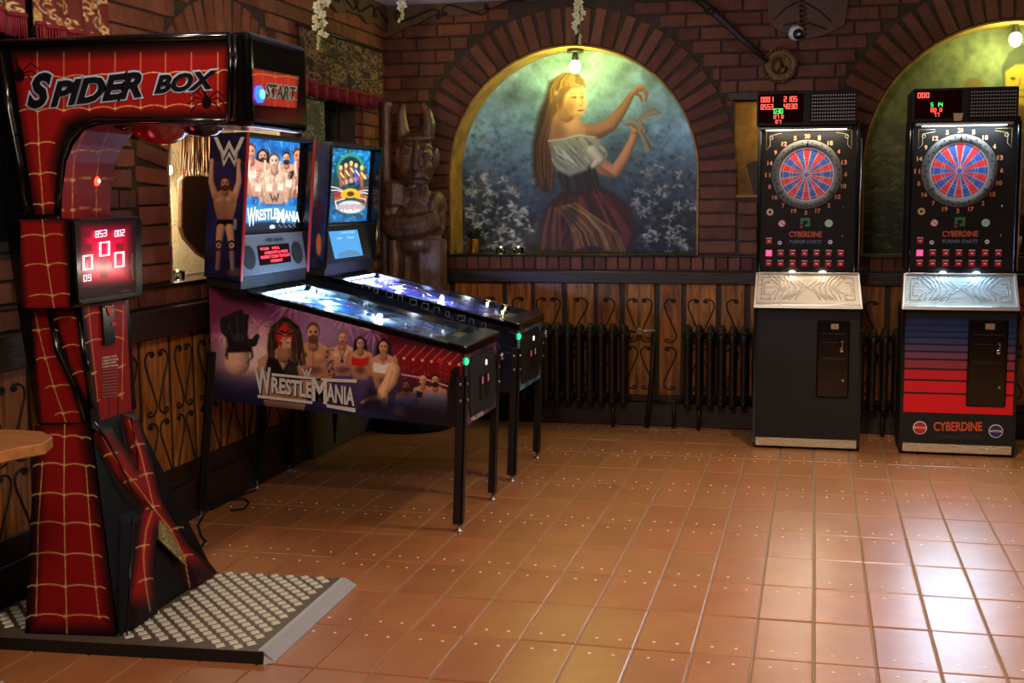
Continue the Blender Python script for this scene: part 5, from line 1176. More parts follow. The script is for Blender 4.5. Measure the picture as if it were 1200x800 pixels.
# ---- second machine
DECO2 = dict(one=False, k='b', pf=(90, 100, 220), blobs=[(50, 60, 170), (110, 60, 180), (20, 30, 70), (220, 60, 60), (200, 190, 90)], led=[(1, .3, .3), (.5, .9, 1), (.5, 1, .9), (.95, .98, 1)], cap=(.5, .4, 1), e1=18, lc=(.35, .4, 1), trim=M_BLACK)
pb2, zt, zb, xb, xf = cabinet('pinball_machine', 6.83, 7.49, 'farther pinball machine, blue print on its front and a blue screen below the backglass', None, DECO2)
cvs = Cv(500, 220, 380, 310, 2, 1.5, (20, 26, 44)); cvs.noise(30, .5, 4)
for i in range(60):
    x, y = rg.uniform(0, 480), rg.uniform(0, 210); cvs.line([(x, y), (x + 14, y + 3), (x + 16, y + 14)], 2.4, (110, 130, 160), .7)
art('side_art', quadgrid((xb, 6.83 - e, zt(xb) - .002), (xf, 6.83 - e, zt(xf) - .002), (xf, 6.83 - e, zb(xf)), (xb, 6.83 - e, zb(xb)), 200, 90), cvs, M_ART, pb2)
SV = mat('side_silver', S(150, 166, 190), .4)
for i in range(11):
    x, y = 424 + i * 14, 338 + i * 4.6; w = rg.uniform(4, 9)
    MB().tube([PY(x, y, 6.824), PY(x + 1, y - 6, 6.824), PY(x + w, y - 5, 6.824), PY(x + w, y + 1, 6.824)] + ([PY(x + 2, y + 1, 6.824)] if i % 3 else []), .0022, n=4).build('printed_line', SV, pb2)
cvf = Cv(400, 400, 590, 360, 8, 3, (120, 180, 230)); cvf.noise(30, .6, 8)
for i in range(60): cvf.line([(rg.uniform(60, 340), rg.uniform(60, 390)) for _ in range(2)], 4, rg.choice([(150, 190, 220), (30, 60, 100)]), .2)
cvf.ell(190, 330, 34, 24, (210, 190, 60), 0, .4)
art('front_art', quadgrid((xf + .0015, 6.85, zt(xf) - .035), (xf + .0015, 7.47, zt(xf) - .035), (xf + .0015, 7.47, zb(xf)), (xf + .0015, 6.85, zb(xf)), 70, 60), cvf, M_ART, pb2)
P = backbox(pb2, 6.735, 7.60, DECO2); y0, y1 = 6.735 + .022, 7.578
cv = Cv(457, 800, 360, 155, 4.57, 3, (26, 34, 66)); cv.noise(30, .7, 9)
for i in range(50): cv.line([(rg.uniform(40, 130), rg.uniform(50, 730)) for _ in range(2)], 3, (90, 110, 160), .15)
cv.ell(62, 600, 14, 60, (224, 110, 50), 0, .3); cv.ell(60, 430, 20, 90, (70, 20, 50), 0, .4)
art('side_art', quadgrid(P(0, 6.7325, 1), P(1, 6.7325, 1), P(1, 6.7325, 0), P(0, 6.7325, 0), 50, 160), cv, M_ART, pb2)
cv = Cv(457, 800, 360, 155, 4.57, 2, (24, 110, 170)); cv.noise(24, .6, 9)
for i in range(260): x = rg.uniform(110, 370); y = rg.uniform(85, 455); cv.line([(x, y), (x + rg.uniform(-12, 12), y + rg.uniform(-12, 12))], 3, rg.choice([(140, 230, 250), (20, 50, 120), (230, 250, 255), (40, 160, 210)]), .8)
cv.ell(232, 300, 112, 150, (30, 60, 60), 0, .2, .85); cv.ell(232, 200, 74, 92, (60, 170, 120), 0, .1, .8); cv.ell(232, 210, 64, 80, (24, 50, 66), 0, .1)
for i, x in enumerate((180, 208, 236, 262, 292)):
    y = 165 + 12 * abs(i - 2); cv.limb([(x, y + 20), (x + 3, y + 100)], [13, 9], rg.choice([(60, 80, 190), (230, 220, 120), (150, 90, 60), (220, 230, 240)]), .4); cv.ell(x, y, 10, 13, (240, 210, 120)); cv.limb([(x, y + 30), (x + 22, y + 60)], [5, 4], (240, 220, 150))
for d in (-1, 1):
    for j in range(7): cv.line([(232 + d * 30, 318 + j * 6), (232 + d * (70 + 2 * j), 318 + j * 12 - 20), (232 + d * (108 - 6 * j), 290 + j * 20)], 6, rg.choice([(250, 240, 220), (240, 120, 50), (220, 60, 40)]), .95)
cv.ell(232, 326, 44, 26, (250, 196, 40)); cv.ell(232, 330, 20, 14, (90, 60, 20), 0, .4); 
for x in (196, 268): cv.ell(x, 336, 16, 18, (250, 180, 30))
cv.ell(232, 400, 72, 34, (236, 244, 248), 0, .3); 
for i in range(26): x = 168 + i * 5; cv.line([(x, 384 + rg.uniform(-6, 6)), (x + 4, 415 + rg.uniform(-8, 8))], 3, (150, 70, 90), .7)
for i in range(20): x = 190 + i * 7; cv.line([(x, 260 - i * 2), (x + 5, 280 - i * 2)], 4, rg.choice([(240, 240, 240), (230, 120, 80)]), .8)
art('backglass', quadgrid(P(.725, y0, .965), P(.725, y1 - .04, .965), P(.725, y1 - .04, .355), P(.725, y0, .355), 120, 170), cv, M_LITART, pb2)
MB().hexa([P(.55, y0, .03), P(.98, y0, .03), P(.98, y1, .03), P(.55, y1, .03), P(.55, y0, .335), P(.76, y0, .335), P(.76, y1, .335), P(.55, y1, .335)]).build('speaker_panel', M_BLACKS, pb2, bevel=.003)
SPn = lambda s, h, o=.0: (P(.98 + o, y0 + (y1 - y0) * s, .03)) * (1 - h) + (P(.76 + o, y0 + (y1 - y0) * s, .335)) * h
scr = MB().ext([SPn(.20, .12), SPn(.76, .12), SPn(.70, .84), SPn(.14, .84)], (.006, 0, 0)).build('screen', glow('screen_blue', (.08, .38, .8, 1), 1.1), pb2)
S3 = lambda s, h: SPn(s, h) + Vector((.009, 0, 0))
text('GAME OVER', S3(.34, .76), S3(.62, .76), S3(.34, .81), glow('screen_text', (.5, .75, 1, 1), 1.3), scr, depth=.001); text('00    000', S3(.26, .62), S3(.60, .62), S3(.26, .67), glow('screen_text', (0, 0, 0, 1), 1), scr, depth=.001)
MB().ext([S3(.24, .14), S3(.70, .14), S3(.66, .24), S3(.46, .32), S3(.24, .24)], (.001, 0, 0)).build('screen_floor', glow('screen_low', (.12, .34, .62, 1), .8), scr)
lamp('backglass_light', 'AREA', P(1.3, 7.15, .65), 1.2, (.6, .8, 1), .5, P(3, 7.15, .2), size_y=.4)

# ================================================================ BOXING MACHINE
YS, YE, YA = 4.04, 4.38, 4.52
M_WEB = vmat('web_print', .3, coat=.15, spec=.3); M_WEBF = vmat('web_print_front', .42, spec=.15)
RED1, GOLD1 = (142, 22, 22), (226, 194, 124)
bx = thing('boxing_machine', (-2.4, 4.3, 0), 'red and black boxing strength tester with web print, red digits and raised arm', 'boxing machine')
S_ = lambda u, v, Y=YS: PY(u, v, Y)
armo = [(-10, 47), (270, 39), (291, 42), (287, 147), (112, 142), (86, 158), (-2, 158)]
colo = [(-2, 158), (86, 158), (74, 185), (68, 252), (93, 357), (104, 497), (42, 497), (20, 363), (4, 252)]
def slab(o, Y0, Y1): A = [S_(u, v, Y0) for u, v in o]; return MB().prism(A, [Vector((p.x, Y1, p.z)) for p in A])
slab(armo, YS, YA).build('overhead_arm', M_BLACK, bx, bevel=.006)
slab(colo, YS, YE).build('column', M_BLACK, bx, bevel=.004)
ex = S_(291, 42).x
MB().box(ex - .07, ex + .008, YS - .012, YA + .012, S_(289, 148).z, S_(291, 40).z + .012).build('arm_head', M_PAINT, bx, bevel=.028, seg=4)
for u in (269, 275): MB().tube([S_(u, 40, YS - .008), S_(u + 1, 80, YS - .012), S_(u - 1, 142, YS - .008)], .009).build('arm_rib', M_BLACK, bx)
MB().tube([S_(u, v, YS - .004) for u, v in ((268, 141), (180, 141), (112, 141), (95, 148), (80, 165), (72, 188), (68, 225), (67, 252))], .010).build('opening_trim', M_BLACK, bx)
MB().tube([S_(u, v, YS - .002) for u, v in ((-4, 52), (130, 46), (268, 42))], .016).build('top_trim', M_BLACK, bx)
MB().tube([S_(u, v, YS - .003) for u, v in ((2, 60), (10, 130), (22, 190), (32, 252))], .012).build('rear_trim', M_BLACK, bx)
# side print, drawn in its own units
def hweb(cv, xs, y0, y1, rows, lw=2.2):
    for k in range(len(xs)):
        cv.line([(xs[k][0], y0), (xs[k][1], y1)], lw, GOLD1, .9)
def arc(cv, x0, ya, x1, yb, sag, lw=3.3):
    cv.line([(x0 + (x1 - x0) * t / 10, ya + (yb - ya) * t / 10 - sag * (1 - abs(t / 5 - 1) ** 2)) for t in range(11)], lw, GOLD1, .95)
def star(cv, x, y, s=9): cv.poly([(x - s, y), (x - s * .2, y - s * .2), (x, y - s), (x + s * .2, y - s * .2), (x + s, y), (x + s * .2, y + s * .2), (x, y + s), (x - s * .2, y + s * .2)], (226, 196, 120), 2)
cv = Cv(900, 800, 0, 0, 3.077, 2.2, (8, 7, 8))
cv.poly([(50, 205), (820, 178), (815, 405), (300, 412), (235, 440), (205, 520), (190, 590), (208, 762), (140, 764), (105, 600), (70, 400)], RED1, 26); cv.noise(8, .05, 3)
xs = [135, 230, 322, 415, 507, 597, 690, 785]
for i, x in enumerate(xs): cv.line([(x, 190), (x, 400 - i * 3)], 2.4, GOLD1, .85)
for i in range(-1, 8):
    a_, b_ = (xs[i] if i >= 0 else 62), (xs[i + 1] if i < 7 else 830)
    arc(cv, a_, 285 - i * 3.2, b_, 282 - i * 3.2, 10); arc(cv, a_, 402 - i * 3, b_, 399 - i * 3, 10)
    if i >= 0: star(cv, a_, 401 - i * 3); star(cv, a_, 284 - i * 3.2, 6)
cv.line([(135, 400), (142, 560), (157, 770)], 2.8, GOLD1)
for x, y in ((137, 518), (142, 628), (150, 738)): arc(cv, x - 50, y + 8, x, y, 6); arc(cv, x, y, x + 60, y - 2, 6); star(cv, x, y)
for (x, y, s) in ((745, 365, 1), (70, 268, 1.1)):
    cv.ell(x, y + 6, 17 * s, 20 * s, (12, 6, 8)); cv.ell(x, y - 14 * s, 8 * s, 8 * s, (12, 6, 8))
    for k, (dx, dy) in enumerate(((-60, -28), (-66, 0), (-56, 26), (-30, -50), (60, -28), (66, 2), (50, 26), (-20, -62))):
        cv.line([(x, y), (x + dx * .6 * s, y + (dy - 18) * .8 * s), (x + dx * s, y + dy * s + 10)], 4.4, (12, 6, 8))
pg = lambda us, vs, Y: np.array([[PY(u, v, Y) for u in us] for v in vs])
sp_poly = [(12, 57), (270, 50), (269, 139), (112, 137), (86, 152), (71, 185), (65, 251), (40, 252)]
def fastgrid(u0, u1, v0, v1, n, m, Y):
    uu, vv = np.meshgrid(np.linspace(u0, u1, n), np.linspace(v0, v1, m))
    d = np.stack([(uu - 600) / F, (vv - 400) / F, np.ones_like(uu)], -1) @ CAMM
    return EYE + d * (Y / d[..., 1])[..., None]
art('side_panel', fastgrid(8, 272, 48, 253, 380, 300, YS - .004), cv, M_WEB, bx, keep=inpoly(sp_poly))
M_TXB = mat('letter_black', S(14, 14, 20), .3); M_TXO = mat('letter_outline', S(160, 184, 214), .4)
Z1 = lambda x, y, d=.008: PY(x / 3.077, y / 3.077, YS - d)
for m, d, bd in ((M_TXO, .006, .085), (M_TXB, .010, .045)):
    g_ = 7 if m is M_TXO else 0
    for s_, bl, br, tl in (('S', (98, 392), (186, 386), (98, 266)), ('PIDER', (182, 386), (512, 348), (182, 296)), ('BOX', (556, 338), (784, 318), (556, 272))):
        text(s_, Z1(bl[0] - g_, bl[1] + g_, d), Z1(br[0] + g_, br[1] + g_, d), Z1(tl[0] - g_, tl[1] - g_, d), m, bx, depth=.0, bold=bd, shear=.28)
# inside of the opening: the curved red front of the column running up under the arm
curve = [(68, 256), (69, 225), (74, 188), (82, 168), (95, 151), (112, 144.5), (135, 143.5), (165, 143.5), (205, 144)]
pts = [np.array(S_(u, v)) for u, v in curve]; fine = []
for a_, b_ in zip(pts[:-1], pts[1:]):
    for k in range(14): fine.append(a_ + (b_ - a_) * k / 14)
fine = np.array(fine); G = np.zeros((len(fine), 60, 3)); ys = np.linspace(YS + .012, YE - .004, 60)
G[..., 0] = fine[:, None, 0] + .006; G[..., 1] = ys[None]; G[..., 2] = fine[:, None, 2] - .004
G[..., 1] = np.linspace(0, 1, 60)[None] * (YE - YS - .016) + YS + .012
cv = Cv(800, 800, 0, 0, 3.077, 2.2, (128, 20, 26))
for x0, x1 in ((265, 262), (352, 348), (436, 430)): cv.line([(x0 + 40, 470), (x0 + 5, 560), (x1, 650), (x1, 790)], 2.4, GOLD1, .9)
for y in (548, 650, 758):
    arc(cv, 215, y + 4, 262, y, 6); arc(cv, 262, y, 350, y, 8); arc(cv, 350, y, 432, y, 8); arc(cv, 432, y, 490, y + 2, 6)
    for x in (262, 350, 432): star(cv, x, y, 7)
art('throat_panel', G, cv, vmat('web_print_soft', .5, spec=.2), bx)
p = PX(112, 212, S_(69, 212).x + .008); MB().lathe([(.018, 0), (.018, .008), (.012, .014)], p, 'x', 16).build('red_lamp', glow('red_lamp', (1, .05, .02, 1), 4), bx)
MB().lathe([(.007, .014), (.007, .017)], p, 'x', 12).build('lamp_core', glow('red_core', (1, .45, .3, 1), 5), bx)
# ball drawn up under the arm
zb_ = S_(200, 143).z
pc = PZ(188, 143, zb_); pc = PY(188, 143, 4.27)
MB().lathe([(.005, -.085), (.05, -.078), (.09, -.055), (.118, -.02), (.125, .01)], (pc.x, 4.27, pc.z), n=32).build('punching_ball', mat('ball_red', S(150, 14, 26), .22, coat=.7), bx)
MB().lathe([(.005, -.055), (.05, -.048), (.085, -.02), (.09, .01)], PY(238, 143, 4.30), n=24).build('ball_cup', M_BLACK, bx)
q = PY(145, 147, 4.14); MB().ball(q, (.04, .03, .02)).build('arm_sensor', M_BLACK, bx)
# start panel on the head
XH = ex + .0095
cv = Cv(300, 200, 290, 70, 4, 2, (10, 8, 9)); cv.poly([(30, 40), (200, 74), (236, 84), (232, 224), (160, 214), (30, 214)], (176, 30, 24), 12)
cv.a[:] = np.array([10, 8, 9]) / 255.; cv.poly([(24, 38), (236, 76), (230, 222), (60, 206), (22, 190)], (214, 44, 34), 14)
for x in (70, 130, 190): cv.line([(x, 40), (x, 215)], 2.4, GOLD1, .8)
for y in (80, 180): arc(cv, 20, y - 8, 130, y, 8); arc(cv, 130, y, 236, y + 10, 8)
uu, vv = np.meshgrid(np.linspace(294, 352, 90), np.linspace(78, 128, 80)); d = np.stack([(uu - 600) / F, (vv - 400) / F, np.ones_like(uu)], -1) @ CAMM
art('start_panel', EYE + d * (XH / d[..., 0])[..., None], cv, M_WEBF, bx, keep=inpoly([(295, 79), (351, 89), (348, 127), (296, 123)]))
for m, dd, bd, g_ in ((mat('start_outline', S(205, 215, 230), .4), .002, .10, .8), (M_TXB, .004, .03, 0)):
    text('START', PX(311 - g_, 114 + g_, XH + dd), PX(347 + g_, 118 + g_, XH + dd), PX(311 - g_, 97 - g_, XH + dd), m, bx, depth=0, bold=bd, shear=.2)
q = PX(302.5, 110.5, XH); MB().lathe([(.030, 0), (.030, .010), (.022, .014)], q, 'x', 20).build('start_button', glow('blue_ring', (.01, .06, 1, 1), 5), bx)
MB().lathe([(.016, .014), (.016, .019), (.008, .022)], q, 'x', 16).build('button_core', glow('blue_core', (.05, .5, 1, 1), 6), bx)
lamp('button_light', 'POINT', q + Vector((.06, 0, 0)), .07, (.05, .2, 1), .02)
# display housing
hx0, hx1 = PY(22, 300, 3.97).x, PY(84, 300, 3.97).x; hz0, hz1 = PY(50, 361, 3.97).z, PY(50, 256, 3.97).z
MB().box(hx0, hx1, 3.97, 4.42, hz0, hz1).build('display_housing', M_BLACK, bx, bevel=.012, seg=2)
cv = Cv(800, 800, 0, 240, 3.077, 2, (10, 8, 9)); 
cv.poly([(68, 52), (228, 58), (252, 372), (92, 378)], RED1, 16); cv.line([(150, 30), (168, 200), (196, 378)], 2.8, GOLD1)
for x, y in ((160, 113), (174, 218), (190, 328)): arc(cv, x - 84, y + 2, x, y, 7); arc(cv, x, y, x + 66, y - 4, 7); star(cv, x, y)
art('housing_side', fastgrid(24, 82, 257, 361, 90, 140, 3.966), cv, M_WEB, bx)
XD = hx1 + .004
MB().ext([PX(u, v, XD) for u, v in ((83, 262), (86, 257), (158, 253.5), (162, 257), (163, 343), (160, 347), (93, 357), (88, 353))], (.016, 0, 0)).build('display_frame', M_BLACK, bx, bevel=.003)
cv = Cv(560, 400, 0, 240, 3.077, 1.5, (14, 4, 8))
cv.poly([(262, 66), (495, 56), (496, 318), (284, 346)], (30, 4, 12), 6)
cv.poly([(302, 84), (462, 82), (466, 270), (305, 282)], (224, 6, 50), 22, .9); cv.poly([(320, 120), (440, 120), (440, 250), (320, 260)], (255, 10, 70), 30, .8)
for x, y in ((315, 105), (318, 155), (432, 152), (372, 212), (374, 250)): cv.poly([(x - 13, y - 13), (x + 13, y - 13), (x + 13, y + 13), (x - 13, y + 13)], (110, 4, 24), 4, .7)
cv.line([(478, 175), (474, 225), (482, 270)], 3, (150, 110, 50), .8); cv.line([(440, 310), (466, 308)], 3, (130, 100, 50), .7)
uu, vv = np.meshgrid(np.linspace(85, 161.5, 120), np.linspace(255, 356, 150)); d = np.stack([(uu - 600) / F, (vv - 400) / F, np.ones_like(uu)], -1) @ CAMM
art('display_panel', EYE + d * ((XD + .0175) / d[..., 0])[..., None], cv, vmat('lit_display', .1, emit=1.0), bx, keep=inpoly([(87, 261), (159, 257), (160, 342), (92, 352)]))
DG = glow('digit_pink', (1, .42, .55, 1), 5); X9 = XD + .019
D2 = lambda x, y: PX(x / 3.077, 240 + y / 3.077, X9)
for s_, x0, x1, y0, y1 in (('853', 340, 384, 95, 119), ('002', 410, 448, 93, 116), ('0', 350, 400, 136, 188), ('0', 290, 338, 184, 237), ('0', 404, 452, 173, 228), ('09', 297, 328, 254, 277)):
    sevenseg(s_, D2(x0, y1), D2(x1, y1 - (x1 - x0) * .15), D2(x0, y0), DG, bx, 'digits', t=.13)
lamp('display_light', 'AREA', D2(370, 190) + Vector((.03, 0, 0)), .8, (1, .05, .15), .2, D2(370, 190) + Vector((1, 0, 0)))
MB().ext([PX(u, v, XD + .018) for u, v in ((88, 258), (160, 254.5), (161, 345), (91, 354))], (.004, 0, 0)).build('display_glass', glass('pane2', k=.6, rough=.02), bx) if False else None
# lower column print, side and front
cv = Cv(560, 820, 0, 240, 3.077, 1.8, (10, 8, 9))
cv.poly([(118, 376), (178, 378), (215, 520), (268, 660), (300, 790), (150, 790), (132, 600)], RED1, 10); cv.poly([(196, 380), (272, 380), (312, 540), (345, 700), (310, 700), (250, 570)], (132, 20, 22), 8)
cv.line([(125, 380), (150, 500), (192, 650), (240, 790)], 2.6, GOLD1); cv.line([(255, 500), (300, 600), (340, 710)], 2, (60, 10, 12))
for x, y in ((138, 453), (162, 553), (195, 655), (228, 752)): arc(cv, x - 30, y + 6, x, y, 5); arc(cv, x, y, x + 70, y, 7); star(cv, x, y)
for y, x0, x1 in ((415, 196, 285), (515, 225, 300), (612, 262, 325)): arc(cv, x0, y, x1, y, 12)
art('column_side', fastgrid(30, 112, 361, 497, 110, 170, YS - .003), cv, M_WEB, bx, keep=inpoly([(35, 363), (93, 360), (105, 496), (46, 496)]))
for L_ in ([(56, 363), (67, 410), (86, 450), (100, 494)], [(90, 360), (99, 420), (111, 478)]):
    MB().tube([S_(u, v, YS - .006) for u, v in L_], [.006, .012, .014, .010]).build('facet_ridge', M_BLACK, bx)
TL, BLc = S_(94, 357, YS - .002), S_(106, 497, YS - .002); TR, BR = PX(146, 347, TL.x), PX(153, 483, BLc.x)
cv = Cv(560, 820, 0, 240, 3.077, 1.8, RED1); cv.poly([(285, 360), (302, 360), (362, 790), (330, 790)], (12, 8, 9), 6)
for x, x2 in ((445, 440), (318, 352)): cv.line([(x, 360), (x2, 700)], 2.6, GOLD1, .8)
for y in (395, 492): arc(cv, 305, y + 10, 372, y - 6, 8); arc(cv, 372, y - 6, 446, y - 8, 10)
for x, y in ((335, 608), (438, 583), (345, 710), (434, 684)): star(cv, x, y); arc(cv, x - 14, y + 6, x + 14, y - 8, 0)
cv.line([(392, 690), (392, 760)], 3, (20, 6, 8)); cv.line([(425, 690), (425, 760)], 3, (20, 6, 8))
off = np.array([.005, 0, 0]); art('column_front', quadgrid(np.array(TL) + off, np.array(TR) + off, np.array(BR) + off, np.array(BLc) + off, 100, 170), cv, M_WEBF, bx)
def Cf(x, y, o=.012):   # point on the front of the lower column
    a, b, c = np.array(TL), np.array(TR), np.array(BLc); n = np.cross(b - a, c - a); d_ = ray(x / 3.077, 240 + y / 3.077); return Vector(EYE + d_ * (n @ (a - EYE)) / (n @ d_)) + Vector((o, 0, 0))
MB().ext([Cf(*q, .006) for q in ((354, 364), (396, 358), (402, 500), (362, 506))], (.012, 0, 0)).build('coin_unit', M_BLACK, bx, bevel=.002)
MB().ext([Cf(*q, .019) for q in ((368, 366), (384, 364), (388, 384), (378, 400), (370, 384))], (.003, 0, 0)).build('coin_notch', M_RED, bx); MB().ext([Cf(*q, .019) for q in ((386, 424), (400, 422), (400, 434), (387, 436))], (.003, 0, 0)).build('coin_button', M_RED, bx)
for x in (362, 390): MB().ball(Cf(x, 368, .02), .004, nu=8, nv=6).build('screw', M_CHROME, bx)
for i, s_ in enumerate(('1 INSERT COIN', '2 SELECT PLAYER', '3 PUSH START', '4 PUNCH THE BALL')):
    text(s_, Cf(360, 555 + i * 11, .008), Cf(412 + (i % 2) * 7, 547 + i * 11, .008), Cf(360, 548 + i * 11, .008), M_WHITE, bx, bold=.02)
for i in range(10): MB().ext([Cf(*q, .007) for q in ((362, 592 + i * 11), (418, 586 + i * 11), (418, 590 + i * 11), (362, 596 + i * 11))], (.001, 0, 0)).build('small_print', mat('print_grey', S(130, 90, 88), .6), bx)
# base
zt_ = .045
B0, B1, B2 = PZ(30, 742, zt_), PZ(138, 746, zt_), PZ(250, 671, zt_); T0, T1 = S_(42, 498, YS - .006), S_(106, 496, YS - .006); T2 = PX(155, 482, T1.x)
B3 = Vector((B0.x, B2.y, zt_)); T3 = Vector((T0.x, T2.y, T0.z)); T2.z = T1.z
IN_ = [Vector(v) for v in ((0, .014, 0), (-.012, .014, 0), (-.012, 0, 0), (0, 0, 0))]
MB().hexa([q + IN_[k % 4] for k, q in enumerate((B0, B1, B2, B3, T0, T1, T2, T3))]).build('base', M_BLACK, bx, bevel=.005)
cv = Cv(640, 800, 0, 480, 2.5, 1.6, (8, 7, 8))
cv.poly([(122, 44), (238, 40), (262, 200), (300, 400), (322, 640), (98, 640), (108, 400)], (140, 22, 22), 24)
for a_, b_, c_ in (((190, 0), (190, 400), (196, 655)),): cv.line([a_, (187, 240), b_, c_], 2.6, GOLD1)
cv.line([(125, 150), (112, 340), (108, 520), (106, 600)], 2.4, GOLD1); cv.line([(252, 170), (264, 340), (280, 520), (290, 610)], 2.4, GOLD1)
for y, l, r in ((80, 140, 240), (163, 122, 252), (250, 116, 258), (335, 110, 265), (425, 106, 272), (518, 102, 282), (605, 104, 292)):
    arc(cv, l - 28, y + 6, l, y - 3, 4); arc(cv, r, y + 2, r + 26, y + 6, 4); arc(cv, l, y - 3, 189, y, 6); arc(cv, 189, y, r, y + 2, 6); star(cv, 189, y, 7); star(cv, l, y - 3, 5); star(cv, r, y + 2, 5)
n_ = np.cross(np.array(B1 - B0), np.array(T0 - B0)); n_ /= np.linalg.norm(n_); n_ = n_ * (-1 if n_[1] > 0 else 1) * .005
art('base_side', quadgrid(*[np.array(q) + n_ for q in (T0, T1, B1, B0)], 120, 240), cv, M_WEB, bx)
# sculpted front of the base: crossing red ribs over a black hollow
cv = Cv(660, 700, 0, 480, 2.5, 1.5, (8, 8, 9)); ribs = [[(270, 62), (322, 62), (400, 180), (470, 275), (540, 390), (628, 478), (560, 535), (520, 440), (440, 300), (340, 190)], [(362, 22), (396, 22), (440, 160), (468, 275), (450, 360), (440, 470), (452, 600), (360, 662), (385, 520), (405, 400), (418, 300), (430, 280), (390, 140)]]
cr = Cv(660, 700, 0, 480, 2.5, 1.5, (0, 0, 0))
for r_ in ribs: cv.poly(r_, (150, 24, 26), 12); cr.poly(r_, (255, 255, 255), 10)
cv.poly([(520, 440), (640, 470), (560, 540)], (8, 8, 9), 20, .8); cv.poly([(340, 560), (470, 560), (450, 680), (330, 680)], (8, 8, 9), 26, .85); cv.poly([(260, 50), (300, 50), (340, 120), (290, 110)], (40, 8, 10), 20, .7)
for L_ in ([(300, 80), (340, 150), (400, 220), (448, 285), (500, 350), (540, 430), (556, 520)], [(378, 30), (410, 120), (440, 240), (450, 285), (428, 350), (420, 430), (428, 520), (440, 590)]): cv.line(L_, 2.6, GOLD1, .95)
for x, y in ((325, 130), (382, 208), (448, 286), (518, 348), (545, 428), (404, 104), (428, 190), (418, 400), (428, 498)): arc(cv, x - 20, y + 6, x + 20, y - 4, 4); star(cv, x, y, 6)
c_poly = [(252, 36), (430, 296), (372, 318), (350, 664), (300, 664)]
cr.poly([(365, 322), (420, 300), (352, 668), (338, 668)], (90, 90, 90), 14)
fg = quadgrid(*[np.array(q) for q in (T1, T2, B2, B1)], 170, 200); uq, vq = proj(fg); hgt = cr.sample(uq, vq)[..., 0]
nf = np.cross(np.array(T2 - T1), np.array(B1 - T1)); nf /= np.linalg.norm(nf); nf = nf * (1 if nf[0] > 0 else -1)
fg = fg + nf * (.004 + .026 * hgt)[..., None]; 
art('base_front', fg, cv, M_WEBF, bx)
Bf = lambda x, y, o=.02: (lambda a, n, d_: Vector(EYE + d_ * (n @ (a - EYE)) / (n @ d_)) + Vector(nf * o))(np.array(T1), nf, ray(x / 2.5, 480 + y / 2.5))
MB().ext([Bf(*q, .010) for q in ((455, 322), (475, 340), (532, 442), (528, 454), (452, 378))], tuple(nf * .008)).build('gold_inlay', mat('foil_gold', S(190, 180, 110), .25, metal=.9, bump=.8, bscale=60), bx)
for L_ in ([(252, 36), (300, 110), (366, 240), (425, 296)], [(366, 322), (358, 480), (348, 664)], [(362, 28), (378, 120), (382, 180)]): MB().tube([Bf(*q, .034) for q in L_], .004, n=6).build('edge_ridge', M_BLACK, bx)
# tread plate platform
NR, FR, NL = PZ(308, 764, zt_), PZ(405, 678, zt_), PZ(-70, 742, zt_); FLp = NL + (FR - NR)
NL.x = max(NL.x, XL + .06); FLp.x = max(FLp.x, XL + .06)
M_TREAD = mat('tread_plate', S(120, 110, 94), .5, metal=.4, bump=.3, bscale=90, var=.25, vscale=20); M_STUD = mat('tread_stud', S(238, 232, 214), .45, metal=.15)
pl_ = MB().prism([NL - Vector((0, 0, .045)), NR - Vector((0, 0, .045)), FR - Vector((0, 0, .045)), FLp - Vector((0, 0, .045))], [NL, NR, FR, FLp]).build('platform', mat('platform_core', S(22, 20, 19), .6), bx)
MB().prism([NL, NR, FR, FLp], [q + Vector((0, 0, .002)) for q in (NL, NR, FR, FLp)]).build('tread_sheet', M_TREAD, pl_)
zf = PZ(418, 686, 0); zn = PZ(322, 776, 0)
MB().hexa([zn, zn + Vector((.0, 0, .0)) + (zf - zn) * 1e-4, zf, FR - Vector((0, 0, .045)), zn + Vector((0, 0, .002)), zn + Vector((.001, 0, .003)), zf + Vector((0, 0, .003)), FR + Vector((0, 0, .003))]) if False else None
MB().prism([NR + Vector((-.02, 0, .001)), NR + Vector((-.02, 0, .005)), NR + Vector((0, 0, .005)), zn + Vector((0, 0, .003)), zn, NR + Vector((0, 0, -.045))], [FR + Vector((-.02, 0, .001)), FR + Vector((-.02, 0, .005)), FR + Vector((0, 0, .005)), zf + Vector((0, 0, .003)), zf, FR + Vector((0, 0, -.045))]).build('ramp_strip', mat('ramp_alu', S(206, 210, 214), .45, metal=.25, bump=.6, bscale=120), pl_)
sm = MB(); 
sm.prism([(-.021, 0, 0), (0, -.025, 0), (.021, 0, 0), (0, .025, 0)], [(-.018, 0, .003), (0, -.022, .003), (.018, 0, .003), (0, .022, .003)]); sme = protomesh(sm, 'tread_stud', [M_STUD])
ux = Vector((.067, .004, 0)); uy = Vector((-.002, .074, 0)); cnt = 0; rest = MB(); cand = []
for i in range(-30, 30):
    for j in range(-20, 30):
        for h in (0, .5):
            q = NR + Vector((-.04, .03, .002)) + ux * (i + h) + uy * (j + h)
            s1 = (FR - NR).normalized(); s2 = (NL - NR).normalized()
            a_ = (q - NR); fa = a_.dot(Vector((0, 1, 0))) ; 
            if not (.02 < fa < (FR.y - NR.y) - .02): continue
            xr = NR.x + (FR.x - NR.x) * fa / (FR.y - NR.y)
            if not (max(NL.x, XL) + .03 < q.x < xr - .045): continue
            if B0.x - .01 < q.x < B1.x + .0 and q.y > B0.y - .02 and q.y < B2.y: continue
            cand.append(q)
cand.sort(key=lambda q: (q.x < B0.x, q.y))
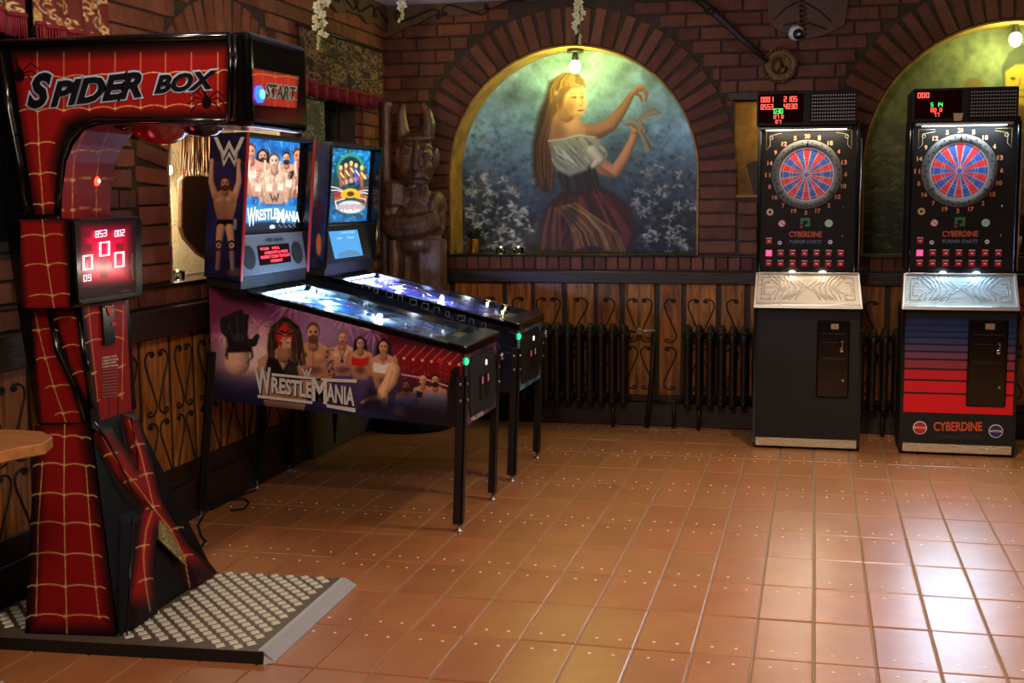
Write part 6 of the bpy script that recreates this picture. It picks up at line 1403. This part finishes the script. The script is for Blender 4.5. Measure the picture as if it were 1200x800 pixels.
for k, q in enumerate(cand):
    if k < 300: inst('tread_stud', sme, q, pl_, (1.0, 1.05, 1))
    else: rest.prism([q + Vector(v) for v in ((-.021, 0, 0), (0, -.021, 0), (.021, 0, 0), (0, .021, 0))], [q + Vector(v) for v in ((-.017, 0, .003), (0, -.017, .003), (.017, 0, .003), (0, .017, .003))])
if len(cand) > 300: tag(rest.build('tread_stud', M_STUD, pl_), kind='stuff')

# ================================================================ CARVED TOTEM
tp = PY(486, 300, 8.35); TZ = lambda x, y, dy=0: PY(430 + x / 3.33, 100 + y / 3.33, 8.36) + Vector((0, dy, 0)); u1 = .0059 / 3.33 * 1.0
tot = thing('carved_totem', (tp.x, 8.4, 0), 'dark carved wooden figure with horns, long moustached face and staff in the corner', 'wooden statue')
m = MB(); k_ = u1
def B(x, y, rx, ry, rd, dy=0, rot=0): m.ball(TZ(x, y, dy), (rx * k_, rd, ry * k_), R=Matrix.Rotation(rot, 3, 'Y') if rot else None)
B(195, 300, 74, 110, .10, 0); B(190, 225, 60, 45, .09, 0.01); B(195, 210, 66, 16, .11, -.01); B(200, 345, 52, 44, .10, -.02)
m.tube([TZ(150, 215), TZ(138, 150), TZ(136, 100), TZ(148, 68)], [.05, .04, .03, .012]); m.tube([TZ(232, 210), TZ(244, 150), TZ(236, 100), TZ(214, 66)], [.055, .045, .032, .014])
B(122, 280, 14, 46, .05, 0.02); B(268, 280, 10, 40, .05, .02)
m.tube([TZ(206, 232, -.08), TZ(210, 290, -.12), TZ(212, 335, -.14)], [.016, .022, .032]); B(196, 335, 10, 9, .03, -.10); B(228, 333, 10, 9, .03, -.10)
for x, d_ in ((168, -1), (248, 1)):
    m.tube([TZ(x - 28, 258, -.07), TZ(x, 240, -.10), TZ(x + 26, 250, -.08)], [.010, .018, .010]); B(x, 276, 24, 11, .03, -.075); m.tube([TZ(x - 26, 290, -.07), TZ(x, 300, -.09), TZ(x + 24, 290, -.08)], .008); B(x, 318, 22, 16, .03, -.07)
m.tube([TZ(160, 372, -.07), TZ(188, 358, -.11), TZ(212, 356, -.12), TZ(240, 356, -.10), TZ(256, 372, -.07)], [.01, .018, .02, .018, .01]); m.tube([TZ(172, 384, -.08), TZ(206, 380, -.11), TZ(240, 384, -.08)], .012)
for i in range(6): x = 160 + i * 17; m.tube([TZ(x, 392, -.06), TZ(x + 1, 440, -.10), TZ(x + 2, 490, -.09)], [.016, .018, .012])
B(205, 520, 104, 120, .17, .02); B(270, 470, 40, 60, .12, 0); B(115, 480, 42, 60, .12, .02)
m.tube([TZ(92, 540, -.06), TZ(150, 555, -.14), TZ(220, 550, -.15), TZ(292, 520, -.08)], [.07, .085, .085, .07])
m.tube([TZ(82, 65, -.03), TZ(86, 300, -.05), TZ(92, 560, -.06)], [.042, .036, .04], n=10); m.tube([TZ(56, 60, 0), TZ(62, 400, 0), TZ(70, 760, 0)], [.022, .028, .03])
for i in range(4): m.tube([TZ(92, 392 + i * 24, -.10), TZ(130, 388 + i * 24, -.15), TZ(166, 396 + i * 22, -.12)], [.018, .022, .016])
B(126, 420, 36, 54, .07, -.06)
for x, w in ((120, .07), (165, .09), (225, .11), (272, .08)): m.tube([TZ(x, 600, -.02), TZ(x + 4, 700, -.03), TZ(x + 6, 820, -.03), Vector((TZ(x + 6, 820).x, 8.33, .08))], [w, w * .95, w, w * 1.1])
B(205, 620, 96, 60, .16, 0)
ob = m.build('t', M_CARVE); rm = ob.modifiers.new('r', 'REMESH'); rm.mode = 'VOXEL'; rm.voxel_size = .011; rm.use_smooth_shade = True
dg = bpy.context.evaluated_depsgraph_get(); me = bpy.data.meshes.new_from_object(ob.evaluated_get(dg)); bpy.data.objects.remove(ob)
me.name = 'figure'; me.materials.clear(); me.materials.append(M_CARVE); ob = bpy.data.objects.new('figure', me); COL.objects.link(ob); adopt(ob, tot)
bc = PZ(468, 502, 0); 
MB().lathe([(.29, 0), (.30, .02), (.30, .09), (.29, .10)], (bc.x + .06, 8.36, 0), n=40).build('round_base', M_BLACKM, tot)

# ================================================================ RADIATORS
def section():
    m = MB()
    for y in (-.055, 0, .055): m.tube([(0, y, .19), (0, y, .24), (0, y, .64), (0, y, .70)], [.026, .023, .023, .026], n=8)
    for z, s in ((.705, 1), (.185, -1)): m.tube([(0, -.07, z - s * .03), (0, -.055, z), (0, 0, z + s * .012), (0, .055, z), (0, .07, z - s * .03)], [.016, .024, .026, .024, .016], n=8)
    for z in (.665, .225): m.tube([(-.043, 0, z), (.043, 0, z)], .024, n=8)
    return protomesh(m, 'radiator_section', [M_IRON])
sec = section()
def radiator(u0, u1_, lab):
    xa, xb_ = PY(u0, 400, 8.63).x, PY(u1_, 400, 8.63).x; n = max(2, int(round((xb_ - xa) / .078)))
    t = thing('radiator', ((xa + xb_) / 2, 8.63, 0), lab, 'radiator')
    for i in range(n): inst('radiator_section', sec, (xa + (i + .5) * (xb_ - xa) / n, 8.63, 0), t, (1, 1, 1))
    for i in (1, n - 2): 
        x = xa + (i + .5) * (xb_ - xa) / n; MB().tube([(x, 8.63, .18), (x, 8.63, 0)], .013).build('foot', M_IRON, t)
    return t
radiator(560, 738, 'ribbed cast iron radiator between the far pinball machine and the pipe valve')
radiator(800, 1058, 'ribbed cast iron radiator running behind the plain black dart machine')
t = thing('heating_pipes', PY(760, 480, 8.66), 'dark heating pipe with a chrome valve between the two radiators', 'pipe')
MB().tube([PY(738, 388, 8.64), PY(768, 388, 8.64)], .012).build('cross_pipe', M_STEEL, t); MB().lathe([(.022, -.03), (.026, -.01), (.026, .01), (.016, .02)], PY(750, 388, 8.62), 'y', 12).build('valve', M_CHROME, t)
q = PY(758, 494, 8.66); MB().tube([PY(766, 389, 8.66), PY(764, 440, 8.66), Vector((q.x, 8.66, 0.0))], .018).build('riser_pipe', M_IRON, t)
MB().tube([PY(766, 470, 8.67), PY(800, 470, 8.67)], .014).build('return_pipe', M_IRON, t); q = PY(789, 490, 8.66); MB().tube([PY(790, 470, 8.67), Vector((q.x, 8.67, 0))], .012).build('drop_pipe', M_IRON, t)

# ================================================================ SMALL THINGS IN THE NICHES
def votive(p, lab):
    t = thing('candle_holder', p, lab, 'candle', 'tealight candle holders')
    MB().lathe([(.030, 0), (.036, .004), (.040, .048), (.037, .048), (.033, .006), (.002, .006)], p, n=18).build('glass_cup', glass('cup_glass', (.9, .92, .9, 1), .06, 1.4), t)
    w = MB().lathe([(.028, .007), (.028, .028), (.002, .026)], p, n=14).build('wax', mat('wax', S(240, 225, 190), .5, emit=.5, ecol=(1, .8, .5, 1)), t)
    MB().lathe([(.002, .028), (.007, .036), (.005, .046), (.001, .056)], p, n=8).build('flame', glow('flame', (1, .75, .35, 1), 40), t)
    lamp('candle_light', 'POINT', p + Vector((0, -.02, .07)), .22, (1, .75, .42), .01)
    return t
def niche_pt(u, Y): return Vector((PY(u, 295, Y).x, Y, 1.214))
votive(niche_pt(587, YB + .05), 'left of two tealights on the sill below the woman painting')
votive(niche_pt(607.5, YB + .05), 'right of two tealights on the sill below the woman painting')
q = PX(208, 326, XL - .05); votive(Vector((XL - .05, q.y, 1.217)), 'tealight on the sill of the cream niche in the left wall')
p = niche_pt(555, YB + .07); t = thing('potted_plant', p, 'small green plant in a shiny brass pot in the niche corner', 'plant')
MB().lathe([(.040, 0), (.042, .01), (.042, .105), (.045, .11), (.038, .11), (.036, .09), (.002, .09)], p, n=24).build('pot', M_BRASS, t)
fo = MB()
for i in range(70):
    a_ = rg.uniform(0, 6.28); l = rg.uniform(.04, .12); b = p + Vector((0, 0, .10)); tip = b + Vector((math.cos(a_) * l, math.sin(a_) * l * .6, rg.uniform(.01, .10))); s = Vector((-math.sin(a_), math.cos(a_), 0)) * .014; mid = (b + tip) / 2 + Vector((0, 0, .02))
    fo.poly([b, mid + s, tip, mid - s])
tag(fo.build('foliage', M_LEAF, t), kind='stuff')
p = Vector((PY(1191, 300, YB + .05).x, YB + .05, 1.214)); t = thing('glass_lantern', p, 'clear glass jar lantern with wire handle at the right of the striped dart machine', 'lantern')
MB().lathe([(.05, 0), (.055, .02), (.055, .20), (.04, .24), (.04, .27), (.037, .27), (.037, .24), (.051, .19), (.051, .02), (.002, .01)], p, n=20).build('jar', glass('cup_glass', (.9, .92, .9, 1), .06, 1.4), t)
MB().tube([p + Vector((.055 * math.cos(a_), 0, .27 + .16 * math.sin(a_))) for a_ in np.linspace(0, math.pi, 14)], .0025, n=5).build('handle', M_IRON, t); MB().tube([p + Vector((.03, 0, .01)), p + Vector((.03, 0, .13))], .022).build('candle', mat('candle_cream', S(220, 205, 160), .5), t)
# hanging boards in the left niche
def ps(L, X): return [PX(u, v, X) for u, v in L]
t = thing('wooden_board', PX(230, 260, XL - .03), 'smooth dark brown board with rounded corner hanging beside the glowing lamp', 'board')
MB().ext(ps([(208, 210), (212, 205), (228, 204), (262, 212), (262, 316), (246, 308), (228, 298), (212, 280), (207, 266)], XL - .05), (.03, 0, 0)).build('panel', mat('brown_board', S(92, 56, 36), .4, var=.5, vscale=5, bump=.2, bscale=12, stretch=(1, 6, 1), coat=.3), t, bevel=.006)
MB().tube([PX(232, 205, XL - .035), PX(233, 130, XL - .035), Vector((XL - .035, PX(233, 130, XL).y, 2.55))], .004).build('cord', M_BLACKM, t)
t = thing('straw_bundle', PX(232, 200, XL + .0), 'brown bundle of straw hanging above the dark rounded board', 'straw bundle')
fo = MB()
for i in range(90):
    x = rg.uniform(212, 262); q = PX(x, rg.uniform(196, 208), XL - .01 + rg.uniform(-.015, .02)); w = PX(214 + (x - 212) * .9, 140, XL - .01); fo.tube([w, (q + w) / 2 + Vector((rg.uniform(-.004, .004), rg.uniform(-.006, .006), 0)), q], .004, n=4)
tag(fo.build('straw', mat('straw', S(124, 82, 48), .7, var=.5, vscale=30), t), kind='stuff')
MB().ext(ps([(210, 136), (262, 140), (262, 148), (210, 144)], XL - .03), (.045, 0, 0)).build('binding', M_BEAM, t)

# ================================================================ CURTAINS
M_CLOTH = vmat('brocade', .75); M_FRINGE = mat('fringe_red', S(150, 26, 50), .7, var=.4, vscale=60)
def damask(w, h, bg, gold, n, seed):
    c = Cv(w, h, 0, 0, 1, 1.6, bg); r = random.Random(seed)
    for i in range(n):
        x, y = r.uniform(0, w), r.uniform(0, h); R = r.uniform(9, 20); a0 = r.uniform(0, 6.28); d_ = r.choice((-1, 1))
        c.line([(x + R * (1 - q / 13) * math.cos(a0 + d_ * q * .55), y + R * (1 - q / 13) * math.sin(a0 + d_ * q * .55)) for q in range(12)], r.uniform(2.6, 4.2), r.choice(gold), .95)
        if i % 3 == 0: c.ell(x + R, y, 7, 3.4, gold[0], a0, .3)
    return c
def valance(name, Y0, Y1, z0, z1, cvx, label, folds, X=XL + .06, amp=.022, fr=.07, slope=0, group=None):
    t = thing(name, (X, (Y0 + Y1) / 2, z1), label, 'curtain', group)
    nu, nv = int((Y1 - Y0) * 150), int((z1 - z0) * 260); s = np.linspace(0, 1, nu)[None]; h = np.linspace(0, 1, nv)[:, None]
    G = np.zeros((nv, nu, 3)); G[..., 1] = Y0 + (Y1 - Y0) * s; G[..., 2] = z1 - (z1 - z0 - slope * s) * h
    fold = np.sin(s * folds * 6.283 + .6 * np.sin(s * 9)) ; G[..., 0] = X + amp * fold * (.35 + .65 * h)
    def uv(P): P = np.asarray(P); return (P[..., 1] - Y0) / (Y1 - Y0) * (cvx.w - 2), (z1 - P[..., 2]) / (z1 - z0) * (cvx.h - 2)
    o = art('cloth', G, cvx, M_CLOTH, t, uv=uv); sm_ = o.modifiers.new('s', 'SOLIDIFY'); sm_.thickness = .004
    if fr:
        f = MB(); n = int((Y1 - Y0) / .009)
        for i in range(n):
            s_ = (i + .5) / n; y = Y0 + (Y1 - Y0) * s_; zb2 = z0 + slope * s_; x = X + amp * math.sin(s_ * folds * 6.283 + .6 * math.sin(s_ * 9))
            f.tube([(x + .004, y, zb2 + .02), (x + .006, y + rg.uniform(-.002, .002), zb2 - fr * rg.uniform(.9, 1.05))], [.005, .004], n=4)
        tag(f.build('fringe', M_FRINGE, t), kind='stuff')
        nb_ = 40; b_ = [(X + .006 + amp * math.sin(q / nb_ * folds * 6.283 + .6 * math.sin(q / nb_ * 9)), Y0 + (Y1 - Y0) * q / nb_, z0 + slope * q / nb_ + .012) for q in range(nb_ + 1)]
        MB().tube(b_, .010, n=6).build('hem_band', M_FRINGE, t)
    MB().tube([(X, Y0 - .03, z1 + .012), (X, Y1 + .03, z1 + .012)], .012).tube([(X, Y0 + .05, z1 + .012), (XL, Y0 + .05, z1 + .012)], .006).tube([(X, Y1 - .05, z1 + .012), (XL, Y1 - .05, z1 + .012)], .006).build('curtain_rod', M_BEAM, t)
    return t
GO = [(236, 206, 136), (206, 170, 104), (250, 226, 164)]
yA = PX(29, 20, XL + .06).y; yB_ = PX(39, 20, XL + .06).y; yC = PX(126, 20, XL + .06).y
valance('valance_curtain', 3.3, yA, 2.335, 2.72, damask(300, 220, (110, 36, 32), GO, 110, 3), 'gold on maroon brocade valance at the far left edge above the boxing machine', 5, fr=.075)
valance('valance_curtain', yB_, yC, 2.315, 2.72, damask(360, 220, (110, 36, 32), GO, 130, 4), 'gold on maroon brocade valance with red fringe beside the brick pier', 4, fr=.075)
y0 = PX(352, 80, XL + .06).y; y1 = PX(448, 90, XL + .06).y
valance('valance_curtain', y0, y1, 2.33, 2.66, damask(520, 170, (52, 26, 24), [(150, 118, 80), (120, 92, 60)], 230, 5), 'long shaded brocade valance with plain red hem over the window near the corner', 9, fr=.075)  # cloth colours darkened to carry the weaker light in this corner
ya = PX(354, 140, XL + .04).y; yb2 = PX(381, 140, XL + .04).y
valance('side_curtain', ya, yb2, 1.3, 2.24, damask(120, 500, (92, 88, 70), [(150, 146, 122), (60, 56, 44)], 120, 6), 'pale grey patterned side curtain under the long shaded valance', 3, X=XL + .035, fr=0)

# ================================================================ ORCHID GARLANDS
fm = MB()
for k in range(5):
    a_ = k * 2 * math.pi / 5 + .3; c, s = math.cos(a_), math.sin(a_); r = .034 if k % 2 else .030
    P_ = [(0, 0, 0), (c * r * .5 - s * r * .42, -.006, s * r * .5 + c * r * .42), (c * r, -.010, s * r), (c * r * .5 + s * r * .42, -.006, s * r * .5 - c * r * .42)]
    fm.poly(P_); fm.poly([(x * .98, y + .002, z * .98) for x, y, z in P_][::-1])
fm.ball((0, -.006, 0), .007, nu=8, nv=6, m=1)
fme = protomesh(fm, 'blossom', [M_PETAL, mat('orchid_heart', S(214, 206, 120), .5)])
bd = protomesh(MB().ball((0, 0, 0), (.010, .010, .017), nu=8, nv=6), 'bud', [mat('bud_green', S(200, 208, 130), .5)])
def garland(u, v, Y, n, lab, sway=5):
    top = PY(u, -10, Y); tipp = PY(u, v, Y); t = thing('orchid_garland', Vector((top.x, Y, ZC + .02)), lab, 'flower garland', )
    MB().tube([Vector((top.x, Y, ZC + .04)), top, (top + tipp) / 2 + Vector((.012, 0, 0)), tipp], .004, n=6).build('stem', M_STEM, t)
    for i in range(n):
        vv_ = -8 + (v - 4) * (i / n); q = PY(u + rg.uniform(-sway, sway) * (1 - .3 * i / n), vv_ , Y + rg.uniform(-.03, .03))
        o = inst('blossom', fme, q, t, [rg.uniform(.8, 1.15) * (1 - .25 * i / n)] * 3); o.rotation_euler = (rg.uniform(-.8, .8), rg.uniform(-3, 3), rg.uniform(-.8, .8))
    for i in range(4): q = PY(u + rg.uniform(-3, 3), v - i * 4, Y); inst('bud', bd, q, t, rot=(rg.uniform(-.5, .5), rg.uniform(-.6, .6), 0))
garland(375, 56, 7.0, 18, 'longest white orchid garland, hanging left of the corner', 9)
garland(470, 24, 7.2, 7, 'short white orchid garland hanging at the corner of the room', 4)
garland(678, 50, 8.35, 14, 'white orchid garland hanging just above the niche lamp', 7)

# ================================================================ ON THE BACK WALL
q = PY(914, 77, YB - .03); t = thing('wall_plate', q, 'round dark bronze relief plate hanging above the plain black dart machine', 'plate')
R_ = 21 * (PY(915, 77, YB).x - PY(914, 77, YB).x)
M_BRZ = mat('bronze', S(112, 84, 54), .38, metal=.8, bump=.5, bscale=50, var=.4, vscale=20)
MB().lathe([(R_ * .96, .012), (R_, 0), (R_ * .97, -.018), (R_ * .88, -.014), (R_ * .62, -.002), (R_ * .56, -.010), (R_ * .5, -.004), (.002, -.006)], (q.x, YB - .03, q.z), 'y', 40).build('dish', M_BRZ, t)
for k in range(24): a_ = k * math.pi / 12; MB().ball((q.x + R_ * .93 * math.cos(a_), YB - .046, q.z + R_ * .93 * math.sin(a_)), (.012, .006, .012), nu=8, nv=5).build('rim_bead', M_BRZ, t)
MB().ball((q.x - .01, YB - .038, q.z), (.035, .02, .05)).ball((q.x + .02, YB - .036, q.z - .03), (.03, .015, .03)).build('relief', M_BRZ, t)
q = PY(933, 38, YB - .085); t = thing('security_camera', Vector((q.x, YB, q.z)), 'small white dome security camera under the laced brown hide decoration', 'camera')
MB().lathe([(.052, .045), (.052, .02), (.044, 0), (.03, -.02)], (q.x, YB - .085, q.z), 'y', 24).build('mount', mat('camera_white', S(225, 225, 222), .35), t)
MB().ball((q.x + .014, YB - .11, q.z - .014), .036).build('lens_ball', M_BLACK, t); MB().ball((q.x + .02, YB - .141, q.z - .02), (.014, .008, .014)).build('lens', M_CHROME, t)
t = thing('hide_decoration', PY(945, 10, YB - .03), 'brown hide shaped decoration with laced centre at the top of the back wall', 'wall decoration')
M_HIDE = mat('hide_brown', S(96, 56, 40), .5, var=.5, vscale=9, bump=.5, bscale=20)
pb_ = lambda L, Y=YB - .012: [PY(u, v, Y) for u, v in L]
MB().ext(pb_([(893, -14), (937, -14), (938, 44), (914, 38), (899, 26), (900, 10)]), (0, -.02, 0)).build('wing', M_HIDE, t, bevel=.003); MB().ext(pb_([(943, -14), (998, -14), (992, 16), (990, 30), (966, 42), (943, 46)]), (0, -.02, 0)).build('wing', M_HIDE, t, bevel=.003)
for i in range(9): a_, b_ = pb_([(936, -8 + i * 6), (946, -8 + i * 6)], YB - .036); MB().tube([a_, b_], .007, n=6).build('lacing', M_STRAP if 'M_STRAP' in globals() else M_CORN, t)
for L_ in ([(935, 2), (920, 10), (908, 22)], [(946, 4), (962, 14), (975, 26)], [(935, 26), (918, 30)], [(946, 26), (968, 34)]): MB().tube(pb_(L_, YB - .034), .005, n=5).build('incised_line', M_SCROLL, t)
t = thing('long_pole', PY(856, 36, YB - .03), 'long dark pole slanting down from the top to the bronze plate', 'pole')
MB().tube(pb_([(806, -12), (836, 14), (868, 44), (900, 72)], YB - .035), [.030, .026, .022, .018]).build('shaft', M_BEAM, t); MB().lathe([(.034, -.02), (.036, 0), (.034, .02)], PY(834, 13, YB - .035), 'z', 12).build('collar', M_IRON, t)
t = thing('leaning_plank', PY(878, 226, YB + .06), 'dark wooden plank leaning in the small ochre wall niche', 'plank')
MB().ext(pb_([(875, 192), (890, 188), (900, 228), (884, 228)], YB + .12), (0, -.025, 0)).build('plank', M_BEAM, t, bevel=.003)

# ================================================================ TABLE AND CABLES
zt2 = .87; top = [PZ(u, v, zt2) for u, v in ((-70, 500), (20, 503), (50, 505), (62, 511), (52, 519), (22, 524), (0, 529), (-70, 540))]
for q in top: q.x = max(q.x, XL + .06)
t = thing('wooden_table', (top[7].x + .2, (top[0].y + top[7].y) / 2, 0), 'rustic live edge wooden table corner in front of the boxing machine', 'table')
MB().prism([q - Vector((0, 0, .038)) for q in top], top).build('tabletop', mat('table_wood', S(196, 132, 78), .4, var=.35, vscale=6, bump=.2, bscale=16, stretch=(1, 6, 6)), t, bevel=.004)
xm = PZ(-25, 520, zt2); MB().box(xm.x - .05, xm.x, xm.y - .04, xm.y + .04, 0, zt2 - .04).build('leg', M_BEAM, t, bevel=.004)
c0 = PZ(243, 598, 0); c1 = PZ(268, 585, 0); t = thing('power_strip', c0, 'black power strip with cables on the floor below the nearer pinball machine', 'power strip')
d_ = (c1 - c0).normalized(); n_ = Vector((-d_.y, d_.x, 0)) * .03
MB().prism([c0 - n_, c1 - n_, c1 + n_, c0 + n_], [q + Vector((0, 0, .04)) for q in (c0 - n_, c1 - n_, c1 + n_, c0 + n_)]).build('strip_body', M_BLACKS, t, bevel=.004)
for L_ in ([(238, 604), (232, 615), (236, 628), (241, 634), (236, 640), (228, 644)], [(268, 586), (284, 584), (292, 588), (286, 596), (270, 598)], [(262, 584), (275, 578), (300, 574)]):
    pz_ = [PZ(u, v, .006) for u, v in L_]
    for q in pz_: q.x = max(q.x, XL + .06)
    MB().tube(pz_, .006, n=6).build('cable', M_BLACKM, t)
